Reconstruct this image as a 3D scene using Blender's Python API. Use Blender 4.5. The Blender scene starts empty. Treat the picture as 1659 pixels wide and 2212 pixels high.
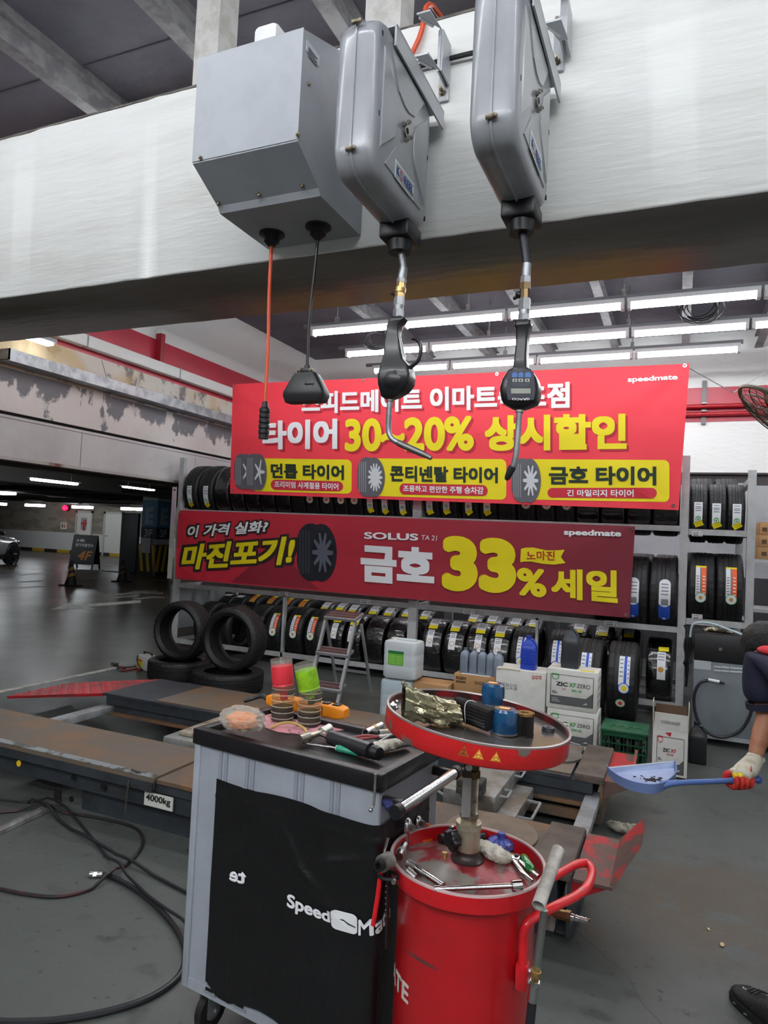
import bpy, bmesh, math, random
from mathutils import Vector, Matrix, noise
random.seed(11)
S = bpy.context.scene
COL = S.collection
V = Vector
R = math.radians
PI = math.pi
sin, cos = math.sin, math.cos

# ---------------------------------------------------------------- camera
W, H, F, CH = 1659, 2212, 1470.0, 1.56
_y, _p, _r = R(23.53), R(2.165), R(2.724)
FW = V((-sin(_y) * cos(_p), cos(_y) * cos(_p), sin(_p)))
_r0 = V((cos(_y), sin(_y), 0.0))
_u0 = _r0.cross(FW)
RT = _r0 * cos(_r) + _u0 * sin(_r)
UP = _u0 * cos(_r) - _r0 * sin(_r)
CAM = V((0, 0, CH))
cam = bpy.data.cameras.new('camera')
cam.sensor_fit = 'HORIZONTAL'
cam.sensor_width = 36.0
cam.lens = 36.0 * F / W
cam.clip_start = 0.05
cam.clip_end = 200
co = bpy.data.objects.new('camera', cam)
co.matrix_world = Matrix(((RT.x, UP.x, -FW.x, 0), (RT.y, UP.y, -FW.y, 0), (RT.z, UP.z, -FW.z, CH), (0, 0, 0, 1)))
COL.objects.link(co)
S.camera = co

# ---------------------------------------------------------------- view, world
S.view_settings.view_transform = 'Standard'
S.view_settings.look = 'None'
S.view_settings.gamma = 1
S.view_settings.exposure = 0.0
S.view_settings.use_curve_mapping = False
wd = bpy.data.worlds.new('world')
S.world = wd
wd.use_nodes = True
wd.node_tree.nodes['Background'].inputs[0].default_value = (0.93, 0.96, 1.0, 1)
wd.node_tree.nodes['Background'].inputs[1].default_value = 0.10
TUBE = 25.0            # glow of the tubes over the rack
TUBE_MID = 36.0        # rows between beam and rack
TUBE_FRONT = 26.0      # the rows above the place where the photographer stands
TUBE_BEHIND = 85.0
TUBE_GARAGE = 40.0


# measuring: the world point seen at pixel (x, y) of the photograph, on a known real plane
def ray(x, y):
    return FW + RT * ((x - W / 2) / F) - UP * ((y - H / 2) / F)


def pY(x, y, Y):
    d = ray(x, y)
    return CAM + d * (Y / d.y)


def pZ(x, y, z=0.0):
    d = ray(x, y)
    return CAM + d * ((z - CH) / d.z)


def pX(x, y, X):
    d = ray(x, y)
    return CAM + d * (X / d.x)


# ---------------------------------------------------------------- materials
def lin(c):
    out = []
    for v in c[:3]:
        v = v / 255.0
        out.append(v / 12.92 if v <= 0.04045 else ((v + 0.055) / 1.055) ** 2.4)
    return (*out, 1.0)


MATS = {}


def mat(name, c, r=0.5, m=0.0, c2=None, ns=6.0, lo=0.45, hi=0.6, bump=0.0, bs=80.0, coat=0.0, trans=0.0, ior=1.45, alpha=1.0,
        emit=0.0, stretch=None, detail=6.0, r2=None, spec=0.5):
    if name in MATS:
        return MATS[name]
    M = bpy.data.materials.new(name)
    MATS[name] = M
    M.use_nodes = True
    nt = M.node_tree
    b = nt.nodes['Principled BSDF']
    b.inputs['Base Color'].default_value = lin(c)
    b.inputs['Roughness'].default_value = r
    b.inputs['Metallic'].default_value = m
    b.inputs['IOR'].default_value = ior
    b.inputs['Specular IOR Level'].default_value = spec
    b.inputs['Coat Weight'].default_value = coat
    b.inputs['Coat Roughness'].default_value = 0.12
    b.inputs['Transmission Weight'].default_value = trans
    b.inputs['Alpha'].default_value = alpha
    if emit:
        b.inputs['Emission Color'].default_value = lin(c)
        b.inputs['Emission Strength'].default_value = emit
    if c2 is not None or bump:
        tc = nt.nodes.new('ShaderNodeTexCoord')
        mp = nt.nodes.new('ShaderNodeMapping')
        if stretch:
            mp.inputs['Scale'].default_value = stretch
        nt.links.new(tc.outputs['Object'], mp.inputs[0])
    if c2 is not None:
        n = nt.nodes.new('ShaderNodeTexNoise')
        n.inputs['Scale'].default_value = ns
        n.inputs['Detail'].default_value = detail
        n.inputs['Roughness'].default_value = 0.62
        nt.links.new(mp.outputs[0], n.inputs['Vector'])
        mr = nt.nodes.new('ShaderNodeMapRange')
        mr.inputs[1].default_value = lo
        mr.inputs[2].default_value = hi
        nt.links.new(n.outputs[0], mr.inputs[0])
        mx = nt.nodes.new('ShaderNodeMix')
        mx.data_type = 'RGBA'
        mx.inputs[6].default_value = lin(c)
        mx.inputs[7].default_value = lin(c2)
        nt.links.new(mr.outputs[0], mx.inputs[0])
        nt.links.new(mx.outputs[2], b.inputs['Base Color'])
        if r2 is not None:
            m2 = nt.nodes.new('ShaderNodeMapRange')
            m2.inputs[3].default_value = r
            m2.inputs[4].default_value = r2
            nt.links.new(mr.outputs[0], m2.inputs[0])
            nt.links.new(m2.outputs[0], b.inputs['Roughness'])
    if bump:
        n2 = nt.nodes.new('ShaderNodeTexNoise')
        n2.inputs['Scale'].default_value = bs
        n2.inputs['Detail'].default_value = 4
        nt.links.new(mp.outputs[0], n2.inputs['Vector'])
        bp = nt.nodes.new('ShaderNodeBump')
        bp.inputs['Strength'].default_value = bump
        bp.inputs['Distance'].default_value = 0.02
        nt.links.new(n2.outputs[0], bp.inputs['Height'])
        nt.links.new(bp.outputs[0], b.inputs['Normal'])
    return M


WHITE = mat('white_paint', (226, 228, 226), 0.42, bump=0.25, bs=25, stretch=(0.35, 1, 1))
BEAMW = mat('beam_paint', (226, 228, 226), 0.5, c2=(214, 214, 210), ns=2.5, lo=0.45, hi=0.62, bump=0.14, bs=26, stretch=(0.22, 1, 1.6), spec=0.12)
DARKC = mat('ceiling_paint', (84, 84, 92), 0.8, c2=(74, 74, 82), ns=1.5, bump=0.3, bs=20)
REDB = mat('red_band', (182, 40, 62), 0.3, c2=(170, 44, 64), ns=3)
BLK = mat('black_plastic', (24, 24, 27), 0.38)
BLKM = mat('black_metal', (20, 21, 24), 0.35, spec=0.6)
RUB = mat('rubber', (21, 21, 23), 0.62, bump=0.15, bs=120)
CHROME = mat('chrome', (205, 205, 205), 0.16, 1.0)
STEEL = mat('steel', (168, 168, 165), 0.36, 0.75, c2=(124, 123, 118), ns=18)
BOLT = mat('bolt_zinc', (146, 136, 116), 0.35, 0.6, c2=(96, 88, 76), ns=30)
BRASS = mat('brass', (188, 158, 104), 0.3, 0.8, c2=(134, 112, 78), ns=30)
GALV = mat('galvanised', (160, 163, 166), 0.45, 0.85, c2=(128, 131, 134), ns=8)
GREYP = mat('grey_paint', (148, 151, 156), 0.34, 0.0, c2=(141, 144, 149), ns=5)
RACKP = mat('rack_paint', (178, 179, 180), 0.45, c2=(164, 165, 165), ns=9)
PAPER = mat('paper_white', (226, 228, 232), 0.6)
INKG = mat('ink_grey', (120, 124, 130), 0.6)
YEL = mat('yellow_print', (232, 214, 20), 0.55)
ORA = mat('orange_print', (232, 92, 36), 0.55)
BLUEP = mat('blue_print', (40, 84, 190), 0.5)
REDP = mat('red_print', (206, 44, 58), 0.55)
INKB = mat('ink_black', (26, 30, 30), 0.6)
GREENP = mat('green_print', (72, 160, 80), 0.55)
INKW = mat('ink_white', (236, 238, 240), 0.5)


# ---------------------------------------------------------------- mesh builder
def frame(d):
    d = V(d).normalized()
    a = V((0, 0, 1)) if abs(d.z) < 0.9 else V((1, 0, 0))
    x = a.cross(d).normalized()
    return x, d.cross(x), d


def catmull(pts, n=6, closed=False):
    P = [V(p) for p in pts]
    out = []
    N = len(P)
    segs = N if closed else N - 1
    for i in range(segs):
        if closed:
            a, b, c, d = P[(i - 1) % N], P[i], P[(i + 1) % N], P[(i + 2) % N]
        else:
            a, b, c, d = P[max(i - 1, 0)], P[i], P[i + 1], P[min(i + 2, N - 1)]
        for k in range(n):
            t = k / n
            out.append(0.5 * ((2 * b) + (c - a) * t + (2 * a - 5 * b + 4 * c - d) * t * t + (3 * b - 3 * c + d - a) * t ** 3))
    if not closed:
        out.append(P[-1])
    return out


class MB:
    def __init__(s):
        s.v, s.f, s.mi, s.k, s.M = [], [], [], 0, None

    def m(s, k):
        s.k = k
        return s

    def at(s, M=None):
        s.M = M
        return s

    def add(s, vs, fs):
        o = len(s.v)
        if s.M is not None:
            vs = [s.M @ V(p) for p in vs]
        s.v += [tuple(p) for p in vs]
        s.f += [tuple(i + o for i in f) for f in fs]
        s.mi += [s.k] * len(fs)
        return s

    def hexa(s, p):   # 8 corners: bottom loop then top loop
        return s.add(p, [(3, 2, 1, 0), (4, 5, 6, 7), (0, 1, 5, 4), (1, 2, 6, 5), (2, 3, 7, 6), (3, 0, 4, 7)])

    def box(s, x0, x1, y0, y1, z0, z1):
        x0, x1 = min(x0, x1), max(x0, x1)
        y0, y1 = min(y0, y1), max(y0, y1)
        z0, z1 = min(z0, z1), max(z0, z1)
        return s.hexa([(x0, y0, z0), (x1, y0, z0), (x1, y1, z0), (x0, y1, z0), (x0, y0, z1), (x1, y0, z1), (x1, y1, z1), (x0, y1, z1)])

    def rbox(s, x0, x1, y0, y1, z0, z1, b=0.01, seg=2):
        bm = bmesh.new()
        bmesh.ops.create_cube(bm, size=1.0)
        sx, sy, sz = abs(x1 - x0), abs(y1 - y0), abs(z1 - z0)
        for q in bm.verts:
            q.co = V(((x0 + x1) / 2 + q.co.x * sx, (y0 + y1) / 2 + q.co.y * sy, (z0 + z1) / 2 + q.co.z * sz))
        b = min(b, 0.49 * min(sx, sy, sz))
        bmesh.ops.bevel(bm, geom=bm.edges[:], offset=b, segments=seg, affect='EDGES', profile=0.5)
        return s.bm(bm)

    def bm(s, bm):
        bm.verts.index_update()
        s.add([q.co.copy() for q in bm.verts], [[q.index for q in f.verts] for f in bm.faces])
        bm.free()
        return s

    def rings(s, rs, cap=True, closed=False):
        n = len(rs[0])
        vs = [p for r in rs for p in r]
        fs = []
        for i in range(len(rs) - 1 + (1 if closed else 0)):
            a, b = i * n, ((i + 1) % len(rs)) * n
            for j in range(n):
                k = (j + 1) % n
                fs.append((a + j, a + k, b + k, b + j))
        if cap and not closed:
            fs.append(tuple(range(n - 1, -1, -1)))
            fs.append(tuple((len(rs) - 1) * n + j for j in range(n)))
        return s.add(vs, fs)

    def cyl(s, p0, p1, r0, r1=None, n=16, cap=True):
        r1 = r0 if r1 is None else r1
        p0, p1 = V(p0), V(p1)
        x, y, d = frame(p1 - p0)
        ring = lambda p, r: [p + x * (r * cos(2 * PI * j / n)) + y * (r * sin(2 * PI * j / n)) for j in range(n)]
        return s.rings([ring(p0, r0), ring(p1, r1)], cap)

    def pipe(s, p0, p1, r, ri, n=20):
        p0, p1 = V(p0), V(p1)
        x, y, d = frame(p1 - p0)
        ring = lambda p, q: [p + x * (q * cos(2 * PI * j / n)) + y * (q * sin(2 * PI * j / n)) for j in range(n)]
        return s.rings([ring(p0, ri), ring(p0, r), ring(p1, r), ring(p1, ri)], closed=True)

    def tube(s, pts, r, n=8, cap=True, closed=False, sub=0, flat=1.0):
        P = catmull(pts, sub, closed) if sub else [V(p) for p in pts]
        N = len(P)
        if not isinstance(r, (list, tuple)):
            rr = [r] * N
        else:
            rr = [r[0] + 0.0] * N
            for i in range(N):
                t = i / max(N - 1, 1) * (len(r) - 1)
                a = int(min(t, len(r) - 2))
                rr[i] = r[a] + (r[a + 1] - r[a]) * (t - a)
        tang = []
        for i in range(N):
            a = P[(i - 1) % N] if (closed or i > 0) else P[i]
            b = P[(i + 1) % N] if (closed or i < N - 1) else P[i]
            tang.append((b - a).normalized())
        x, y, d = frame(tang[0])
        out = []
        for i in range(N):
            t = tang[i]
            x = (x - t * x.dot(t))
            x = x.normalized() if x.length > 1e-6 else frame(t)[0]
            y = t.cross(x)
            out.append([P[i] + x * (rr[i] * cos(2 * PI * j / n)) + y * (rr[i] * flat * sin(2 * PI * j / n)) for j in range(n)])
        return s.rings(out, cap, closed)

    def lathe(s, prof, n=32, o=(0, 0, 0), axis='Z', closed=False, cap=True):
        o = V(o)
        rs = []
        for r, z in prof:
            ring = []
            for j in range(n):
                a = 2 * PI * j / n
                c, q = r * cos(a), r * sin(a)
                ring.append(o + (V((c, q, z)) if axis == 'Z' else V((z, c, q)) if axis == 'X' else V((q, z, c))))
            rs.append(ring)
        return s.rings(rs, cap, closed)

    def prism(s, poly, a, b, plane='XY'):
        def g(p, h):
            return (p[0], p[1], h) if plane == 'XY' else (p[0], h, p[1]) if plane == 'XZ' else (h, p[0], p[1])
        n = len(poly)
        vs = [g(p, a) for p in poly] + [g(p, b) for p in poly]
        fs = [tuple(range(n - 1, -1, -1)), tuple(range(n, 2 * n))]
        fs += [(j, (j + 1) % n, n + (j + 1) % n, n + j) for j in range(n)]
        return s.add(vs, fs)

    def poly(s, pts):
        return s.add(pts, [tuple(range(len(pts)))])

    def ball(s, c, r, n=14, m=9, sc=(1, 1, 1)):
        c = V(c)
        rs = []
        for i in range(m + 1):
            t = PI * i / m
            q = max(sin(t), 1e-3)
            rs.append([c + V((r * sc[0] * q * cos(2 * PI * j / n), r * sc[1] * q * sin(2 * PI * j / n), -r * sc[2] * cos(t))) for j in range(n)])
        return s.rings(rs)

    def blob(s, c, rad, seed=0, amp=0.25, fr=2.0, sub=3, ridge=False):
        bm = bmesh.new()
        bmesh.ops.create_icosphere(bm, subdivisions=sub, radius=1.0)
        for q in bm.verts:
            nn = q.co.normalized()
            k = noise.noise(nn * fr + V((seed * 7.3, seed * 1.7, 0)))
            k2 = noise.noise(nn * fr * 2.7 + V((seed * 3.1, 9, 0)))
            if ridge:
                k, k2 = abs(k) * 2 - 0.6, abs(k2) * 2 - 0.6
            q.co = nn * (1 + amp * k + amp * 0.5 * k2)
            q.co = V((q.co.x * rad[0], q.co.y * rad[1], q.co.z * rad[2])) + V(c)
        return s.bm(bm)


def thing(name, label, cat, loc=(0, 0, 0), rz=0.0, group=None, kind=None):
    o = bpy.data.objects.new(name, None)
    COL.objects.link(o)
    o.empty_display_size = 0.1
    o.location = loc
    o.rotation_euler = (0, 0, rz)
    return tag(o, label, cat, group, kind)


def tag(o, label=None, cat=None, group=None, kind=None):
    if label:
        o['label'] = label
    if cat:
        o['category'] = cat
    if group:
        o['group'] = group
    if kind:
        o['kind'] = kind
    return o


def root_of(o):
    while o.parent:
        o = o.parent
    return o


def mesh(name, mb, mats, ang=35, smooth=True):
    me = bpy.data.meshes.new(name)
    me.from_pydata(mb.v, [], mb.f)
    for M in (mats if isinstance(mats, (list, tuple)) else [mats]):
        me.materials.append(M)
    me.polygons.foreach_set('material_index', mb.mi)
    bm = bmesh.new()
    bm.from_mesh(me)
    bmesh.ops.recalc_face_normals(bm, faces=bm.faces[:])
    bm.to_mesh(me)
    bm.free()
    if smooth:
        me.polygons.foreach_set('use_smooth', [True] * len(me.polygons))
        me.set_sharp_from_angle(angle=R(ang))
    me.update()
    return me


def part(T, name, mb, mats, ang=35, smooth=True, world=True, label=None):
    """one mesh object; T is its thing (or part), mb is in world coordinates unless world=False"""
    if T is not None and world:
        r = root_of(T)
        Mi = (Matrix.Translation(r.location) @ r.rotation_euler.to_matrix().to_4x4()).inverted()
        mb.v = [tuple(Mi @ V(p)) for p in mb.v]
    o = bpy.data.objects.new(name, mesh(name, mb, mats, ang, smooth))
    COL.objects.link(o)
    if T is not None:
        o.parent = T
    if label:
        o['label'] = label
    return o


def solo(name, mb, mats, label, cat, loc=None, group=None, kind=None, ang=35, smooth=True):
    """a thing that is one mesh, its origin at loc"""
    if loc is not None:
        mb.v = [tuple(V(p) - V(loc)) for p in mb.v]
    o = part(None, name, mb, mats, ang, smooth)
    if loc is not None:
        o.location = loc
    return tag(o, label, cat, group, kind)


def struct(name, mb, mats, label=None, ang=35, smooth=True):
    o = part(None, name, mb, mats, ang, smooth)
    return tag(o, label, None, None, 'structure')


# ---------------------------------------------------------------- lettering
_T = {}


def glyphs(body, bold=0.02, shear=0.0, space=1.0):
    """outline of a text as (points, faces), scaled to a 1 x 1 box"""
    key = (body, bold, shear, space)
    if key in _T:
        return _T[key]
    cu = bpy.data.curves.new('t', 'FONT')
    cu.body = body
    cu.size = 1
    cu.offset = bold
    cu.shear = shear
    cu.space_character = space
    cu.resolution_u = 5
    o = bpy.data.objects.new('t', cu)
    COL.objects.link(o)
    dg = bpy.context.evaluated_depsgraph_get()
    me = bpy.data.meshes.new_from_object(o.evaluated_get(dg))
    P = [q.co.copy() for q in me.vertices]
    Fc = [tuple(f.vertices) for f in me.polygons]
    COL.objects.unlink(o)
    bpy.data.objects.remove(o)
    bpy.data.curves.remove(cu)
    bpy.data.meshes.remove(me)
    x0, x1 = min(p.x for p in P), max(p.x for p in P)
    y0, y1 = min(p.y for p in P), max(p.y for p in P)
    P = [((p.x - x0) / (x1 - x0), (p.y - y0) / (y1 - y0)) for p in P]
    _T[key] = (P, Fc, x1 - x0, y1 - y0)
    return _T[key]


def write(mb, body, fn, bold=0.02, shear=0.0, space=1.0):
    """letters mapped through fn(u, v) -> point, u and v in 0..1 over the text's own box; heavy weights are struck several times"""
    P, Fc, w, h = glyphs(body, 0.0, shear, space)
    d = bold if bold >= 0.008 else 0.0
    n = 14 if d > 0.028 else 8
    sq = any(ord(c) > 0x1100 for c in body)      # square pen for Hangul, round pen for Latin
    pen = lambda a: 1 / max(abs(cos(a)), abs(sin(a))) * 0.92 if sq else 1
    n = 16 if sq and d > 0.02 else n
    hits = ([(d * pen(2 * PI * j / n) * cos(2 * PI * j / n), d * pen(2 * PI * j / n) * sin(2 * PI * j / n)) for j in range(n)] if d else []) + [(0, 0)]
    e = 0.01
    c_ = V(fn(0.5, 0.5))
    nn = (V(fn(0.5 + e, 0.5)) - c_).cross(V(fn(0.5, 0.5 + e)) - c_)
    nn = nn.normalized() * 0.00008 if nn.length > 0 else nn
    for i, (dx, dy) in enumerate(hits):
        a, b_ = dx / w, dy / h
        k, l = 1 - 2 * d / w, 1 - 2 * d / h
        mb.add([V(fn(d / w + a + u * k, d / h + b_ + v * l)) + nn * i for u, v in P], Fc)
    return mb


def plane_fn(o, ux, uy):
    o, ux, uy = V(o), V(ux), V(uy)
    return lambda u, v: o + ux * u + uy * v


def rrect(x0, x1, y0, y1, r, n=5):
    r = min(r, (x1 - x0) / 2, (y1 - y0) / 2)
    out = []
    for cx, cy, a in ((x1 - r, y0 + r, -90), (x1 - r, y1 - r, 0), (x0 + r, y1 - r, 90), (x0 + r, y0 + r, 180)):
        for k in range(n + 1):
            t = R(a + 90 * k / n)
            out.append((cx + r * cos(t), cy + r * sin(t)))
    return out


ORD = ['first', 'second', 'third', 'fourth', 'fifth', 'sixth', 'seventh', 'eighth', 'ninth', 'tenth', 'eleventh', 'twelfth',
       'thirteenth', 'fourteenth', 'fifteenth', 'sixteenth', 'seventeenth', 'eighteenth', 'nineteenth', 'twentieth']

# ================================================================ SETTING
def floor_mat(name, c, c2, r, patch=None, cracks=True):
    M = mat(name, c, r, c2=c2, ns=1.1, lo=0.38, hi=0.66, bump=0.06, bs=30, r2=r + (0.16 if r > 0.3 else 0.05))
    nt = M.node_tree
    b = nt.nodes['Principled BSDF']
    tc = next(n for n in nt.nodes if n.type == 'TEX_COORD')
    old = b.inputs['Base Color'].links[0].from_socket

    def layer(src, scale, lo, hi, col, loc=(0, 0, 0), gate=None, detail=5):
        n = nt.nodes.new('ShaderNodeTexNoise')
        n.inputs['Scale'].default_value = scale
        n.inputs['Detail'].default_value = detail
        mp = nt.nodes.new('ShaderNodeMapping')
        mp.inputs['Location'].default_value = loc
        nt.links.new(tc.outputs['Object'], mp.inputs[0])
        nt.links.new(mp.outputs[0], n.inputs['Vector'])
        mr = nt.nodes.new('ShaderNodeMapRange')
        mr.inputs[1].default_value = lo
        mr.inputs[2].default_value = hi
        nt.links.new(n.outputs[0], mr.inputs[0])
        fac = mr.outputs[0]
        if gate:
            d = nt.nodes.new('ShaderNodeVectorMath')
            d.operation = 'DISTANCE'
            d.inputs[1].default_value = (gate[0], gate[1], 0)
            nt.links.new(tc.outputs['Object'], d.inputs[0])
            g = nt.nodes.new('ShaderNodeMapRange')
            g.inputs[1].default_value = gate[2]
            g.inputs[2].default_value = gate[2] * 0.55
            nt.links.new(d.outputs['Value'], g.inputs[0])
            mu = nt.nodes.new('ShaderNodeMath')
            mu.operation = 'MULTIPLY'
            nt.links.new(fac, mu.inputs[0])
            nt.links.new(g.outputs[0], mu.inputs[1])
            fac = mu.outputs[0]
        mx = nt.nodes.new('ShaderNodeMix')
        mx.data_type = 'RGBA'
        mx.inputs[7].default_value = lin(col)
        nt.links.new(src, mx.inputs[6])
        nt.links.new(fac, mx.inputs[0])
        return mx.outputs[2]
    dk = [v * 0.78 for v in c]
    s = layer(old, 7.0, 0.60, 0.68, dk, (3, 1, 0))
    s = layer(s, 24.0, 0.67, 0.71, [v * 0.66 for v in c], (8, 2, 0), detail=2)
    if patch:
        for px, py, rad, col in patch:
            s = layer(s, 3.2, 0.40, 0.44, col, (px, 0, 0), (px, py, rad), 6)
    if cracks:
        vo = nt.nodes.new('ShaderNodeTexVoronoi')
        vo.feature = 'DISTANCE_TO_EDGE'
        vo.inputs['Scale'].default_value = 0.42
        nn = nt.nodes.new('ShaderNodeTexNoise')
        nn.inputs['Scale'].default_value = 2.0
        mxv = nt.nodes.new('ShaderNodeMix')
        mxv.data_type = 'VECTOR'
        mxv.inputs[0].default_value = 0.25
        nt.links.new(tc.outputs['Object'], nn.inputs['Vector'])
        nt.links.new(tc.outputs['Object'], mxv.inputs[4])
        nt.links.new(nn.outputs['Color'], mxv.inputs[5])
        nt.links.new(mxv.outputs[1], vo.inputs['Vector'])
        mr = nt.nodes.new('ShaderNodeMapRange')
        mr.inputs[1].default_value = 0.0
        mr.inputs[2].default_value = 0.0022
        mr.inputs[3].default_value = 0.55
        mr.inputs[4].default_value = 0.0
        nt.links.new(vo.outputs[0], mr.inputs[0])
        mx = nt.nodes.new('ShaderNodeMix')
        mx.data_type = 'RGBA'
        mx.inputs[7].default_value = lin([v * 0.45 for v in c])
        nt.links.new(s, mx.inputs[6])
        nt.links.new(mr.outputs[0], mx.inputs[0])
        s = mx.outputs[2]
    nt.links.new(s, b.inputs['Base Color'])
    return M


FLM = floor_mat('workshop_floor', (78, 82, 79), (70, 74, 70), 0.36, [(0.25, 3.45, 0.62, (76, 69, 58)), (-2.0, 3.6, 0.5, (66, 64, 58))])
FLG = floor_mat('garage_floor', (74, 66, 56), (64, 58, 50), 0.3)
struct('floor', MB().box(-5.62, 4, -6, 10.6, -0.1, 0), FLM)
FLG.node_tree.nodes['Principled BSDF'].inputs['Specular IOR Level'].default_value = 0.28
o = struct('floor', MB().box(-48, -5.62, -6, 32, -0.1, 0), FLG)
LINEM = mat('line_paint', (196, 196, 188), 0.5, c2=(150, 148, 140), ns=9)
LINEY = mat('line_yellow', (150, 134, 70), 0.5, c2=(110, 100, 64), ns=9)
LINEF = mat('line_faded', (140, 140, 134), 0.5, c2=(100, 98, 92), ns=6)
struct('trim_1', MB().box(-5.65, -5.57, -6, 5.75, 0.0005, 0.0025), LINEM)


def mark(name, polys, M, z=0.0016):
    mb = MB()
    for p in polys:
        mb.poly([tuple(pZ(x, y, z)) for x, y in p])
    return struct(name, mb, M, smooth=False)


mark('trim_2', [[(108, 1317), (152, 1301), (160, 1307), (304, 1296.5), (304, 1302), (192, 1311), (206, 1316)]], LINEM)
mark('trim_3', [[(210, 1288), (290, 1278), (352, 1280), (352, 1283), (296, 1282), (232, 1289)], [(236, 1291), (300, 1284), (304, 1287), (250, 1292.5)],
                [(280, 1276), (340, 1275.5), (340, 1278), (286, 1278.5)], [(288, 1293), (330, 1288), (356, 1290), (356, 1292), (330, 1291), (300, 1295)]], LINEF)
mark('trim_4', [[(0, 1242), (200, 1233), (200, 1234.5), (0, 1244)], [(0, 1251), (40, 1256), (250, 1244), (250, 1246), (42, 1258.5), (0, 1253.5)]], LINEF)
mark('trim_5', [[(0, 1271), (135, 1264), (135, 1265.4), (0, 1272.8)], [(175, 1263), (360, 1252), (360, 1253.2), (175, 1264.5)]], LINEY)

# ceiling with steel joists running away from the camera
struct('ceiling', MB().box(-6.9, 4, -6, 10.9, 4.7, 4.85), mat('ceiling_slab', (106, 106, 116), 0.85, c2=(94, 94, 104), ns=0.9, bump=0.4, bs=9))
JM = mat('joist_paint', (136, 136, 138), 0.6, c2=(112, 112, 116), ns=8)
grv = MB()
for k in range(15):
    grv.box(-6.9, 4, -5.5 + k * 1.1, -5.485 + k * 1.1, 4.692, 4.7)
struct('trim_6', grv, mat('joint_dark', (96, 96, 104), 0.9))
JX = []
for px, py in ((100, 165), (372, 62), (718, 33)):
    JX.append(pZ(px, py, 4.45).x)
d = JX[2] - JX[1]
for k, x in enumerate(JX + [JX[2] + d, JX[2] + 2 * d, JX[2] + 3 * d]):
    if x < 4:
        mb = MB().box(x - 0.05, x + 0.05, -6, 10.6, 4.44, 4.452).box(x - 0.05, x + 0.05, -6, 10.6, 4.6, 4.612).box(x - 0.006, x + 0.006, -6, 10.6, 4.45, 4.7)
        struct('ceiling_joist', mb, JM)

# the white concrete beam in front
BY0, BY1, BZ0, BZ1 = 2.15, 2.70, 2.593, 3.37
bm = bmesh.new()
n = 160
top, bot = [], []
mb = MB()
rs = []
for i in range(n + 1):
    x = -6.1 + 10.1 * i / n
    a = 0.007 * noise.noise(V((x * 9, 0, 0))) + 0.004 * noise.noise(V((x * 23, 3, 0)))
    b = 0.006 * noise.noise(V((x * 8, 7, 0))) + 0.004 * noise.noise(V((x * 25, 5, 0)))
    c = 0.006 * noise.noise(V((x * 7, 17, 0)))
    rs.append([(x, BY0, BZ0 + 0.006 + b), (x, BY0 + 0.006, BZ0 + b * 0.5), (x, BY1 - 0.006, BZ0 + c * 0.5), (x, BY1, BZ0 + 0.006 + c), (x, BY1, BZ1), (x, BY0 + 0.012, BZ1), (x, BY0, BZ1 - 0.008 + a)])
mb.rings(rs)
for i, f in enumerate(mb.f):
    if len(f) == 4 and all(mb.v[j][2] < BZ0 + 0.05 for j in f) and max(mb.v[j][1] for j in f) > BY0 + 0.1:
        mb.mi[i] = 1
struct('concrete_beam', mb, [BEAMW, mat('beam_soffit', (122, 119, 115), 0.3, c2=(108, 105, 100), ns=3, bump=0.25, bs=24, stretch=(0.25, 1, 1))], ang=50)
mb = MB()
rs = []
for i in range(n + 1):
    x = -6.1 + 10.1 * i / n
    a = 0.008 * noise.noise(V((x * 6, 40, 0)))
    rs.append([(x, BY0 + 0.001 + a * 0.2, BZ1 - 0.004), (x, BY1, BZ1 - 0.004), (x, BY1, BZ1 + 0.02 + a), (x, BY0 + 0.012 + a, BZ1 + 0.014 + a)])
struct('trim_7', mb.rings(rs), mat('mortar', (112, 108, 102), 0.9, c2=(84, 80, 76), ns=14, bump=0.6, bs=60))
POSTM = mat('post_paint', (206, 206, 202), 0.5, c2=(188, 186, 180), ns=12)
for px0, px1, yy in ((440, 490, 100), (805, 880, 8)):
    a, b = pY(px0, yy, 2.4).x, pY(px1, yy, 2.4).x
    mb = MB().box(a, b, 2.34, 2.352, 3.38, 4.7).box(a, a + 0.012, 2.352, 2.47, 3.38, 4.7).box(b - 0.012, b, 2.352, 2.47, 3.38, 4.7).box(a - 0.03, b + 0.03, 2.30, 2.5, 3.38, 3.392)
    struct('hanger_post', mb, POSTM)

# wall on the left: a deep painted beam over the opening to the car park
WX = -6.1
PEEL = mat('peeling_plaster', (216, 210, 200), 0.7, c2=(128, 124, 122), ns=3.2, lo=0.50, hi=0.56, bump=0.5, bs=14, stretch=(1, 1, 0.8))
nt = PEEL.node_tree
b = nt.nodes['Principled BSDF']
tc = next(q for q in nt.nodes if q.type == 'TEX_COORD')
src = b.inputs['Base Color'].links[0].from_socket
n1 = nt.nodes.new('ShaderNodeTexNoise')
n1.inputs['Scale'].default_value = 1.6
nt.links.new(tc.outputs['Object'], n1.inputs['Vector'])
mr = nt.nodes.new('ShaderNodeMapRange')
mr.inputs[1].default_value, mr.inputs[2].default_value = 0.5, 0.62
mr.inputs[4].default_value = 0.75
nt.links.new(n1.outputs[0], mr.inputs[0])
mx = nt.nodes.new('ShaderNodeMix')
mx.data_type = 'RGBA'
mx.inputs[7].default_value = lin((206, 178, 128))
nt.links.new(src, mx.inputs[6])
nt.links.new(mr.outputs[0], mx.inputs[0])
nt.links.new(mx.outputs[2], b.inputs['Base Color'])
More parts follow.
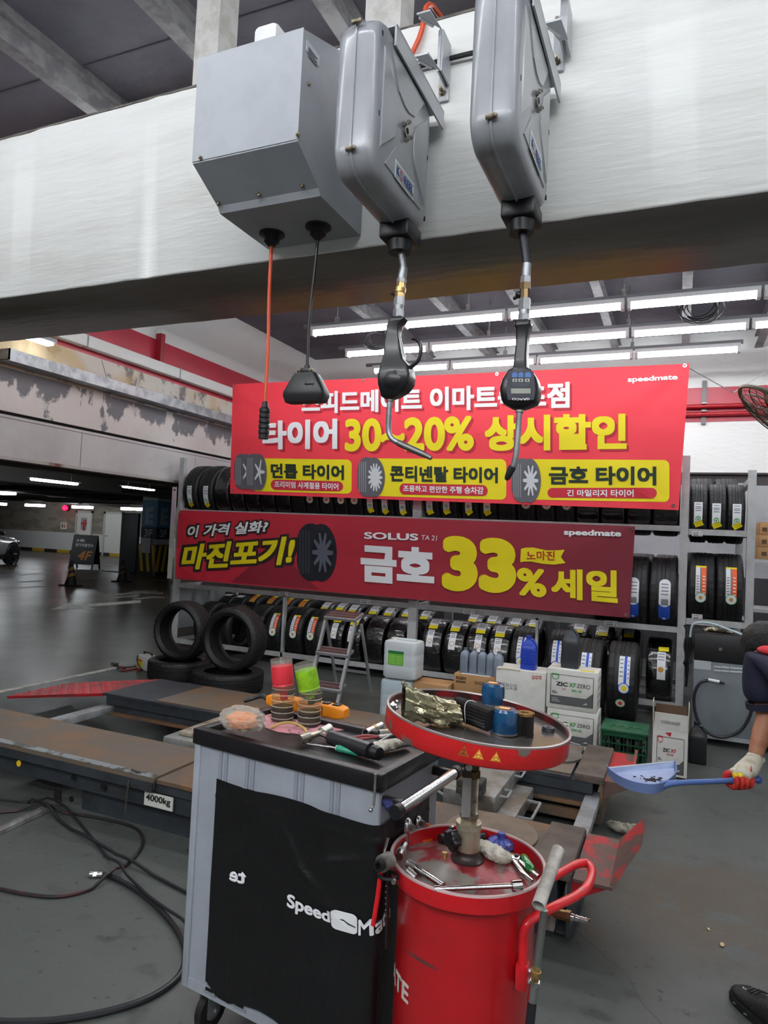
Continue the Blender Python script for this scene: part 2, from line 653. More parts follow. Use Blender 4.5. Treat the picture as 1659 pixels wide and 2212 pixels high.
# below the gutter: flakes hanging from the top edge
PEEL2 = mat('flaking_plaster', (214, 206, 202), 0.7, c2=(120, 118, 122), ns=3.4, lo=0.5, hi=0.54, bump=0.4, bs=14, stretch=(1, 1, 0.6))
nt = PEEL2.node_tree
tc = next(q for q in nt.nodes if q.type == 'TEX_COORD')
sx = nt.nodes.new('ShaderNodeSeparateXYZ')
nt.links.new(tc.outputs['Object'], sx.inputs[0])
g = nt.nodes.new('ShaderNodeMapRange')
g.inputs[1].default_value, g.inputs[2].default_value = 2.72, 3.1
g.inputs[3].default_value, g.inputs[4].default_value = -0.13, 0.14
nt.links.new(sx.outputs[2], g.inputs[0])
nz = next(q for q in nt.nodes if q.type == 'TEX_NOISE' and abs(q.inputs['Scale'].default_value - 3.4) < 1e-4)
mr = nz.outputs[0].links[0].to_node
ad = nt.nodes.new('ShaderNodeMath')
nt.links.new(nz.outputs[0], ad.inputs[0])
nt.links.new(g.outputs[0], ad.inputs[1])
nt.links.new(ad.outputs[0], mr.inputs[0])

struct('wall_left', MB().box(WX - 0.7, WX, -6, 10.9, 3.05, 4.7), WHITE)
struct('trim_8', MB().box(WX, WX + 0.012, -6, 10.6, 3.44, 3.91), REDB)
struct('trim_9', MB().box(WX, WX + 0.008, -6, 10.6, 3.06, 3.44), PEEL)
struct('wall_left_lower', MB().box(WX - 0.7, WX + 0.01, -6, 10.9, 2.625, 3.05), PEEL2)
struct('trim_10', MB().box(WX - 0.7, WX - 0.03, -6, 10.9, 2.59, 2.625), mat('gap_dark', (30, 29, 28), 0.9))
mb = MB()
y = -6
while y < 10.9:
    mb.box(WX - 0.05, WX + 0.02, y, min(y + 1.92, 10.9) - 0.008, 2.18, 2.555)
    y += 1.92
mb.box(WX - 0.05, WX + 0.012, -6, 10.9, 2.562, 2.59)
struct('trim_11', mb, mat('panel_grey', (198, 194, 194), 0.5, c2=(186, 182, 182), ns=1.2, bump=0.1, bs=10))
struct('trim_12', MB().box(WX - 0.1, WX + 0.028, -6, 10.9, 2.15, 2.182), mat('rusty_edge', (176, 172, 168), 0.6, c2=(112, 70, 50), ns=1.3, lo=0.52, hi=0.6))
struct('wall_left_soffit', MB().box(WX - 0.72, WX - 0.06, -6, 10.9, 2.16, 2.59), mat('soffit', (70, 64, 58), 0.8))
g0 = pX(20, 763, -5.88)
t = thing('gutter', 'long grey sheet metal gutter on the stained wall above the car park opening', 'gutter', (-5.98, 7.5, 3.08))
mb = MB().box(-6.09, -5.88, g0.y, 10.5, 3.075, 3.087).box(-5.892, -5.88, g0.y, 10.5, 3.087, 3.19).box(-6.09, -5.88, g0.y, g0.y + 0.012, 3.08, 3.19)
part(t, 'trough', mb, GALV)
for k in range(3):
    yk = g0.y + 1.2 + k * 1.7
    part(t, 'hanger_wire', MB().tube([(-5.885, yk, 3.19), (-6.08, yk + 0.1, 3.42)], 0.004, 5), STEEL)
t = thing('cable_duct', 'straight white cable duct along the red band of the left wall', 'duct', (-6.0, 7, 3.49))
d0 = pX(103, 727, -5.98)
part(t, 'duct_body', MB().rbox(-6.085, -5.98, d0.y - 0.2, 10.5, 3.49, 3.62, 0.008), WHITE)
for k in range(4):
    mb = MB()
    mb.box(-6.087, -5.976, d0.y + 0.5 + k * 1.5, d0.y + 0.52 + k * 1.5, 3.486, 3.624)
    part(t, 'joint_cover', mb, GREYP)
t = thing('pipe_bracket', 'short red steel bracket standing on the left wall duct', 'bracket', (-6.03, pX(346, 765, -6.05).y, 3.5))
q = pX(346, 765, -6.05)
part(t, 'upright', MB().box(-6.085, -6.0, q.y - 0.05, q.y + 0.02, 3.62, 3.98), mat('bracket_red', (150, 28, 40), 0.4))
part(t, 'cap', MB().box(-6.085, -6.0, q.y - 0.05, q.y + 0.02, 3.98, 4.03), WHITE)

# back wall
struct('wall_back', MB().box(-6.8, 4, 10.6, 10.9, 2.69, 4.7), WHITE)
struct('trim_13', MB().box(-6.1, 4, 10.588, 10.6, 3.42, 3.91), REDB)
struct('trim_14', MB().box(-6.8, 4, 10.62, 10.9, 2.52, 2.69).box(-6.1, 4, 10.56, 10.6, 2.668, 2.694), mat('dark_strip', (58, 52, 52), 0.6))
struct('wall_back_lower', MB().box(-6.8, 4, 10.6, 10.9, 1.25, 2.52), mat('block_grey', (160, 162, 166), 0.7, c2=(146, 148, 154), ns=1))
struct('wall_back_shade', MB().box(-6.8, 4, 10.59, 10.9, 0, 1.25), mat('back_shade_grey', (62, 62, 66), 0.6, c2=(52, 52, 56), ns=2))  # wall foot coloured dark to stand for the shade behind the rack
struct('wall_right', MB().box(3.6, 3.8, -6, 10.9, 0, 4.7), WHITE)
PIPER = mat('pipe_red', (168, 30, 40), 0.3)
for k, (yy, yb) in enumerate(((877, 0), (894, 0))):
    z = pY(1540, yy, 10.5).z
    t = solo('red_pipe', MB().cyl((-5.9, 10.5, z), (3.5, 10.5, z), 0.03, n=12), PIPER, ('upper' if k == 0 else 'lower') + ' of two thin red pipes along the red band of the back wall', 'pipe', (0, 10.5, z), 'red pipes on the back wall')
q = pY(1521, 870, 10.5)
t = thing('pipe_clamp', 'dark steel clamp rail holding the two red pipes', 'clamp', (q.x, 10.55, 3.45))
part(t, 'rail', MB().box(q.x - 0.03, q.x + 0.03, 10.545, 10.587, 3.38, 4.0), mat('clamp_steel', (92, 88, 88), 0.4, 0.6))
for zz in (pY(1540, 877, 10.5).z, pY(1540, 894, 10.5).z):
    part(t, 'strap', MB().box(q.x - 0.036, q.x + 0.036, 10.45, 10.55, zz + 0.031, zz + 0.042), STEEL)

# ---------------------------------------------------------------- car park beyond the opening
DKC = mat('garage_ceiling', (40, 39, 40), 0.85)
struct('ceiling_garage', MB().box(-48, -6.8, -6, 32, 2.75, 2.9), DKC)
for k, x in enumerate((-9.6, -14, -19, -25)):
    struct('garage_beam', MB().box(x - 0.25, x + 0.25, -6, 32, 2.42, 2.75), mat('garage_beam_paint', (104, 100, 96), 0.7))
GY = 25.7
a = pY(0, 1149, GY).z
struct('wall_far', MB().box(-48, 2, GY, GY + 0.3, 1.05, 2.75), mat('far_wall_upper', (124, 116, 106), 0.8, c2=(140, 132, 120), ns=1.2, lo=0.48, hi=0.5, stretch=(1, 1, 2.5), detail=0))
struct('wall_far_lower', MB().box(-48, 2, GY - 0.01, GY + 0.3, 0, 1.05), mat('far_wall_lower', (190, 190, 188), 0.7, bump=0.2, bs=4))
mb = MB()
for k in range(24):
    mb.m(k % 2).box(-34 + k * 0.9, -33.1 + k * 0.9, GY - 0.06, GY - 0.01, 0, 0.16)
struct('trim_15', mb, [mat('curb_black', (34, 34, 34), 0.6), mat('curb_yellow', (176, 142, 40), 0.6)])
struct('wall_garage_side', MB().box(-48.2, -48, -6, 32, 0, 2.75), WHITE)
struct('wall_garage_right', MB().box(-9, -8.8, 24, 26, 0, 2.75), WHITE)
DOORM = mat('door_paint', (206, 204, 198), 0.5)
for k, (px0, px1, txt) in enumerate(((166, 196, 0), (227, 262, 1))):
    x0, x1 = pY(px0, 1150, GY - 0.02).x, pY(px1, 1150, GY - 0.02).x
    d = struct('door_%d' % (k + 1), MB().box(x0, x1, GY - 0.05, GY - 0.01, 0.02, 2.1), DOORM)
    part(d, 'door_frame', MB().box(x0 - 0.1, x0, GY - 0.07, GY, 0, 2.2).box(x1, x1 + 0.1, GY - 0.07, GY, 0, 2.2).box(x0 - 0.1, x1 + 0.1, GY - 0.07, GY, 2.1, 2.2), mat('door_frame', (176, 172, 164), 0.5))
    part(d, 'door_handle', MB().cyl((x0 + 0.12, GY - 0.05, 1.0), (x0 + 0.12, GY - 0.11, 1.0), 0.02, n=8).box(x0 + 0.1, x0 + 0.25, GY - 0.12, GY - 0.1, 0.99, 1.02), STEEL)
    if k == 0:
        xm = (x0 + x1) / 2
        part(d, 'notice', MB().m(0).box(xm - 0.2, xm + 0.2, GY - 0.055, GY - 0.05, 1.25, 1.85).m(1).box(xm - 0.2, xm + 0.2, GY - 0.058, GY - 0.055, 1.5, 1.62).m(1).box(xm - 0.06, xm + 0.1, GY - 0.058, GY - 0.055, 1.2, 1.5), [mat('notice_violet', (150, 146, 160), 0.6), mat('notice_red', (140, 60, 56), 0.6)])
x0, z0 = pY(130.5, 1142.5, GY - 0.03).x, pY(130.5, 1142.5, GY - 0.03).z
x1, z1 = pY(145, 1128.5, GY - 0.03).x, pY(145, 1128.5, GY - 0.03).z
t = thing('restroom_sign', 'square cream restroom sign on the far wall of the car park', 'sign', ((x0 + x1) / 2, GY, z0))
part(t, 'sign_plate', MB().box(x0, x1, GY - 0.04, GY - 0.012, z0, z1), mat('sign_cream', (214, 206, 186), 0.5))
w, h = x1 - x0, z1 - z0
mb = MB().m(0)
mb.box(x0 + w * 0.22, x0 + w * 0.38, GY - 0.045, GY - 0.04, z0 + h * 0.2, z0 + h * 0.65)
mb.cyl((x0 + w * 0.3, GY - 0.04, z0 + h * 0.74), (x0 + w * 0.3, GY - 0.046, z0 + h * 0.74), w * 0.07, n=10)
mb.m(1).prism([(x0 + w * 0.52, z0 + h * 0.25), (x0 + w * 0.8, z0 + h * 0.25), (x0 + w * 0.66, z0 + h * 0.66)], GY - 0.046, GY - 0.04, 'XZ')
mb.cyl((x0 + w * 0.66, GY - 0.04, z0 + h * 0.74), (x0 + w * 0.66, GY - 0.046, z0 + h * 0.74), w * 0.07, n=10)
part(t, 'pictogram', mb, [INKB, mat('pict_red', (150, 40, 40), 0.5)])
q = pY(140.5, 1097, GY - 0.2)
t = thing('fire_alarm_lamp', 'small glowing red alarm lamp high on the far wall', 'lamp', q)
part(t, 'lens', MB().ball(q, 0.13, 10, 7), mat('red_glow', (255, 20, 60), 0.3, emit=6))
part(t, 'base_plate', MB().cyl(q + V((0, 0.1, 0)), q + V((0, 0.18, 0)), 0.16, n=12), BLK)
solo('fire_box', MB().rbox(q.x + 1.2, q.x + 1.35, GY - 0.1, GY - 0.01, 1.45, 1.75, 0.01), mat('fire_red', (190, 70, 50), 0.5), 'tiny orange red call box on the far wall beside the first door', 'call box', (q.x + 1.27, GY, 1.45))

LGT = mat('tube_glow_garage', (244, 250, 255), 0.4, emit=TUBE_GARAGE)


def garage_lamp(p, L, label, along='X', th=0.07):
    p = V(p)
    t = thing('garage_lamp', label, 'lamp', p, 0, 'tube lamps of the car park')
    if along == 'X':
        part(t, 'tube', MB().rbox(p.x - L / 2, p.x + L / 2, p.y - 0.05, p.y + 0.05, p.z - th, p.z + th * 0.6, 0.03), LGT)
        part(t, 'housing', MB().box(p.x - L / 2 - 0.05, p.x + L / 2 + 0.05, p.y - 0.06, p.y + 0.06, p.z + th * 0.6, p.z + th), GREYP)
    else:
        part(t, 'tube', MB().rbox(p.x - 0.05, p.x + 0.05, p.y - L / 2, p.y + L / 2, p.z - th, p.z + th * 0.6, 0.03), LGT)
        part(t, 'housing', MB().box(p.x - 0.06, p.x + 0.06, p.y - L / 2 - 0.05, p.y + L / 2 + 0.05, p.z + th * 0.6, p.z + th), GREYP)
    for s in (-1, 1):
        e = p + (V((s * L * 0.35, 0, 0)) if along == 'X' else V((0, s * L * 0.35, 0)))
        part(t, 'hanger', MB().cyl(e + V((0, 0, th)), (e.x, e.y, max(2.75, e.z + 0.1)), 0.012, n=6), STEEL)
    return t


for k, (px, py) in enumerate(((-6, 1088), (75.5, 1091), (178, 1095), (285.5, 1098.7))):
    garage_lamp(pZ(px, py, 2.3), 1.25, ORD[k] + ' from the left of the bright tube lamps before the far wall')
garage_lamp(pZ(119, 1040, 2.38), 1.1, 'small bright lamp under the garage ceiling nearest the opening', 'Y', 0.03)
garage_lamp(pZ(300, 1055, 2.38), 0.9, 'thin tube lamp under the garage ceiling above the letter pillar', 'Y', 0.02)
garage_lamp(pZ(4, 1065, 2.38), 1.2, 'bright tube lamp at the left picture edge below the rusty panel', 'X', 0.05)
q = pX(85, 733, -5.95)
t = thing('wall_lamp', 'glaring lamp at the near end of the white duct on the left wall', 'lamp', q)
part(t, 'diffuser', MB().rbox(q.x - 0.05, q.x + 0.05, q.y - 0.14, q.y + 0.14, q.z - 0.035, q.z, 0.02), mat('wall_lamp_glow', (248, 252, 255), 0.4, emit=9))
part(t, 'housing', MB().box(q.x - 0.14, q.x + 0.06, q.y - 0.16, q.y + 0.16, q.z, q.z + 0.04), GREYP)
for k, (yy, z, rr) in enumerate(((14.0, 2.5, 0.09), (18.5, 2.42, 0.07), (21.0, 2.5, 0.1))):
    solo('ceiling_pipe', MB().cyl((-30, yy, z), (-7.2, yy, z), rr, n=10), mat('pipe_dark', (52, 52, 54), 0.5), ['nearest', 'middle', 'farthest'][k] + ' of the dark pipes under the car park ceiling', 'pipe', (-18, yy, z), 'dark pipes under the garage ceiling')

# pillar with letters and striped guard
q = pZ(332, 1245)
px, py = q.x, q.y
PB = mat('pillar_blue', (70, 128, 160), 0.6)
PN = mat('pillar_navy', (34, 44, 66), 0.6)
ps = 0.62
struct('pillar', MB().box(px - ps, px, py, py + ps, 0, 2.75), mat('pillar_white', (186, 188, 190), 0.6))
t = tag(part(None, 'trim_16', MB().box(px - ps - 0.004, px + 0.004, py - 0.004, py + ps + 0.004, 1.55, 2.4), PB), kind='structure')
t = tag(part(None, 'trim_17', MB().box(px - ps - 0.004, px + 0.004, py - 0.004, py + ps + 0.004, 1.17, 1.55), PN), kind='structure')
mb = MB()
write(mb.m(0), 'E', plane_fn((px - ps + 0.14, py - 0.008, 1.62), (0.34, 0, 0), (0, 0, 0.56)), 0.05)
write(mb.m(0), 'E', plane_fn((px + 0.008, py + 0.14, 1.62), (0, 0.34, 0), (0, 0, 0.56)), 0.05)
write(mb.m(1), '3F', plane_fn((px - ps + 0.14, py - 0.008, 1.23), (0.34, 0, 0), (0, 0, 0.25)), 0.03)
write(mb.m(1), '3F', plane_fn((px + 0.008, py + 0.14, 1.23), (0, 0.34, 0), (0, 0, 0.25)), 0.03)
tag(part(None, 'trim_18', mb, [mat('letter_grey', (150, 170, 180), 0.6), mat('letter_pale', (170, 170, 170), 0.6)]), kind='structure')
t = thing('pillar_guard', 'black and yellow striped guard around the foot of the letter pillar', 'guard', (px - ps / 2, py + ps / 2, 0))
mb = MB().m(0).box(px - ps - 0.05, px + 0.05, py - 0.05, py + ps + 0.05, 0, 1.0)
for k in range(3):
    u = 0.02 + k * 0.26
    x = px - ps - 0.05
    mb.m(1).poly([(x + u, py - 0.053, 0.98), (x + u + 0.12, py - 0.053, 0.98), (x + u + 0.26, py - 0.053, 0.14), (x + u + 0.14, py - 0.053, 0.14)])
    y = py - 0.05
    mb.m(1).poly([(px + 0.053, y + u + 0.14, 0.98), (px + 0.053, y + u + 0.26, 0.98), (px + 0.053, y + u + 0.14, 0.14), (px + 0.053, y + u, 0.14)])
part(t, 'sleeve', mb, [mat('guard_black', (36, 35, 36), 0.6), mat('guard_yellow', (196, 160, 40), 0.55)], smooth=False)
part(t, 'corner_strip', MB().box(px + 0.03, px + 0.07, py - 0.07, py - 0.03, 0, 1.0), mat('corner_brown', (130, 92, 60), 0.6))
solo('paper_notice', MB().box(px - ps + 0.08, px - 0.15, py - 0.07, py - 0.062, 0.72, 1.2), mat('notice_paper', (176, 180, 184), 0.6, c2=(190, 150, 140), ns=7, lo=0.6, hi=0.65), 'white paper notice taped on the letter pillar above the stripes', 'notice', (px - 0.35, py - 0.066, 0.72))

# display panel
q = pZ(276, 1237)
t = thing('display_panel', 'tall blank charcoal panel standing in the car park before the second door', 'panel', (q.x, q.y, 0), R(-8))
part(t, 'board', MB().rbox(-0.42, 0.42, -0.05, 0.05, 0.03, 1.98, 0.01), mat('panel_charcoal', (62, 63, 68), 0.45, bump=0.3, bs=90), world=False)
part(t, 'base_plate', MB().rbox(-0.95, 0.5, -0.3, 0.25, 0, 0.03, 0.008), BLKM, world=False)
# A-frame sign
q = pZ(182, 1229)
t = thing('a_frame_sign', 'black folding pavement sign reading 4F in orange on the car park floor', 'sign', (q.x, q.y, 0), R(22))
SB = mat('sign_black', (34, 34, 37), 0.5)
Mx = Matrix.Translation((0, -0.30, 0)) @ Matrix.Rotation(R(-14), 4, 'X')
mb = MB().at(Mx)
mb.box(-0.42, 0.42, -0.012, 0.012, 0.17, 1.2).box(-0.42, -0.37, -0.012, 0.012, 0.0, 0.17).box(0.37, 0.42, -0.012, 0.012, 0, 0.17)
part(t, 'front_board', mb, SB, world=False)
mb = MB().at(Matrix.Translation((0, 0.30, 0)) @ Matrix.Rotation(R(14), 4, 'X'))
mb.box(-0.42, 0.42, -0.012, 0.012, 0.17, 1.2).box(-0.42, -0.37, -0.012, 0.012, 0.0, 0.17).box(0.37, 0.42, -0.012, 0.012, 0, 0.17)
part(t, 'rear_board', mb, SB, world=False)
mb = MB().at(Mx)
write(mb.m(0), '4F', plane_fn((-0.16, -0.016, 0.32), (0.5, 0, 0), (0, 0, 0.32)), 0.02, 0.2)
write(mb.m(1), '전기차충전소', plane_fn((-0.3, -0.016, 0.78), (0.62, 0, 0), (0, 0, 0.12)), 0.02)
write(mb.m(1), '3층', plane_fn((-0.3, -0.016, 0.95), (0.3, 0, 0), (0, 0, 0.1)), 0.02)
part(t, 'lettering', mb, [mat('sign_orange', (222, 140, 40), 0.5), INKW], world=False)
# cones
CB = mat('cone_black', (32, 31, 32), 0.6)
CY = mat('cone_yellow', (150, 120, 50), 0.6)
for k, (p, h, lab) in enumerate(((pZ(152, 1265), 0.62, 'striped black and yellow traffic cone before the pavement sign'), (pZ(263, 1257), 0.62, 'dark traffic cone before the tall charcoal panel'))):
    t = thing('traffic_cone', lab, 'cone', (p.x, p.y, 0), 0, 'traffic cones in the car park')
    mb = MB()
    rs = []
    prof = [(0.15, 0.02), (0.12, 0.14), (0.103, 0.2), (0.085, 0.28), (0.07, 0.35), (0.052, 0.43), (0.036, 0.5), (0.02, h), (0.004, h + 0.005)]
    for i, (r_, z_) in enumerate(prof):
        rs.append([(r_ * cos(2 * PI * j / 18), r_ * sin(2 * PI * j / 18), z_ + (0.05 * cos(2 * PI * j / 18) if 0 < i < 7 else 0)) for j in range(18)])
    part(t, 'cone_body', MB().rings(rs), CB, world=False)
    mb = MB()
    for i in (2, 4, 5) if k == 0 else (2, 4):
        a, b_ = rs[i], rs[i + 1]
        mb.rings([[V((x * 1.03, y * 1.03, z)) for x, y, z in a], [V((x * 1.03, y * 1.03, z)) for x, y, z in b_]], cap=False) if i != 5 else None
    part(t, 'stripe', mb, CY if k == 0 else mat('cone_dull', (80, 68, 40), 0.6), world=False)
    part(t, 'base_plate', MB().rbox(-0.2, 0.2, -0.2, 0.2, 0, 0.03, 0.01), CB, world=False)

# white car, nose into the picture
q = pZ(26, 1219)
t = thing('car', 'white car parked at the left picture edge of the car park, front wheel showing', 'car', (q.x, q.y, 0), R(112))
secs = []
prof = [(0.55, 0.42, 0.7, 0.70), (0.5, 0.26, 0.9, 0.82), (0.3, 0.22, 0.98, 0.88), (0.0, 0.2, 0.98, 0.9), (-0.5, 0.2, 1.04, 0.92), (-0.85, 0.2, 1.08, 0.92), (-1.6, 0.2, 1.42, 0.9), (-2.6, 0.2, 1.48, 0.9), (-3.3, 0.2, 1.4, 0.9), (-3.7, 0.25, 1.1, 0.88), (-3.85, 0.35, 0.9, 0.8)]
for x, zb, zt, wy in prof:
    ring = []
    n = 20
    for j in range(n):
        a = 2 * PI * j / n
        c, s_ = cos(a), sin(a)
        ex = lambda v, p: math.copysign(abs(v) ** p, v)
        yy = ex(c, 0.45) * wy * (1 - 0.22 * max(0, (zt - 1.0)) * max(0, s_))
        ring.append((x, 0.9 + yy, (zb + zt) / 2 + ex(s_, 0.55) * (zt - zb) / 2))
    secs.append(ring)
part(t, 'body', MB().rings(secs), mat('car_white', (222, 224, 228), 0.25, coat=0.6), world=False, ang=60)
TY = mat('car_tyre', (18, 18, 19), 0.7)
for wx, wy in ((0.0, 0.1), (0.0, 1.7), (-2.9, 0.1), (-2.9, 1.7)):
    w_ = part(t, 'wheel', MB().lathe([(0.2, -0.11), (0.33, -0.11), (0.36, -0.07), (0.36, 0.07), (0.33, 0.11), (0.2, 0.11)], 28, (wx, wy, 0.36), 'Y'), TY, world=False)
    mb = MB()
    for k in range(5):
        a = 2 * PI * k / 5
        mb.cyl((wx, wy - 0.112, 0.36), (wx + 0.2 * cos(a), wy - 0.116, 0.36 + 0.2 * sin(a)), 0.03, n=6)
    mb.cyl((wx, wy - 0.1, 0.36), (wx, wy - 0.12, 0.36), 0.05, n=12)
    part(w_, 'rim', mb, mat('rim_dark', (88, 88, 92), 0.35, 0.7), world=False)
part(t, 'windscreen', MB().hexa([(-0.8, 0.22, 1.06), (-1.5, 0.32, 1.39), (-1.5, 1.48, 1.39), (-0.8, 1.58, 1.06), (-0.78, 0.22, 1.1), (-1.48, 0.32, 1.43), (-1.48, 1.48, 1.43), (-0.78, 1.58, 1.1)]), mat('car_glass', (20, 24, 28), 0.1), world=False)
part(t, 'wheel_arch', MB().lathe([(0.37, -0.012), (0.43, -0.012), (0.43, 0.012), (0.37, 0.012)], 28, (0, 0.0, 0.36), 'Y', closed=True), BLK, world=False)
part(t, 'mirror', MB().rbox(-0.95, -0.75, -0.14, 0.02, 1.02, 1.16, 0.04), BLK, world=False)
part(t, 'headlamp', MB().rbox(0.3, 0.48, 0.03, 0.2, 0.7, 0.82, 0.03), mat('lamp_glass', (120, 126, 134), 0.1), world=False)
part(t, 'side_sill', MB().box(-2.4, -0.5, -0.02, 0.03, 0.2, 0.34), BLK, world=False)

# ================================================================ FLUORESCENT ROWS
TGL = mat('tube_glow', (250, 252, 255), 0.4, emit=TUBE)
TGM = mat('tube_glow_middle', (250, 252, 255), 0.4, emit=TUBE_MID)
TGF = mat('tube_glow_front', (250, 252, 255), 0.4, emit=TUBE_FRONT)
HOUS = mat('lamp_housing', (196, 198, 200), 0.45)
SOCK = mat('lamp_socket', (214, 216, 216), 0.5)
LZ = 4.1


def tube_lamp(x0, x1, y, label, group, glow, rods=False, z=LZ):
    t = thing('fluorescent_lamp', label, 'lamp', ((x0 + x1) / 2, y, z), 0, group)
    part(t, 'housing', MB().box(x0, x1, y - 0.05, y + 0.05, z + 0.04, z + 0.085), HOUS)
    for yy in (y - 0.022, y + 0.022):
        part(t, 'tube', MB().cyl((x0 + 0.035, yy, z), (x1 - 0.035, yy, z), 0.0165, n=10), glow)
    for xx in (x0 + 0.02, x1 - 0.02):
        part(t, 'socket', MB().rbox(xx - 0.018, xx + 0.018, y - 0.048, y + 0.048, z - 0.03, z + 0.045, 0.006), SOCK)
    if rods:
        for xx in (x0 + 0.3, x1 - 0.3):
            part(t, 'drop_rod', MB().cyl((xx, y, z + 0.08), (xx, y, 4.7), 0.008, n=6), STEEL)
    return t


RAILM = mat('lamp_rail', (120, 122, 126), 0.5, 0.4)
rows = [(7.45, 674, 727), (8.46, 747, 790), (9.41, 806, 806)]
for k, (y, px, py) in enumerate(rows):
    x = pY(px, py, y).x
    nm = ['nearest', 'middle', 'farthest'][k]
    i = 0
    xs = x
    while x < 3.3 and not (k == 2 and x > 0.55):
        tube_lamp(x, x + 1.235, y, '%s twin fluorescent tube from the left in the %s ceiling row' % (ORD[i], nm), 'fluorescent lamps over the tyre rack', TGL)
        x += 1.262
        i += 1
    t = thing('lamp_rail', 'grey metal rail carrying the %s row of fluorescent tubes' % nm, 'rail', (xs, y, LZ + 0.09), 0, 'lamp rails under the dark ceiling')
    part(t, 'channel', MB().box(xs - 0.12, x, y - 0.025, y + 0.025, LZ + 0.086, LZ + 0.128), RAILM)
    for j in range(int((x - xs) / 1.7) + 1):
        xx = xs + 0.35 + j * 1.7
        part(t, 'drop_rod', MB().cyl((xx, y, LZ + 0.12), (xx, y, 4.7), 0.008, n=6).box(xx - 0.02, xx + 0.02, y - 0.03, y + 0.03, LZ + 0.12, LZ + 0.19), STEEL)
i = 0
TGB = mat('tube_glow_behind', (250, 252, 255), 0.4, emit=TUBE_BEHIND)
for y, nm, glow in ((5.7, 'between the beam and the rack', TGM), (3.9, 'just behind the white beam', TGM), (0.7, 'before the white beam', TGF), (-1.6, 'behind the photographer', TGB), (-3.4, 'farthest behind the photographer', TGB)):
    for i, x in enumerate((-4.6, -3.35, -2.1, -0.85, 0.4, 1.65)):
        tube_lamp(x, x + 1.235, y, '%s fluorescent lamp from the left, hidden row %s' % (ORD[i], nm), 'fluorescent lamps, row ' + nm, glow, True)
for k, (px, py, y) in enumerate(((811, 733, 8.3), (1513, 665, 8.0))):
    c = pY(px, py, y)
    mb = MB()
    for j in range(5):
        rr = 0.13 + 0.025 * j * (1 if k else 0.6)
        mb.tube([c + V((rr * cos(a + j) * (1 + 0.1 * sin(3 * a)), 0.03 * sin(2 * a + j) + 0.012 * j, rr * 0.72 * sin(a + j))) for a in [2 * PI * q / 16 for q in range(16)]], 0.008, 5, closed=True)
    mb.tube([c + V((0.1, 0, 0.05)), c + V((0.16, 0.0, 0.2)), (c.x + 0.2, 8.46, LZ + 0.1)], 0.007, 5)
    solo('cable_coil', mb, BLK if k else mat('cable_grey', (70, 72, 78), 0.5), ['grey cable coil hanging left of the oil gun by the lamp row', 'black cable coil hanging from the lamp row at the upper right'][k], 'cable', c)

# ================================================================ TYRE RACK
RX = [-5.92, -2.65, 0.04]
t = thing('tyre_rack', 'long grey steel tyre rack with three levels along the back', 'rack', (-2.9, 7.6, 0))
RY = (7.02, 7.54, 7.78, 8.30)
RZ = (0.145, 0.853, 1.805)


def post(T, x, y, z1, w=0.06):
    mb = MB().box(x - w / 2, x + w / 2, y - 0.03, y + 0.03, 0.004, z1)
    return part(T, 'post', mb, RACKP)


for x in RX:
    for y in (RY[0], RY[3]):
        w = 0.1 if x == RX[1] else 0.068
        post(t, x, y, 2.47, w)
for x in (-4.29, -1.3):
    post(t, x, RY[0] + 0.01, 0.82, 0.026)
    post(t, x, RY[3], 0.82, 0.04)
for z in RZ:
    for k, y in enumerate(RY):
        part(t, 'rail', MB().box(RX[0] + 0.03, RX[2] - 0.03, y - 0.02, y + 0.02, z - 0.052, z), RACKP)
    for x in RX:
        part(t, 'cross_bar', MB().box(x - 0.015, x + 0.015, RY[0] + 0.03, RY[3] - 0.03, z - 0.05, z - 0.005), RACKP)
TAGM = [PAPER, INKB, REDP]


def size_tag(T, px, py, txt, y, w=0.12):
    p = pY(px, py, y)
    h = 0.045
    mb = MB().m(0).box(p.x - w / 2, p.x + w / 2, y - 0.006, y - 0.002, p.z - h / 2, p.z + h / 2)
    write(mb.m(1), txt, plane_fn((p.x - w * 0.44, y - 0.008, p.z + 0.0), (w * 0.88, 0, 0), (0, 0, h * 0.38)), 0.01)
    mb.m(1).box(p.x - w * 0.4, p.x + w * 0.15, y - 0.008, y - 0.006, p.z - h * 0.36, p.z - h * 0.2)
    mb.m(2).cyl((p.x + w * 0.36, y - 0.006, p.z - h * 0.26), (p.x + w * 0.36, y - 0.009, p.z - h * 0.26), 0.006, n=8)
    return part(T, 'size_tag', mb, TAGM, smooth=False)


for px, py, s in ((613, 1282, '205/60R 16'), (790, 1299, '225/55R 16'), (1013, 1322, '215/55R 17'), (1320, 1346, '235/60R 18')):
    size_tag(t, px, py, s, 7.0)
t2 = thing('tyre_rack', 'narrow grey steel rack bay at the right of the long tyre rack', 'rack', (0.32, 7.6, 0))
X3 = 0.595
for y in (RY[0], RY[3]):
    post(t2, X3, y, 2.335, 0.066)
RZ3 = (0, 0.945, 1.78)
for z in RZ3[1:]:
    for y in RY:
        part(t2, 'rail', MB().box(0.078, X3 - 0.033, y - 0.02, y + 0.02, z - 0.055, z), RACKP)
    part(t2, 'cross_bar', MB().box(X3 - 0.02, X3 + 0.02, RY[0] + 0.03, RY[3] - 0.03, z - 0.05, z - 0.005), RACKP)
part(t2, 'rail', MB().box(0.078, X3 - 0.033, RY[3] - 0.02, RY[3] + 0.02, 1.50, 1.56), RACKP)
part(t2, 'cross_bar', MB().box(X3 - 0.025, X3 + 0.025, RY[0] + 0.03, RY[3] - 0.03, 2.22, 2.27), RACKP)
size_tag(t2, 1506, 1153, '245/45R 18', 7.0, 0.09)
size_tag(t2, 1506, 1332, '235/55R 19', 7.0, 0.09)

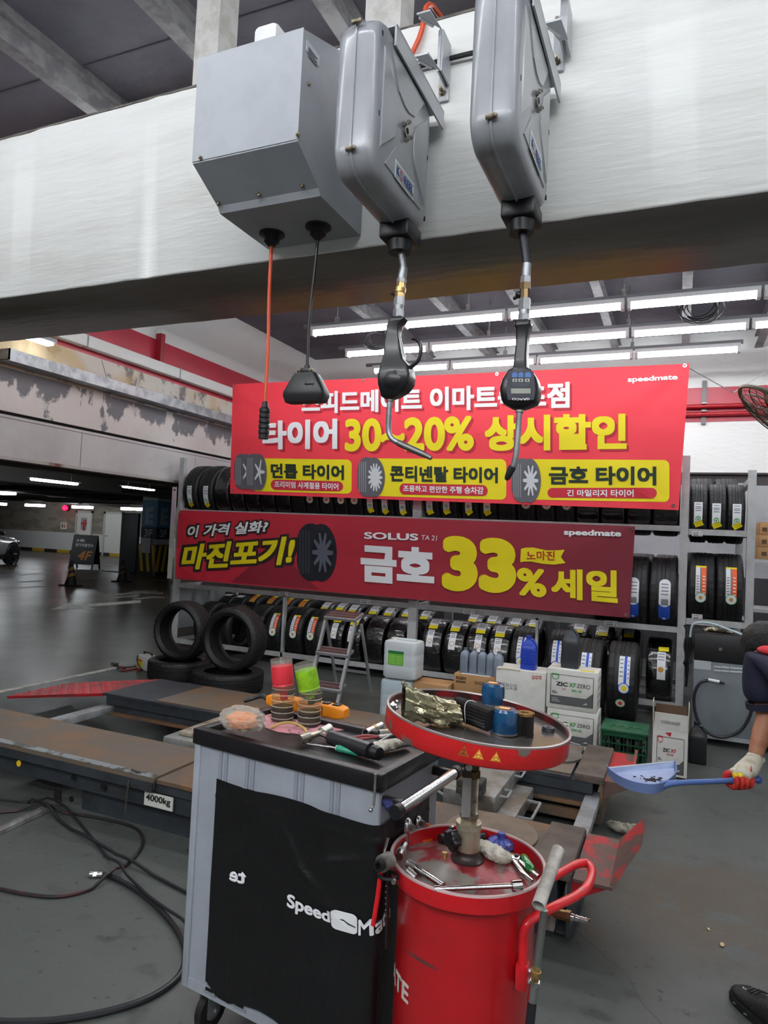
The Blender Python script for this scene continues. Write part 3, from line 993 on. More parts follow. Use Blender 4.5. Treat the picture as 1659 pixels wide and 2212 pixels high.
# ---------------------------------------------------------------- tyres
TYM = mat('tyre_rubber', (30, 30, 32), 0.5, c2=(24, 24, 26), ns=30, bump=0.12, bs=150)
TYW = mat('tyre_in_film', (14, 14, 16), 0.2, coat=1.0, bump=0.85, bs=26)
TYMESH = {}


def tyre_mesh(OD, Wd, film=False, rim=0.66):
    key = (OD, Wd, film, rim)
    if key in TYMESH:
        return TYMESH[key]
    Ro, Ri, w = OD / 2, OD / 2 * rim, Wd / 2
    prof = [(Ri, -w * 0.80, 0), (Ri + 0.012, -w * 0.92, 0), (Ri + (Ro - Ri) * 0.45, -w, 0), (Ro - 0.035, -w * 0.97, 0), (Ro - 0.012, -w * 0.90, 1)]
    g = 0.007
    tx = [-0.80, -0.52, -0.50, -0.44, -0.42, -0.17, -0.15, -0.09, -0.07, 0.07, 0.09, 0.15, 0.17, 0.42, 0.44, 0.50, 0.52, 0.80]
    gr = [0, 0, 1, 1, 0, 0, 1, 1, 0, 0, 1, 1, 0, 0, 1, 1, 0, 0]
    for x, q in zip(tx, gr):
        prof.append((Ro - 0.006 * x * x - (0 if film else g * q), x * w, 1 if (abs(x) > 0.5 and not q) else 0))
    prof += [(Ro - 0.012, w * 0.90, 1), (Ro - 0.035, w * 0.97, 0), (Ri + (Ro - Ri) * 0.45, w, 0), (Ri + 0.012, w * 0.92, 0), (Ri, w * 0.80, 0),
             (Ri + 0.02, w * 0.72, 0), (Ro - 0.04, w * 0.72, 0), (Ro - 0.025, 0, 0), (Ro - 0.04, -w * 0.72, 0), (Ri + 0.02, -w * 0.72, 0)]
    n = 96
    rs = []
    for r_, x, sh in prof:
        ring = []
        for j in range(n):
            a = 2 * PI * j / n
            rr = r_ - (0.006 if (sh and j % 3 == 0 and not film) else 0) + (0.0022 * noise.noise(V((x * 30, cos(a) * 7, sin(a) * 7))) if film else 0)
            ring.append((x, rr * cos(a), rr * sin(a)))
        rs.append(ring)
    me = mesh('tyre', MB().rings(rs, closed=True), TYW if film else TYM, ang=40)
    TYMESH[key] = me
    return me


LBM = [PAPER, INKG, YEL, ORA, BLUEP, INKB, REDP, GREENP, mat('label_kraft', (196, 140, 50), 0.6)]


def lab(mb, Ro, x0, x1, a0, a1, k, lift=0.003, n=7):
    """patch on the tread between two heights (degrees above the axle, on the side facing the room)"""
    r_ = Ro + lift
    rows_ = []
    for i in range(n + 1):
        a = R(a0 + (a1 - a0) * i / n)
        rows_.append([(x0, -r_ * cos(a), r_ * sin(a)), (x1, -r_ * cos(a), r_ * sin(a))])
    vs = [p for q in rows_ for p in q]
    fs = [(2 * i, 2 * i + 1, 2 * i + 3, 2 * i + 2) for i in range(n)]
    mb.m(k).add(vs, fs)


def disc(mb, Ro, x, a, rad, k, lift=0.004, sy=1.0, n=18):
    pts = []
    for j in range(n):
        t_ = 2 * PI * j / n
        aa = R(a) + rad * sy * sin(t_) / Ro
        pts.append((x + rad * cos(t_), -(Ro + lift) * cos(aa), (Ro + lift) * sin(aa)))
    mb.m(k).poly(pts)


def stick(o, kind, OD, Wd, rnd):
    """paper labels stuck on the tread of tyre o"""
    Ro = OD / 2
    s = rnd.uniform(-0.1, 0.1) * Wd
    da = rnd.uniform(-3, 3)

    def put(name, mb):
        q = bpy.data.objects.new(name, mesh(name, mb, LBM, smooth=True))
        COL.objects.link(q)
        q.parent = o

    def lines(mb, x0, x1, aa, k=1):
        for a in aa:
            lab(mb, Ro, x0, x1, a - 0.8, a + 0.8, k, 0.0045, 1)

    def yellow(x, a, w=0.075, h=8, tilt=True):
        mb = MB()
        r_ = Ro + 0.006
        rot = rnd.uniform(0.35, 0.7) if tilt else 0.04
        pts = []
        for u, v in ((-1, -1), (1, -1), (1, 1), (-1, 1)):
            uu = u * w / 2 * cos(rot) - v * 0.026 * sin(rot)
            vv = u * w / 2 * sin(rot) + v * 0.026 * cos(rot)
            aa = R(a) + vv / Ro
            pts.append((x + uu, -r_ * cos(aa), r_ * sin(aa)))
        mb.m(2).poly(pts)
        put('yellow_tag', mb)
    if kind == 'wy':            # white strip, yellow tag at its foot
        da += 31 + 11 - math.degrees(math.asin(math.sqrt(Ro * Ro - 0.0576) / Ro))
        mb = MB()
        lab(mb, Ro, s - 0.036, s + 0.036, -33 + da, 10 + da, 0)
        lines(mb, s - 0.026, s + 0.026, (6 + da, 1 + da, -2 + da, -6 + da))
        disc(mb, Ro, s, -21 + da, 0.022, 7, 0.0045)
        disc(mb, Ro, s, -22 + da, 0.016, 0, 0.006)
        disc(mb, Ro, s, -22 + da, 0.008, 7, 0.007)
        put('label', mb)
        yellow(s + 0.006, -31 + da)
    elif kind in ('or', 'orlow'):
        a0, a1 = (-16, 40) if kind == 'or' else (-2, 48)
        mb = MB()
        lab(mb, Ro, s - 0.045, s + 0.045, a1 - 3, a1, 2)
        lab(mb, Ro, s - 0.045, s - 0.008, a0 + 8, a1 - 3, 0)
        lab(mb, Ro, s - 0.008, s + 0.006, a0 + 8, a1 - 3, 1)
        lab(mb, Ro, s + 0.006, s + 0.045, a0 + 8, a1 - 3, 3)
        lines(mb, s - 0.038, s - 0.016, [a0 + 14 + 4 * q for q in range(7)])
        lines(mb, s + 0.014, s + 0.036, [a0 + 13 + 5 * q for q in range(6)], 0)
        disc(mb, Ro, s, a0 + 6, 0.048, 7, 0.005)
        disc(mb, Ro, s, a0 + 6, 0.042, 0, 0.006)
        disc(mb, Ro, s, a0 + 6, 0.016, 8, 0.007)
        put('label', mb)
    elif kind == 'blue':
        mb = MB()
        hw = 0.05
        lab(mb, Ro, s - hw, s + hw, -16, 18, 0)
        disc(mb, Ro, s, 18, hw, 0, 0.003)
        lab(mb, Ro, s - hw, s + hw, -32, -12, 4, 0.004)
        disc(mb, Ro, s, -30, hw, 4, 0.004)
        disc(mb, Ro, s, -8, hw * 0.97, 0, 0.0048)
        lab(mb, Ro, s - 0.03, s + 0.032, -13, -4, 1, 0.0055)
        lines(mb, s - 0.032, s + 0.032, (18, 13, 8, 3))
        lab(mb, Ro, s - 0.012, s + 0.012, -36, -33, 0, 0.006)
        put('label', mb)
    elif kind == 'bw':          # white with blue stripe and round badge
        mb = MB()
        lab(mb, Ro, s - 0.045, s + 0.045, 4, 46, 0)
        lab(mb, Ro, s - 0.002, s + 0.02, 4, 46, 4, 0.004)
        lines(mb, s - 0.038, s - 0.01, (40, 34, 28, 22, 16))
        lines(mb, s + 0.028, s + 0.038, (38, 32, 26, 20, 14), 4)
        disc(mb, Ro, s, 0, 0.047, 4, 0.005)
        disc(mb, Ro, s, 0, 0.04, 0, 0.006)
        disc(mb, Ro, s + 0.006, 0, 0.022, 2, 0.007)
        put('label', mb)
    elif kind == 'top':         # pale label, yellow tag, second strip, on a wrapped tyre
        mb = MB()
        lab(mb, Ro, s - 0.05, s + 0.05, 52 + da, 76 + da, 0)
        lines(mb, s - 0.04, s + 0.04, [73 + da - 3 * q for q in range(6)])
        put('label', mb)
        yellow(s + 0.004, 47 + da, 0.1, tilt=False)
        mb = MB()
        lab(mb, Ro, s - 0.036, s + 0.036, 6 + da, 40 + da, 0)
        lines(mb, s - 0.028, s + 0.028, (37 + da, 33 + da, 30 + da))
        disc(mb, Ro, s, 17 + da, 0.026, 8, 0.0045)
        disc(mb, Ro, s, 17 + da, 0.02, 0, 0.006)
        put('lower_label', mb)
    elif kind == 'backw':
        mb = MB()
        lab(mb, Ro, s - 0.05, s + 0.05, 56 + da, 80 + da, 0)
        lines(mb, s - 0.04, s + 0.04, [76 + da - 4 * q for q in range(4)])
        put('label', mb)
        yellow(s, 50 + da, 0.1, tilt=False)
    elif kind == 'backo':
        mb = MB()
        lab(mb, Ro, s - 0.042, s + 0.042, 45 + da, 74 + da, 8)
        disc(mb, Ro, s, 62 + da, 0.026, 3, 0.005)
        put('label', mb)
        yellow(s, 78 + da, 0.08, tilt=False)
    elif kind == 'topw':
        mb = MB()
        lab(mb, Ro, s - 0.055, s + 0.055, 68 + da, 84 + da, 0)
        put('label', mb)
    elif kind == 'wystrip':     # wrapped, yellow tag above a white strip
        yellow(s + 0.02, 48, 0.09, tilt=False)
        mb = MB()
        lab(mb, Ro, s - 0.033, s + 0.04, -4, 42, 0)
        lines(mb, s - 0.026, s + 0.032, (38, 33, 28))
        disc(mb, Ro, s, 12, 0.025, 8, 0.0045)
        put('label', mb)


DESC = {'wy': 'tyre with white paper label and yellow tag', 'or': 'wide tyre with white and orange label', 'orlow': 'tyre with white and orange label', 'blue': 'tyre with oval white and blue label',
        'bw': 'tyre with white and blue striped label', 'top': 'film wrapped tyre with two white labels', 'backw': 'film wrapped tyre with pale label top', 'backo': 'tyre with orange label on top', None: 'plain black tyre', 'film': 'film wrapped black tyre',
        'topw': 'black tyre with blank white label', 'wystrip': 'glossy wrapped tyre, yellow tag above white strip'}
rnd = random.Random(5)


def tyre_row(where, yc, zr, items, h=0.24, floor=False, low=False):
    cnt = {}
    bays = [(-5.88, -4.31), (-4.27, -2.71), (-2.59, -1.325), (-1.275, 0.002), (0.08, 0.554)] if low else [(-5.88, -2.71), (-2.59, 0.002), (0.08, 0.554)]
    L = []
    for px, py, OD, Wd, kind in items:
        x = pY(px, py, yc - OD * 0.45).x
        b_ = min(bays, key=lambda q: max(q[0] - x, x - q[1], 0))
        L.append([x, b_, OD, Wd, kind])
    if not floor:
        for i, q in enumerate(L):
            q[0] = max(q[0], q[1][0] + q[3] / 2 + 0.004)
            if i and L[i - 1][1] == q[1]:
                q[0] = max(q[0], L[i - 1][0] + (L[i - 1][3] + q[3]) / 2 + 0.003)
        for i in range(len(L) - 1, -1, -1):
            q = L[i]
            q[0] = min(q[0], q[1][1] - q[3] / 2 - 0.004)
            if i < len(L) - 1 and L[i + 1][1] == q[1]:
                q[0] = min(q[0], L[i + 1][0] - (L[i + 1][3] + q[3]) / 2 - 0.003)
    for x, b_, OD, Wd, kind in L:
        Ro = OD / 2
        zc = Ro + 0.001 if floor else zr + math.sqrt(max(Ro * Ro - h * h, 0.01)) + 0.008
        me = tyre_mesh(OD, Wd, kind in ('top', 'backw', 'film', 'wystrip'))
        o = bpy.data.objects.new('tyre', me)
        COL.objects.link(o)
        o.location = (x, yc, zc)
        i = cnt.get(kind, 0)
        cnt[kind] = i + 1
        tag(o, '%s %s from left, %s' % (ORD[i], DESC[kind], where), 'tyre', 'tyres, ' + where)
        if kind in ('wy', 'or', 'orlow', 'blue', 'bw', 'top', 'backw', 'backo', 'topw', 'wystrip'):
            stick(o, kind, OD, Wd, rnd)


# top level, front line
tyre_row('top rack shelf', 7.28, RZ[2], [
    (412, 1060, 0.68, 0.225, 'wy'), (445, 1060, 0.68, 0.225, 'wy'), (480, 1060, 0.68, 0.225, 'film'), (513, 1070, 0.66, 0.215, 'film'), (545, 1080, 0.66, 0.215, 'film'), (577, 1080, 0.66, 0.215, 'film'), (611, 1085, 0.66, 0.215, 'film'),
    (642, 1085, 0.64, 0.19, None), (672, 1085, 0.64, 0.185, 'or'), (701, 1085, 0.64, 0.185, 'or'), (731, 1085, 0.64, 0.185, 'or'), (762, 1085, 0.64, 0.185, 'or'),
    (792, 1090, 0.64, 0.19, 'wy'), (822, 1090, 0.64, 0.19, 'wy'), (853, 1090, 0.64, 0.19, 'wy'),
    (927, 1100, 0.64, 0.195, 'wy'), (963, 1100, 0.64, 0.195, 'wy'), (1018, 1105, 0.64, 0.195, 'wy'), (1055, 1105, 0.64, 0.195, 'wy'), (1092, 1108, 0.64, 0.195, None), (1128, 1110, 0.64, 0.195, 'or'), (1166, 1110, 0.64, 0.195, 'or'), (1208, 1112, 0.64, 0.195, 'or'),
    (1262, 1115, 0.64, 0.235, 'film'), (1314, 1115, 0.64, 0.235, 'film'), (1366, 1118, 0.64, 0.235, 'film'), (1424, 1118, 0.64, 0.245, 'film')])
tyre_row('narrow bay top shelf', 7.28, RZ3[2], [(1510, 1100, 0.57, 0.152, 'wy'), (1553, 1100, 0.57, 0.152, 'wy'), (1595, 1100, 0.57, 0.152, 'wy')])
tyre_row('narrow bay top shelf, rear', 8.04, RZ3[2], [(1526, 1050, 0.67, 0.23, None), (1579, 1050, 0.67, 0.23, None)])
# middle level
tyre_row('middle rack shelf', 7.28, RZ[1], [(1328, 1280, 0.73, 0.25, None), (1384, 1280, 0.73, 0.25, 'blue'), (1437, 1280, 0.73, 0.25, 'blue')])
tyre_row('middle rack shelf, rear', 8.04, RZ[1], [(1352, 1200, 0.75, 0.25, None), (1404, 1200, 0.75, 0.25, None), (1450, 1200, 0.75, 0.23, None)])
tyre_row('narrow bay middle shelf', 7.28, RZ3[1], [(1522, 1270, 0.705, 0.23, 'or'), (1583, 1270, 0.705, 0.23, 'or')])
tyre_row('narrow bay middle shelf, rear', 8.04, RZ3[1], [(1520, 1270, 0.7, 0.23, None), (1576, 1270, 0.7, 0.23, None)])
# bottom level
tyre_row('bottom rack shelf, front line', 7.28, RZ[0], [
    (432, 1380, 0.6, 0.23, None), (478, 1380, 0.6, 0.23, None), (548, 1370, 0.62, 0.23, None), (590, 1375, 0.63, 0.225, 'orlow'), (633, 1380, 0.63, 0.225, 'orlow'), (676, 1385, 0.63, 0.225, 'orlow'), (722, 1390, 0.62, 0.22, 'top'), (762, 1390, 0.62, 0.2, 'top'), (806, 1400, 0.62, 0.24, 'film'), (852, 1400, 0.62, 0.23, 'film'),
    (931, 1400, 0.645, 0.235, 'top'), (979, 1405, 0.645, 0.235, 'top'), (1037, 1410, 0.645, 0.235, 'top'), (1095, 1410, 0.645, 0.235, 'top'), (1150, 1415, 0.65, 0.235, 'bw'), (1206, 1420, 0.65, 0.235, 'bw'), (1424, 1440, 0.66, 0.235, 'wystrip')], low=True)
tyre_row('bottom rack shelf, rear line', 8.04, RZ[0], [
    (452, 1290, 0.62, 0.21, 'topw'), (492, 1292, 0.62, 0.21, 'topw'), (536, 1294, 0.64, 0.21, 'backo'), (576, 1296, 0.64, 0.21, 'backo'), (610, 1300, 0.64, 0.19, 'backo'), (645, 1302, 0.64, 0.19, 'backo'),
    (682, 1305, 0.64, 0.19, 'backw'), (716, 1308, 0.64, 0.19, 'backw'), (757, 1310, 0.64, 0.2, 'backw'), (796, 1312, 0.64, 0.2, 'backw'), (833, 1315, 0.64, 0.2, 'backw'), (870, 1318, 0.64, 0.2, 'backw'),
    (930, 1325, 0.64, 0.2, 'backw'), (1019, 1330, 0.65, 0.21, 'backw'), (1061, 1332, 0.65, 0.21, 'backw'), (1106, 1335, 0.65, 0.21, 'backw'), (1147, 1338, 0.65, 0.21, 'backw'), (1246, 1348, 0.65, 0.23, 'backw'), (1305, 1352, 0.65, 0.23, 'backw'), (1361, 1355, 0.65, 0.23, 'backw')], low=True)
tyre_row('on the floor before the rack', 6.655, 0, [(1268, 1440, 0.71, 0.245, 'bw'), (1342, 1450, 0.715, 0.25, 'bw')], floor=True)
q = [o for o in COL.objects if o.get('group') == 'tyres, on the floor before the rack'][1]
mb = MB()
disc(mb, 0.3575, 0.0, -22, 0.042, 7, 0.004)
disc(mb, 0.3575, 0.0, -22, 0.036, 0, 0.005)
disc(mb, 0.3575, 0.0, -22, 0.018, 3, 0.006)
o = bpy.data.objects.new('round_sticker', mesh('round_sticker', mb, LBM))
COL.objects.link(o)
o.parent = q

# loose tyres at the left end of the rack
for nm, lab_, p, rot, OD, Wd in (
        ('tyre', 'flat lying tyre under the leftmost standing tyre beside the lift', (-4.78, 5.80, 0.098), 'Z', 0.66, 0.19),
        ('tyre', 'flat lying tyre under the standing tyre beside the bottles', (-4.04, 5.62, 0.098), 'Z', 0.70, 0.19),
        ('tyre', 'leftmost tyre standing on edge on a lying tyre, hollow side forward', (-4.70, 5.72, 0.197 + 0.305), 'Y', 0.61, 0.24),
        ('tyre', 'right one of two tyres standing on edge on lying tyres, hollow side forward', (-3.95, 5.58, 0.197 + 0.31), 'Y', 0.62, 0.25)):
    o = bpy.data.objects.new(nm, tyre_mesh(OD, Wd, False, 0.74 if rot == 'Y' else 0.66))
    COL.objects.link(o)
    o.location = p
    o.rotation_euler = (0, R(90), 0) if rot == 'Z' else (0, 0, R(92))
    tag(o, lab_, 'tyre', 'loose tyres beside the lift')

# side poster and plastic sheet at the left end of the rack
t = thing('side_poster', 'narrow white and pink poster edge tied to the left rack post', 'poster', (-5.99, 7.0, 0.9))
q0, q1 = pY(383, 1052, 6.97), pY(372, 1250, 6.97)
part(t, 'sheet', MB().m(0).box(-6.03, -5.96, 6.962, 6.97, q1.z, 1.62).m(1).box(-6.03, -5.96, 6.962, 6.97, 1.62, q0.z), [mat('poster_cream', (206, 204, 196), 0.5), mat('poster_pink', (208, 186, 196), 0.5)])
part(t, 'eyelet', MB().cyl((-5.99, 6.961, q0.z - 0.04), (-5.99, 6.957, q0.z - 0.04), 0.012, n=10), BLK)
t = thing('plastic_sheet', 'hanging clear plastic sheet at the lower left end of the rack', 'sheet', (-6.0, 7.2, 0.3))
mb = MB()
rs = []
for i in range(14):
    y = 6.98 + i * 0.09
    rs.append([(-5.985 + 0.02 * sin(i * 1.7), y, 0.25), (-5.98 + 0.014 * sin(i * 1.7 + 1), y, 0.52), (-5.975, y, 0.83)])
vs = [p for r_ in rs for p in r_]
fs = []
for i in range(13):
    for j in range(2):
        fs.append((3 * i + j, 3 * i + j + 1, 3 * i + 4 + j, 3 * i + 3 + j))
part(t, 'film', MB().add(vs, fs), mat('plastic_film', (190, 200, 206), 0.18, alpha=0.45))

# ---------------------------------------------------------------- shelf with cartons at the far right
t = thing('storage_shelf', 'grey storage shelf at the right picture edge holding brown cartons', 'shelf', (1.3, 9.2, 0))
for x in (0.78, 1.9):
    for y in (8.9, 9.5):
        part(t, 'post', MB().box(x - 0.02, x + 0.02, y - 0.02, y + 0.02, 0, 2.1), RACKP)
for z in (0.35, 0.95, 1.52):
    part(t, 'shelf_board', MB().box(0.8, 1.88, 8.9, 9.5, z - 0.04, z), RACKP)
CART = mat('carton', (176, 136, 92), 0.7, c2=(164, 124, 82), ns=4)
for k, (z0, z1) in enumerate(((1.521, 1.66), (1.661, 1.80), (1.801, 1.95))):
    t = thing('carton', 'brown printed carton, %s in the pile on the grey storage shelf' % ['lowest', 'middle one', 'topmost'][k], 'carton', (1.2, 9.2, z0), 0, 'cartons on the storage shelf')
    part(t, 'box', MB().rbox(0.83 + 0.01 * k, 1.7, 8.92, 9.4, z0, z1, 0.006), CART)
    mb = MB()
    for j in range(4):
        mb.box(0.87 + j * 0.09, 0.92 + j * 0.09, 8.916, 8.92, z0 + 0.04, z0 + 0.085)
    part(t, 'print', mb, mat('carton_ink', (90, 62, 40), 0.7))

# ================================================================ BANNERS
def banner(name, label, corners, y, mats, wave, folds):
    tl, tr, bl, br = [pY(px, py, y) for px, py in corners]

    def fn(u, v, k=0):
        a = tl.lerp(tr, u)
        b_ = bl.lerp(br, u)
        p = b_.lerp(a, v)
        d = wave * (sin(u * 9 + v * 1.5) + 0.6 * sin(u * 21 - v * 3 + 1))
        for cu, cv, amp, dirx, diry in folds:
            du, dv = (u - cu) * (tr.x - tl.x), (v - cv) * (tl.z - bl.z)
            s = du * diry - dv * dirx
            al = max(0.0, du * dirx + dv * diry)
            wd_ = 0.02 + al * 0.16
            if al > 0:
                d += amp * math.exp(-(s / wd_) ** 2) * min(1, al * 5) * math.exp(-al * 1.3)
        return V((p.x, y - d - 0.0025 * k, p.z))
    nu, nv = 120, 36
    vs = [fn(i / nu, j / nv) for j in range(nv + 1) for i in range(nu + 1)]
    fs = [(j * (nu + 1) + i, j * (nu + 1) + i + 1, (j + 1) * (nu + 1) + i + 1, (j + 1) * (nu + 1) + i) for j in range(nv) for i in range(nu)]
    t = thing(name, label, 'banner', (bl.x, y, bl.z))
    part(t, 'cloth', MB().add(vs, fs), mats)

    def uv(px, py):
        p = pY(px, py, y)
        u = 0.5
        for _ in range(6):
            v = (p.z - bl.lerp(br, u).z) / (tl.lerp(tr, u).z - bl.lerp(br, u).z)
            xl, xr = bl.lerp(tl, v).x, br.lerp(tr, v).x
            u = (p.x - xl) / (xr - xl)
        return u, v
    return t, fn, uv


def quadfn(fn, uv, pts, k):
    """pts: left-bottom, right-bottom, right-top, left-top in photograph pixels"""
    q = [V((*uv(*p), 0)) for p in pts]

    def g(u, v):
        a = q[0].lerp(q[1], u)
        b_ = q[3].lerp(q[2], u)
        p = a.lerp(b_, v)
        return fn(p.x, p.y, k)
    return g


def on_banner(T, name, mats, k, jobs, fn, uv, label=None):
    if len(jobs) > 1 and all('text' in j for j in jobs):
        return [on_banner(T, name, mats, k, [j], fn, uv) for j in jobs]
    out = MB()
    for j in jobs:
        mb = MB()
        dx, dy = j.get('d', (0, 0))
        pts = [(x + dx, y + dy) for x, y in j['q']]
        q = [V((*uv(*p), 0)) for p in pts]

        def g(u, v):
            p = q[0].lerp(q[1], u).lerp(q[3].lerp(q[2], u), v)
            return (p.x, p.y, 0)
        if 'text' in j:
            write(mb, j['text'], g, j.get('bold', 0.03) * 1.25, j.get('shear', 0), j.get('space', 1.0))
        else:
            mb.poly([g(u, v) for u, v in j['poly']])
        bm = bmesh.new()
        vs = [bm.verts.new(p) for p in mb.v]
        for f in mb.f:
            try:
                bm.faces.new([vs[i] for i in f])
            except ValueError:
                pass
        us, ws = [p[0] for p in mb.v], [p[1] for p in mb.v]
        for axis, lo, hi, st in ((0, min(us), max(us), 1 / 60), (1, min(ws), max(ws), 1 / 18)):
            c = math.ceil(lo / st) * st
            while c < hi:
                bmesh.ops.bisect_plane(bm, geom=bm.verts[:] + bm.edges[:] + bm.faces[:], plane_co=(c, 0, 0) if axis == 0 else (0, c, 0), plane_no=(1, 0, 0) if axis == 0 else (0, 1, 0))
                c += st
        bmesh.ops.triangulate(bm, faces=[f for f in bm.faces if len(f.verts) > 4])
        bm.verts.index_update()
        out.m(j.get('m', 0)).add([fn(p.co.x, p.co.y, j.get('k', k) + p.co.z * 400) for p in bm.verts], [[p.index for p in f.verts] for f in bm.faces])
        bm.free()
    return part(T, name, out, mats, smooth=False, label=label)


def box_q(x0, x1, yl0, yl1, yr0, yr1):
    """left edge spans yl0 (top) to yl1 (bottom); right edge yr0 to yr1"""
    return [(x0, yl1), (x1, yr1), (x1, yr0), (x0, yl0)]


UNIT = [(0, 0), (1, 0), (1, 1), (0, 1)]


def rr_unit(asp, r_=0.12):
    return [(x / asp, y) for x, y in rrect(0, asp, 0, 1, r_)]


RED1 = mat('banner_red', (232, 58, 72), 0.55)
t, fn, uv = banner('banner', 'big red banner with white and yellow lettering over the tyre rack', [(503, 830), (1490, 785), (497, 1066), (1466, 1102)], 6.85, RED1, 0.004,
                   [(0, 1, 0.02, 0.8, -0.6), (0, 1, 0.016, 0.45, -0.9), (1, 1, 0.026, -0.82, -0.57), (1, 1, 0.018, -0.4, -0.92), (0.98, 0.0, 0.012, -0.8, 0.6), (0.02, 0.02, 0.012, 0.85, 0.5)])
l1 = box_q(652, 1231, 847, 894, 825, 882)
l2a = box_q(568, 729, 910, 972, 904, 970)
l2b = box_q(745, 1024, 905, 976, 898, 974)
l2c = box_q(1047, 1354, 897, 975, 893, 972)
SHD = mat('banner_shade_print', (176, 30, 46), 0.55)
on_banner(t, 'lettering_shadow', SHD, 1, [dict(text=a, q=q, d=(5, 5), bold=b_) for a, q, b_ in (('스피드메이트 이마트속초점', l1, 0.03), ('타이어', l2a, 0.035), ('30~20%', l2b, 0.03), ('상시할인', l2c, 0.035))], fn, uv)
on_banner(t, 'lettering', [INKW, YEL], 2, [dict(text='스피드메이트 이마트속초점', q=l1, bold=0.03), dict(text='타이어', q=l2a, bold=0.035), dict(text='30~20%', q=l2b, m=1, bold=0.03), dict(text='상시할인', q=l2c, m=1, bold=0.035),
                                           dict(text='speedmate', q=box_q(1356, 1464, 814, 829, 809, 824), bold=0.03)], fn, uv)
boxes = [box_q(545, 760, 990, 1061, 993, 1067), box_q(796, 1094, 990, 1071, 992, 1080), box_q(1132, 1446, 992, 1079, 994, 1085)]
for q in boxes:
    on_banner(t, 'yellow_panel', YEL, 1, [dict(poly=rr_unit((q[1][0] - q[0][0]) / 75.0, 0.14), q=q)], fn, uv)
pills = [box_q(586, 742, 1036, 1058, 1040, 1062), box_q(863, 1054, 1044, 1068, 1048, 1072), box_q(1183, 1419, 1054, 1075, 1054, 1077)]
for q in pills:
    on_banner(t, 'red_pill', mat('pill_red', (196, 38, 56), 0.55), 2, [dict(poly=rr_unit((q[1][0] - q[0][0]) / 22.0, 0.5), q=q)], fn, uv)
on_banner(t, 'panel_lettering', [mat('ink_green', (26, 44, 34), 0.6), INKW], 3, [
    dict(text='던롭 타이어', q=box_q(587, 744, 1001, 1033, 1005, 1037)), dict(text='콘티넨탈 타이어', q=box_q(843, 1076, 1005, 1040, 1010, 1044)), dict(text='금호 타이어', q=box_q(1186, 1418, 1007, 1047, 1008, 1049)),
    dict(text='프리미엄 사계절용 타이어', q=box_q(594, 732, 1039, 1053, 1044, 1059), m=1, bold=0.02), dict(text='조용하고 편안한 주행 승차감', q=box_q(871, 1045, 1048, 1062, 1052, 1068), m=1, bold=0.02), dict(text='긴 마일리지 타이어', q=box_q(1225, 1369, 1058, 1072, 1058, 1074), m=1, bold=0.02)], fn, uv)
TP = [mat('print_tyre', (92, 92, 98), 0.55), mat('print_tread', (138, 138, 146), 0.55), mat('print_rim', (206, 208, 212), 0.55), mat('print_hub', (84, 86, 92), 0.55)]


def ellp(cx, cy, rx, ry, n=28):
    return [(cx + rx * cos(2 * PI * j / n), cy + ry * sin(2 * PI * j / n)) for j in range(n)]


def printed_tyre(q, k, spokes=10, jobs=None):
    jobs = []
    body = rrect(0.0, 0.72, 0.0, 1.0, 0.34, 8)
    jobs.append(dict(poly=body, q=q, k=k, m=0))
    jobs.append(dict(poly=ellp(0.62, 0.5, 0.38, 0.5), q=q, k=k + 0.5, m=0))
    for s in range(4):
        x = 0.06 + s * 0.075
        jobs.append(dict(poly=[(x, 0.12), (x + 0.035, 0.12), (x + 0.035, 0.88), (x, 0.88)], q=q, k=k + 1, m=1))
    jobs.append(dict(poly=ellp(0.65, 0.5, 0.27, 0.37), q=q, k=k + 1, m=3))
    for s in range(spokes):
        a = 2 * PI * s / spokes
        w = 0.09
        jobs.append(dict(poly=[(0.65 + 0.05 * cos(a - 1), 0.5 + 0.07 * sin(a - 1)), (0.65 + 0.26 * cos(a - w), 0.5 + 0.355 * sin(a - w)), (0.65 + 0.26 * cos(a + w), 0.5 + 0.355 * sin(a + w)), (0.65 + 0.05 * cos(a + 1), 0.5 + 0.07 * sin(a + 1))], q=q, k=k + 1.4, m=2))
    jobs.append(dict(poly=ellp(0.65, 0.5, 0.06, 0.08), q=q, k=k + 1.8, m=2))
    return jobs


for i, (q, s) in enumerate(((box_q(507, 552, 980, 1056, 981, 1058), 5), (box_q(534, 579, 980, 1058, 981, 1060), 5), (box_q(773, 832, 987, 1073, 989, 1075), 14), (box_q(1106, 1169, 990, 1085, 991, 1087), 10))):
    on_banner(t, 'printed_tyre', TP, 3, printed_tyre(q, 3 if i != 1 else 5, s), fn, uv)
for u, v in ((0.006, 0.985), (0.345, 0.985), (0.645, 0.985), (0.992, 0.985), (0.99, 0.03), (0.008, 0.03)):
    p = fn(u, v, 1)
    part(t, 'eyelet', MB().pipe(p, p + V((0, -0.004, 0)), 0.018, 0.009, 14), CHROME)
p0 = fn(0.992, 0.985, 0)
solo('guy_line', MB().tube([p0, p0 + V((0.5, 1.5, 0.05)), (1.6, 10.55, p0.z + 1.2)], 0.005, 5), mat('cord_grey', (150, 150, 150), 0.7), 'thin cord from the upper right banner corner to the back wall', 'line', p0)

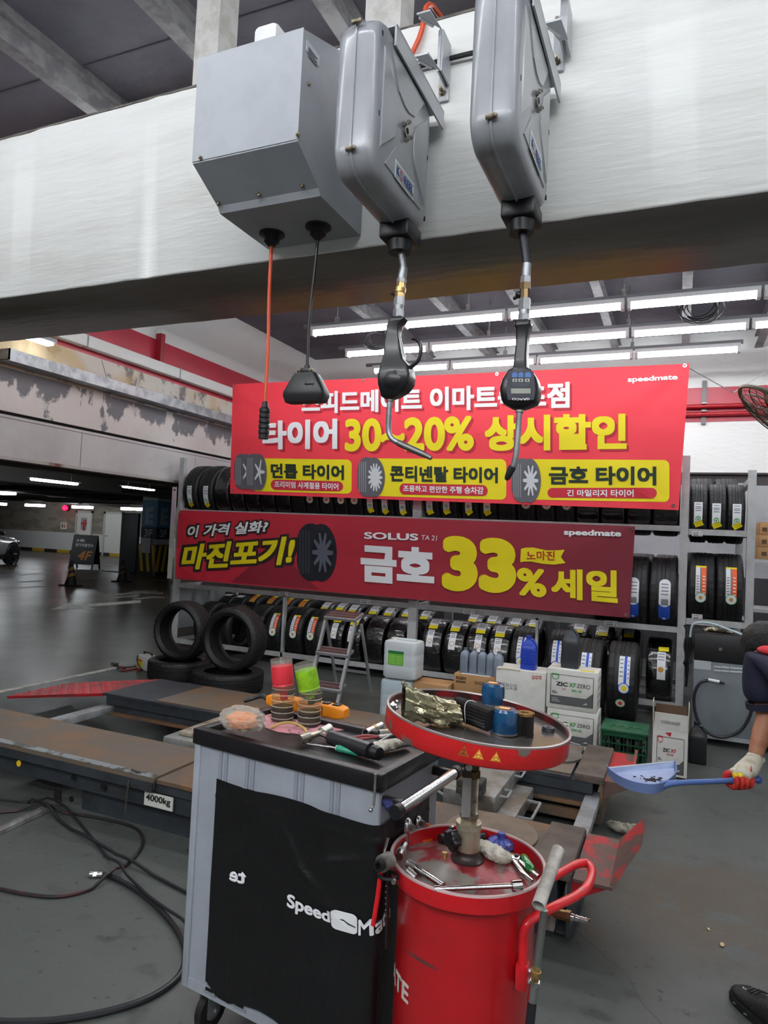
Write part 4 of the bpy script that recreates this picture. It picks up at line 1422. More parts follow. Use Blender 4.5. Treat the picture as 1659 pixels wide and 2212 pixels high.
RB = mat('banner_gradient', (196, 44, 62), 0.55)
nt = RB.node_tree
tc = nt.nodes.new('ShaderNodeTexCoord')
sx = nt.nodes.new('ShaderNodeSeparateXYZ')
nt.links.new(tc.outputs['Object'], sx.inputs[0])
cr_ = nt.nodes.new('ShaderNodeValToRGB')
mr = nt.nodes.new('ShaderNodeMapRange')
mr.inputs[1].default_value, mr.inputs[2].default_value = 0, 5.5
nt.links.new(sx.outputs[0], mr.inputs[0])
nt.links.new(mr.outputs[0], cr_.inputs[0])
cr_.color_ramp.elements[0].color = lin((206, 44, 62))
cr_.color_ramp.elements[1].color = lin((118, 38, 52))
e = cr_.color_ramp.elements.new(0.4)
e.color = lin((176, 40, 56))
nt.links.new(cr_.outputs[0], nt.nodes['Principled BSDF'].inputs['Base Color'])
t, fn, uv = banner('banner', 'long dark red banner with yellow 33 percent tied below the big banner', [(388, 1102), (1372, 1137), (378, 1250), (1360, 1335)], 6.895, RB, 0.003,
                   [(0, 1, 0.014, 0.85, -0.5), (0, 1, 0.01, 0.5, -0.85), (1, 1, 0.01, -0.9, -0.4), (1, 0, 0.01, -0.8, 0.6), (0, 0, 0.008, 0.9, 0.4)])
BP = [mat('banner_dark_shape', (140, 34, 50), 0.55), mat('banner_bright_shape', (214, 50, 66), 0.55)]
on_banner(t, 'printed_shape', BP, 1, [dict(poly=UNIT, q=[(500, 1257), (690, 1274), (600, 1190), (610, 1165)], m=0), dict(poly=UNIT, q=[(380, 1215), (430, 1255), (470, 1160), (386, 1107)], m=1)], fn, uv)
qa = box_q(407, 580, 1136, 1162, 1124, 1150)
qb = box_q(393, 638, 1178, 1232, 1157, 1219)


def grown(q, d):
    cx, cy = sum(p[0] for p in q) / 4, sum(p[1] for p in q) / 4
    return [(x + (d if x > cx else -d), y + (d if y > cy else -d)) for x, y in q]


on_banner(t, 'lettering_outline', mat('outline_black', (44, 34, 30), 0.6), 2, [dict(text='이 가격 실화?', q=grown(qa, 4), bold=0.085, shear=0.2), dict(text='마진포기!', q=grown(qb, 6), bold=0.085, shear=0.2)], fn, uv)
on_banner(t, 'lettering', [INKW, YEL], 3, [
    dict(text='이 가격 실화?', q=qa, bold=0.025, shear=0.2), dict(text='마진포기!', q=qb, m=1, bold=0.03, shear=0.2),
    dict(text='SOLUS', q=box_q(787, 904, 1149, 1164, 1153, 1168), bold=0.025), dict(text='TA 21', q=box_q(911, 945, 1156, 1166, 1157, 1168), bold=0.0, shear=0.15),
    dict(text='금호', q=box_q(779, 939, 1174, 1256, 1184, 1269), bold=0.04), dict(text='33', q=box_q(955, 1116, 1156, 1276, 1164, 1283), m=1, bold=0.045), dict(text='%', q=box_q(1117, 1181, 1225, 1285, 1230, 1292), m=1, bold=0.03),
    dict(text='세일', q=box_q(1191, 1335, 1228, 1291, 1232, 1304), m=1, bold=0.03), dict(text='speedmate', q=box_q(1218, 1342, 1143, 1159, 1146, 1163), bold=0.03)], fn, uv)
on_banner(t, 'printed_flag', YEL, 2, [dict(poly=[(0, 0.04), (0.1, 0.1), (0.25, 0.12), (0.5, 0.0), (0.75, -0.02), (1.0, 0.1), (0.9, 0.45), (0.98, 0.9), (0.8, 0.86), (0.6, 0.84), (0.3, 1.02), (0.12, 1.0), (0.02, 0.92)], q=box_q(1124, 1222, 1183, 1216, 1184, 1220))], fn, uv)
on_banner(t, 'flag_lettering', mat('flag_ink', (176, 48, 36), 0.55), 3, [dict(text='노마진', q=box_q(1138, 1199, 1190, 1210, 1190, 1211), bold=0.015)], fn, uv)
TP2 = [mat('print_tyre_dark', (30, 32, 40), 0.5), mat('print_tread_dark', (58, 60, 70), 0.5), mat('print_rim_dark', (92, 96, 108), 0.5), mat('print_hub_dark', (20, 22, 30), 0.5)]
on_banner(t, 'printed_tyre', TP2, 2, printed_tyre(box_q(642, 728, 1130, 1253, 1132, 1258), 2, 10), fn, uv)
for u, v in ((0.006, 0.97), (0.994, 0.97), (0.994, 0.03), (0.006, 0.03)):
    p = fn(u, v, 1)
    part(t, 'eyelet', MB().pipe(p, p + V((0, -0.004, 0)), 0.014, 0.007, 14), CHROME)

# ================================================================ EQUIPMENT ON THE BEAM
REELP = mat('reel_paint', (150, 153, 158), 0.3, c2=(143, 146, 151), ns=4, coat=0.35)
BOXP = mat('reel_box_paint', (160, 165, 171), 0.38, c2=(154, 159, 165), ns=6, bump=0.05, bs=260)
HOLE = mat('hole_black', (8, 8, 9), 0.8)


def screw(T, p, d, r=0.006, name='screw'):
    p, d = V(p), V(d).normalized()
    return part(T, name, MB().cyl(p, p + d * 0.004, r * 1.5, n=10).ball(p + d * 0.005, r, 8, 5), BOLT)


# cable reel box
t = thing('cable_reel_box', 'large grey sheet metal cable reel box with chamfered front on the beam', 'reel box', (-1.275, 2.15, 2.635))
x0, x1 = -1.468, -1.078
pr = [(1.70, 3.075), (1.70, 2.73), (1.835, 2.655), (1.85, 2.636), (2.148, 2.636), (2.148, 3.255)]
mb = MB().prism(pr, x0, x1, 'YZ')
part(t, 'case', mb, BOXP, ang=20)
part(t, 'front_cover', MB().hexa([(x0 - 0.001, 1.6975, 2.735), (x1 + 0.001, 1.6975, 2.735), (x1 + 0.001, 1.70, 2.735), (x0 - 0.001, 1.70, 2.735), (x0 - 0.001, 1.6975, 3.077), (x1 + 0.001, 1.6975, 3.077), (x1 + 0.001, 1.70, 3.08), (x0 - 0.001, 1.70, 3.08)]), BOXP, smooth=False)
nrm = V((0, -0.49, -0.87))
for px, py in ((434, 342), (644, 292)):
    q = pY(px, py, 1.6975)
    screw(t, q, (0, -1, 0), 0.005)
for px, py in ((472, 438), (560, 419), (653, 400)):
    d_ = ray(px, py)
    q = CAM + d_ * (((V((0, 1.70, 2.73)) - CAM).dot(nrm)) / d_.dot(nrm))
    screw(t, q, nrm, 0.005)
part(t, 'conduit_box', MB().rbox(pY(576, 60, 1.95).x, pY(626, 60, 1.95).x, 1.87, 2.05, 3.1, pY(600, 56, 1.9).z, 0.02), WHITE)
q0, q1 = pX(662, 85, x1), pX(688, 145, x1)
mb = MB().m(0).box(x1, x1 + 0.002, q0.y, q1.y, q1.z, q0.z)
for k in range(7):
    mb.m(1).box(x1 + 0.002, x1 + 0.003, q0.y + 0.012, q1.y - 0.012 - 0.01 * (k % 3), q0.z - 0.02 - k * (q0.z - q1.z) / 9, q0.z - 0.015 - k * (q0.z - q1.z) / 9)
part(t, 'rating_label', mb, [mat('rating_paper', (186, 190, 196), 0.5), INKG], smooth=False)
screw(t, pX(666, 182, x1), (1, 0, 0), 0.004)
for k, xx in enumerate((-1.378, -1.188)):
    part(t, 'cable_outlet', MB().lathe([(0.046, 0.0), (0.046, -0.004), (0.03, -0.006), (0.028, -0.03), (0.012, -0.045)], 20, (xx, 2.035, 2.634)), BLK)

# hanging cables
q = pY(572, 870, 2.035)
ORC = mat('orange_cable', (206, 82, 48), 0.45)
t = thing('power_cable', 'hanging orange power cable ending in a black ribbed connector', 'cable', (-1.378, 2.035, 2.55))
zb = pY(571, 948, 2.035).z
part(t, 'cable', MB().tube([(-1.378, 2.035, 2.60), (-1.376, 2.035, 2.4), (q.x + 0.002, 2.035, 2.2), (q.x, 2.035, q.z)], 0.0066, 10, sub=4), ORC)
xx = pY(571, 930, 2.035).x
prof = [(0.008, q.z + 0.004), (0.011, q.z), (0.012, q.z - 0.015), (0.016, q.z - 0.02)]
zz = q.z - 0.02
for k in range(5):
    prof += [(0.0165, zz), (0.0195, zz - 0.004), (0.0195, zz - 0.014), (0.0165, zz - 0.018)]
    zz -= 0.019
prof += [(0.018, zz), (0.018, zb), (0.012, zb - 0.001)]
part(t, 'connector', MB().lathe(prof, 20, ((q.x + xx) / 2, 2.035, 0)), BLK)
t = thing('power_cable', 'hanging black cable ending in a wedge shaped triple socket', 'cable', (-1.188, 2.035, 2.55))
qa, qb = pY(664, 795, 2.035), pY(662, 866, 2.035)
part(t, 'cable', MB().tube([(-1.188, 2.035, 2.60), (-1.192, 2.035, 2.5), (-1.205, 2.035, 2.3), (qa.x, 2.035, qa.z)], 0.0055, 10, sub=5), BLK)
xl, xr = pY(618, 850, 2.035).x, pY(706, 850, 2.035).x
xm = (xl + xr) / 2
tp = pY(660, 808, 2.035).z
lo = pY(660, 855, 2.035).z
rs = []
for z, hw, hd, r_ in ((qb.z - 0.006, 0.9, 0.026, 0.3), (lo - 0.002, 1.0, 0.03, 0.3), (lo + 0.012, 0.98, 0.03, 0.3), (tp - 0.012, 0.6, 0.028, 0.3), (tp, 0.5, 0.024, 0.3), (tp + 0.004, 0.4, 0.018, 0.3)):
    w = hw * (xr - xl) / 2
    rs.append([(xm + p[0], 2.035 + p[1], z) for p in rrect(-w, w, -hd, hd, 0.012, 3)])
s_ = part(t, 'socket_body', MB().rings(rs), BLK, ang=30)
part(t, 'cable_gland', MB().cyl((qa.x, 2.035, tp), (qa.x, 2.035, qa.z + 0.01), 0.014, 0.009, 14).rbox(qa.x - 0.022, qa.x + 0.022, 2.02, 2.05, tp, tp + 0.02, 0.005), BLK)
for k in (-1, 1):
    screw(t, (qa.x + 0.026 * k, 2.02, tp + 0.008), (0, -1, 0), 0.005)
part(s_, 'embossed_plate', MB().rbox(xm + 0.01, xm + 0.045, 2.0045, 2.006, lo + 0.03, lo + 0.042, 0.001), BLKM)


# hose reels
def hose_reel(xf, label, wall, dz=0.0):
    """xf: x of the right hand face"""
    th = 0.126
    xc = xf - th / 2
    y0, y1, z0, z1 = 1.60, 2.045, 2.545 + dz, 2.998 + dz
    t = thing('hose_reel', label, 'hose reel', (xc, 2.15, z0), 0, 'grey hose reels on the beam')
    for side, nm in ((-1, 'case_half'), (1, 'case_half')):
        rs = []
        for x, ins in ((0.0, 0.0), (0.030, 0.002), (0.048, 0.006), (0.058, 0.014), (0.063, 0.028)):
            rs.append([(xc + side * x, p[0], p[1]) for p in rrect(y0 + ins, y1 - ins, z0 + ins, z1 - ins, 0.075 - ins * 0.4, 8)])
        part(t, nm, MB().rings(rs), REELP, ang=50)
    ring = [rrect(y0 - 0.005, y1 + 0.005, z0 - 0.005, z1 + 0.005, 0.08, 8), rrect(y0, y1, z0, z1, 0.075, 8)]
    mb = MB().rings([[(xc - 0.003, *p) for p in ring[0]], [(xc + 0.003, *p) for p in ring[0]]])
    part(t, 'seam_flange', mb, REELP)
    for y, z in ((y0 - 0.006, z1 - 0.04), (y0 - 0.006, z0 + 0.06)):
        part(t, 'seam_bolt', MB().cyl((xc - 0.011, y, z), (xc + 0.011, y, z), 0.007, n=10).ball((xc + 0.012, y, z), 0.007, 8, 5), BOLT)
    # pressed panels
    cy, cz = (y0 + y1) / 2, (z0 + z1) / 2
    a, b_, c = 0.175, 0.045, 0.03
    for k in range(4):
        rot = lambda u, v: ((u, v), (v, -u), (-u, -v), (-v, u))[k]
        pl = [rot(-a + c, a), rot(a - c, a), rot(b_ + 0.02, b_ + 0.035), rot(0.02, b_ + 0.02), rot(-0.02, b_ + 0.02), rot(-b_ - 0.02, b_ + 0.035)]
        mb = MB()
        q = [(cy + u, cz + v) for u, v in pl]
        gy, gz = sum(p[0] for p in q) / 6, sum(p[1] for p in q) / 6
        q2 = [(gy + (p[0] - gy) * 0.95, gz + (p[1] - gz) * 0.95) for p in q]
        mb.rings([[(xf - 0.001, *p) for p in q], [(xf + 0.0035, *p) for p in q2]])
        part(t, 'pressed_panel', mb, REELP, ang=25)
    part(t, 'hub', MB().cyl((xf, cy, cz), (xf + 0.007, cy, cz), 0.02, n=20).m(1).cyl((xf + 0.007, cy, cz), (xf + 0.008, cy, cz), 0.009, n=12), [STEEL, HOLE])
    for k in range(4):
        a = PI / 4 + k * PI / 2 + 0.6
        p = V((xf + 0.003, cy + 0.026 * cos(a), cz + 0.03 * sin(a)))
        part(t, 'hub_bolt', MB().cyl(p, p + V((0.009, 0, 0)), 0.0068, n=6).cyl(p + V((0.009, 0, 0)), p + V((0.014, 0, 0)), 0.004, n=8), STEEL)
    for y, z in ((y0 + 0.035, z1 - 0.06), (y0 + 0.035, z0 + 0.17), (y1 - 0.03, z0 + 0.05), (y1 - 0.03, z0 + 0.25)):
        part(t, 'case_slot', MB().rbox(xf - 0.004, xf + 0.0012, y - 0.003, y + 0.003, z - 0.008, z + 0.008, 0.002), HOLE)
    # maker's plate, tilted with the lower panel
    M_ = Matrix.Translation((xf + 0.0045, cy - 0.0, cz - 0.15)) @ Matrix.Scale(1.15, 4)
    w, h = 0.128, 0.046
    mb = MB().at(M_)
    mb.m(0).box(0, 0.0012, -w / 2, w / 2, -h / 2, h / 2)
    mb.m(3).box(0.0012, 0.0016, -w / 2 + 0.004, w / 2 - 0.004, h / 2 - 0.010, h / 2 - 0.008).box(0.0012, 0.0016, -w / 2 + 0.004, w / 2 - 0.004, -h / 2 + 0.005, -h / 2 + 0.007)
    pf = lambda y_, wd_: plane_fn((0.0022, y_, -0.0125), (0, wd_, 0), (0, 0, 0.022))
    write(mb.m(1), 'K', pf(-0.058, 0.018), 0.03)
    mb.m(2).rings([[(0.0022, -0.025 + r_ * cos(j * PI / 10), -0.0015 + r_ * 1.05 * sin(j * PI / 10)) for j in range(20)] for r_ in (0.0125, 0.0098)], cap=False)
    mb.m(1).rings([[(0.0022, -0.025 + r_ * cos(j * PI / 10), -0.0015 + r_ * sin(j * PI / 10)) for j in range(20)] for r_ in (0.0078, 0.0055)], cap=False)
    write(mb.m(1), 'REEL', pf(-0.009, 0.066), 0.03)
    part(t, 'nameplate', mb, [mat('plate_silver', (208, 216, 216), 0.35), mat('plate_blue', (44, 70, 150), 0.4), mat('plate_red', (186, 52, 70), 0.4), INKG], smooth=False)
    # bracket to the beam
    BR = mat('bracket_paint', (166, 169, 174), 0.35, coat=0.2)
    zt = z1
    mb = MB().box(xc - 0.075, xf + 0.012, y0 + 0.10, 2.12, zt + 0.006, zt + 0.012).box(xf + 0.006, xf + 0.012, y0 + 0.10, 2.12, zt - 0.05, zt + 0.008).box(xc - 0.075, xc - 0.069, y0 + 0.1, 2.12, zt - 0.03, zt + 0.008)
    part(t, 'yoke', mb, BR)
    e, top_, low_, pr_, pt_, pb_ = wall
    ex = pY(e, (top_ + low_) / 2, 2.05).x
    zt1, zb1 = pY(e, top_, 2.05).z, pY(e, low_, 2.05).z
    px1, pz1, pz0 = pY(pr_, pt_, 2.14).x, pY(pr_, pt_, 2.14).z, pY(pr_, pb_, 2.14).z
    mb = MB().box(xf + 0.014, ex, 2.05, 2.056, zb1, zt1).box(xf + 0.014, xf + 0.02, 2.056, 2.138, zb1, zt1).box(ex - 0.006, ex, 2.056, 2.138, zb1, zt1)
    part(t, 'bracket_channel', mb, BR)
    for zz in (zt1, zb1):
        g = MB().prism([(xf + 0.014, 2.052), (ex + 0.004, 2.052), (ex - 0.004, 1.965), (ex - 0.05, 1.965)], zz - 0.003, zz + 0.003, 'XY')
        gs = part(t, 'bracket_flange', g, BR)
        cx = ex - 0.03
        part(gs, 'slot', MB().prism([(cx - 0.02, 1.985), (cx - 0.012, 1.98), (cx + 0.018, 2.03), (cx + 0.01, 2.035)], zz - 0.004, zz + 0.004, 'XY'), mat('slot_light', (206, 208, 210), 0.5))
    part(t, 'wall_plate', MB().rbox(xf - 0.02, px1, 2.138, 2.149, pz0, pz1, 0.004), BR)
    for zz in (pz0 + 0.03, pz1 - 0.03):
        p = V((px1 - 0.022, 2.138, zz))
        part(t, 'anchor_bolt', MB().cyl(p, p + V((0, -0.003, 0)), 0.013, n=16).cyl(p + V((0, -0.003, 0)), p + V((0, -0.012, 0)), 0.0105, n=6).cyl(p + V((0, -0.012, 0)), p + V((0, -0.03, 0)), 0.006, n=10), BOLT)
    # hose outlet under the case
    yo = 1.965
    part(t, 'hose_guide', MB().rbox(xc - 0.048, xc + 0.052, yo - 0.06, yo + 0.06, z0 - 0.045, z0 + 0.012, 0.008), BLK)
    part(t, 'guide_collar', MB().cyl((xc + 0.005, yo - 0.01, z0 - 0.046), (xc + 0.005, yo - 0.01, z0 - 0.08), 0.04, 0.036, 20), BLK)
    return t, V((xc + 0.005, yo - 0.01, z0 - 0.08))


r1, o1 = hose_reel(-0.783, 'rounded grey hose reel in the middle, above the oil gun', (948, 62, 150, 974, 100, 215))
X2 = -0.408 * 1.6 / 1.65
r2, o2 = hose_reel(X2, 'rounded grey hose reel at the right, above the digital oil meter', (1226, -10, 82, 1222, 30, 150), 0.008)
t = thing('supply_lines', 'black and orange supply lines running behind the reels along the beam top', 'lines', (-0.8, 2.4, 3.4))
part(t, 'black_line', MB().tube([(-1.1, 2.142, 3.18), (-0.95, 2.135, 3.2), (-0.72, 2.13, 3.2), (-0.55, 2.13, 3.2), (-0.46, 2.13, 3.24)], 0.008, 8, sub=5), BLK)
part(t, 'orange_line', MB().tube([(-1.1, 2.132, 3.12), (-0.98, 2.13, 3.14), (-0.88, 2.13, 3.3), (-0.86, 2.16, 3.44), (-0.8, 2.3, 3.445), (-0.5, 2.34, 3.445), (0.1, 2.34, 3.445)], 0.009, 8, sub=5), ORC)
part(t, 'upper_line', MB().tube([(-1.0, 2.3, 3.435), (-0.6, 2.28, 3.435), (-0.2, 2.26, 3.435), (0.4, 2.25, 3.435)], 0.012, 8, sub=5), BLK)
solo('junction_clip', MB().rbox(-1.53, -1.5, 2.142, 2.1495, 3.14, 3.19, 0.002), GREYP, 'small grey slotted clip on the beam left of the reel box', 'clip', (-1.515, 2.15, 3.14))

# oil gun with trigger on the first reel
GYB = 1.955
P = lambda px, py, dy=0.0: pY(px, py, GYB + dy)
t = thing('oil_gun', 'black oil gun with trigger guard and bent steel spout hanging from the middle reel', 'oil gun', o1)
top = V(o1)
a = P(869, 600)
part(t, 'hose_ferrule', MB().cyl(top + V((0, 0, 0.03)), P(872, 578), 0.011).cyl(P(872, 578), P(868, 603), 0.0135).cyl(P(868, 603), P(867, 611), 0.016, n=6), GALV)
part(t, 'brass_swivel', MB().cyl(P(867, 611), P(866, 622), 0.0145, n=6).cyl(P(866, 622), P(864, 632), 0.017).cyl(P(864, 632), P(863, 643), 0.0155, n=6), BRASS)
part(t, 'valve_lever', MB().tube([P(862, 637), P(852, 638), P(848, 633)], 0.004, 6).ball(P(847, 634), 0.006), BLKM)
part(t, 'steel_coupling', MB().cyl(P(863, 643), P(862, 660), 0.017, n=6).cyl(P(862, 660), P(861, 670), 0.015).cyl(P(861, 670), P(860, 688), 0.0175, n=6), GALV)
GB = mat('gun_black', (22, 22, 25), 0.34, coat=0.15)
rs = []
for px, py, hx, hd in ((860, 686, 0.015, 0.016), (860, 691, 0.024, 0.02), (858, 697, 0.022, 0.02), (852, 705, 0.0185, 0.018), (850, 725, 0.0185, 0.018), (850, 745, 0.024, 0.02), (852, 765, 0.026, 0.022), (852, 780, 0.031, 0.026),
                       (857, 795, 0.043, 0.032), (857, 815, 0.048, 0.036), (856, 833, 0.046, 0.035), (852, 848, 0.036, 0.028), (845, 858, 0.024, 0.022), (843, 863, 0.012, 0.012)):
    c = P(px, py)
    rs.append([c + V((u * 1.12, v, 0)) for u, v in rrect(-hx, hx, -hd, hd, 0.3 * min(hx, hd), 4)])
g = part(t, 'grip_body', MB().rings(rs), GB, ang=60)
part(t, 'rubber_boot', MB().blob(P(853, 822), (0.056, 0.042, 0.05), 3, 0.12, 1.6), GB, ang=60)
part(t, 'trigger', MB().tube([P(884, 796), P(893, 788), P(903, 778), P(909, 758), P(907, 742), P(899, 733), P(890, 731)], [0.007, 0.0075, 0.0065, 0.0065, 0.006, 0.006, 0.005], 10, sub=5), GB)
part(t, 'trigger_spring', MB().tube([P(877 + 1.5 * sin(k * 1.6), 752 + k * 2.0) for k in range(18)], 0.0018, 5), CHROME)
part(t, 'spout', MB().tube([P(843, 858), P(841, 885), P(839, 920), P(841, 938), P(849, 950), P(860, 956)], 0.0088, 12, sub=6), GALV)
part(t, 'spout_collar', MB().cyl(P(843, 862), P(842.5, 868), 0.011), STEEL)
part(t, 'nozzle', MB().tube([P(859, 955), P(861, 957), P(905, 977), P(909, 979), P(920, 984), P(932, 990)], [0.009, 0.0105, 0.0105, 0.0105, 0.0085, 0.0065], 14), mat('nozzle_steel', (120, 120, 116), 0.4, 0.8))

# digital oil meter on the second reel
GYB = 1.955
t = thing('oil_meter_gun', 'black oil gun with digital meter hanging from the right reel', 'oil gun', o2)
part(t, 'hose', MB().cyl(V(o2) + V((0, 0, 0.03)), P(1138, 572), 0.0125), mat('hose_navy', (30, 32, 44), 0.4))
part(t, 'hose_ferrule', MB().cyl(P(1138, 570), P(1136, 598), 0.0138).cyl(P(1136, 598), P(1135, 612), 0.0155, n=6), GALV)
part(t, 'brass_swivel', MB().cyl(P(1135, 612), P(1134.5, 626), 0.0165, n=6).cyl(P(1134.5, 626), P(1134, 646), 0.014, n=8), mat('dark_brass', (120, 102, 74), 0.35, 0.9))
part(t, 'valve_lever', MB().tube([P(1128, 641), P(1122, 637), P(1114, 644)], 0.0055, 6).ball(P(1120, 637), 0.011, 8, 6).ball(P(1112, 644), 0.006, 8, 6), BLKM)
part(t, 'steel_coupling', MB().cyl(P(1134, 646), P(1132.5, 670), 0.018, n=6).cyl(P(1132.5, 670), P(1132, 680), 0.0155).cyl(P(1132, 680), P(1131, 694), 0.0175, n=6), GALV)
rs = []
for px, py, hx, hd in ((1131, 693, 0.016, 0.016), (1131, 697, 0.024, 0.022), (1130.5, 708, 0.024, 0.022), (1130, 712, 0.019, 0.02), (1129, 740, 0.0165, 0.022), (1126.5, 775, 0.0175, 0.024), (1125.5, 797, 0.02, 0.026), (1125, 803, 0.034, 0.03), (1125, 822, 0.05, 0.036), (1125, 838, 0.056, 0.038), (1125, 852, 0.056, 0.038), (1125, 866, 0.052, 0.036), (1125, 874, 0.046, 0.032), (1124, 882, 0.026, 0.022), (1123, 886, 0.013, 0.013)):
    c = P(px, py)
    rs.append([c + V((u, v, 0)) for u, v in rrect(-hx, hx, -hd, hd, 0.45 * min(hx, hd), 4)])
part(t, 'grip_body', MB().rings(rs), GB, ang=60)
FP = lambda px, py, k=0: pY(px, py, GYB - 0.040 - 0.0014 * k)
fp = part(t, 'meter_face', MB().add([FP(x, y) for x, y in ((1097, 864), (1094, 845), (1097, 803), (1112, 797), (1120, 802), (1131, 802), (1139, 797), (1153, 803), (1156, 845), (1153, 864))] + [FP(x, y, -3) for x, y in ((1097, 864), (1094, 845), (1097, 803), (1112, 797), (1120, 802), (1131, 802), (1139, 797), (1153, 803), (1156, 845), (1153, 864))],
     [tuple(range(10)), tuple(range(19, 9, -1))] + [(j, (j + 1) % 10, 10 + (j + 1) % 10, 10 + j) for j in range(10)]), mat('meter_face', (40, 42, 52), 0.35), smooth=False)


def fq(x0, x1, y0, y1, k):
    return [FP(x0, y1, k), FP(x1, y1, k), FP(x1, y0, k), FP(x0, y0, k)]


for x0, x1, m_ in ((1106, 1118, 0), (1120, 1131, 0), (1134, 1147, 0)):
    part(fp, 'blue_button', MB().poly([FP(x0, 815, 1), FP(x1, 815, 1), FP(x1, 807, 1), FP((x0 + x1) / 2, 803, 1), FP(x0, 807, 1)]), mat('button_blue', (70, 110, 172), 0.4), smooth=False)
for x0, x1 in ((1107, 1117), (1120, 1130), (1134, 1144)):
    b_ = part(fp, 'grey_button', MB().m(0).poly(fq(x0, x1, 818, 825, 1)).m(1).poly(fq(x0 + 3.5, x1 - 3.5, 819.5, 823.5, 2)), [mat('button_grey', (170, 170, 168), 0.4), INKB], smooth=False)
mb = MB()
for k in range(4):
    mb.poly(fq(1104 + 3 * (k % 2), 1146 - 2 * k, 828 + k * 1.9, 828.6 + k * 1.9, 1))
part(fp, 'print', mb, mat('meter_print', (96, 100, 110), 0.5), smooth=False)
part(fp, 'display', MB().poly(fq(1104, 1146, 839, 850, 1)), mat('lcd', (150, 154, 142), 0.3), smooth=False)
mb = MB()
write(mb, 'GRACO', lambda u, v: pY(1144.5 - u * 38.5, 859.5 + v * 4.6 + 1.2 * (1 - abs(2 * u - 1)), GYB - 0.0425), 0.03)
part(t, 'lettering', mb, INKW, smooth=False)
part(t, 'spout', MB().tube([P(1123, 880), P(1120, 920), P(1117, 960), P(1114, 985), P(1110, 1004), P(1107, 1010)], 0.0088, 12, sub=5), GALV)
part(t, 'spout_collar', MB().cyl(P(1123, 886), P(1122.6, 891), 0.0125), STEEL)
part(t, 'nozzle_tip', MB().tube([P(1107.5, 1008), P(1103, 1016), P(1096, 1032), P(1093, 1037)], [0.0115, 0.0115, 0.009, 0.005], 12), BLK)

# ================================================================ LIFT AND FLOOR
def pP(x, y, p0, n):
    d = ray(x, y)
    return CAM + d * ((V(p0) - CAM).dot(V(n)) / d.dot(V(n)))


LIFTD = mat('lift_dark', (50, 55, 60), 0.5, c2=(42, 46, 50), ns=7, bump=0.1, bs=40)
RUST = mat('lift_plate_worn', (98, 88, 78), 0.5, c2=(112, 88, 64), ns=3.0, lo=0.46, hi=0.62, bump=0.15, bs=40)
RUST2 = mat('lift_plate_rust', (86, 76, 66), 0.55, c2=(116, 84, 56), ns=4, lo=0.42, hi=0.6, bump=0.2, bs=50)
LRED = mat('lift_red', (168, 34, 40), 0.5, c2=(92, 72, 66), ns=5, lo=0.46, hi=0.53, bump=0.15, bs=60)
LSTEEL = mat('lift_bar_grey', (140, 143, 146), 0.45, c2=(120, 121, 122), ns=9)
WORN = mat('worn_edge', (150, 158, 162), 0.4, 0.5, c2=(84, 84, 82), ns=12, lo=0.5, hi=0.56)
t = thing('lift_platform', 'near scissor lift platform, its side marked 4000kg, beside the tool cart', 'lift', (-2.4, 3.0, 0))
Y0, Y1, ZT = 2.775, 3.24, 0.283
part(t, 'base_frame', MB().box(-2.96, -0.42, 2.845, 3.18, 0.0, 0.135).box(-2.96, -0.42, 2.835, 2.85, 0.125, 0.14), LIFTD)
part(t, 'platform_beam', MB().box(-7.0, -0.40, 2.80, 3.22, 0.125, 0.22).box(-7.0, -0.40, 2.785, 3.23, 0.215, 0.262), LIFTD)
part(t, 'top_plate', MB().box(-7.0, -2.405, Y0 - 0.012, Y1 + 0.006, 0.268, 0.29).box(-7.0, -2.40, Y0 - 0.016, Y0 - 0.004, 0.235, 0.284), [RUST])
part(t, 'side_strip', MB().box(-7.0, -2.40, Y0 - 0.022, Y0 - 0.014, 0.222, 0.268), LIFTD)
part(t, 'worn_edge_strip', MB().box(-3.75, -2.41, Y0 - 0.0135, Y0 + 0.035, 0.2895, 0.2915), WORN)
part(t, 'rear_top_plate', MB().box(-2.395, -0.50, Y0, Y1, 0.262, 0.282), RUST2)
q = pZ(1052, 1812, 0.284)
part(t, 'turn_plate', MB().cyl((q.x, 3.02, 0.283), (q.x, 3.02, 0.293), 0.2, n=48), mat('turn_plate', (110, 96, 80), 0.5, c2=(92, 80, 68), ns=5))
part(t, 'end_plate', MB().rbox(-0.50, -0.348, Y0 - 0.005, Y1, 0.262, 0.302, 0.006), mat('end_plate_brown', (88, 78, 70), 0.55, c2=(66, 58, 52), ns=6))
part(t, 'end_beam', MB().box(-0.36, -0.345, Y0, Y1, 0.05, 0.29).box(-0.40, -0.33, Y0 + 0.02, Y1 - 0.02, 0.05, 0.06), LIFTD)
mb = MB().hexa([(-0.34, Y0, 0.268), (-0.195, Y0, 0.268), (-0.195, Y1, 0.268), (-0.34, Y1, 0.268), (-0.34, Y0, 0.28), (-0.195, Y0, 0.28), (-0.195, Y1, 0.28), (-0.34, Y1, 0.28)])
mb.add([(-0.195, Y0, 0.268), (-0.16, Y0 + 0.12, 0.30), (-0.105, Y0 + 0.26, 0.355), (-0.10, Y1 + 0.02, 0.375), (-0.195, Y1, 0.268), (-0.205, Y0, 0.28), (-0.17, Y0 + 0.12, 0.31), (-0.115, Y0 + 0.26, 0.365), (-0.11, Y1 + 0.02, 0.385), (-0.205, Y1, 0.28)],
       [(0, 1, 2, 3, 4), (9, 8, 7, 6, 5), (0, 1, 6, 5), (1, 2, 7, 6), (2, 3, 8, 7), (3, 4, 9, 8), (4, 0, 5, 9)])
part(t, 'wheel_stop', mb, LRED)
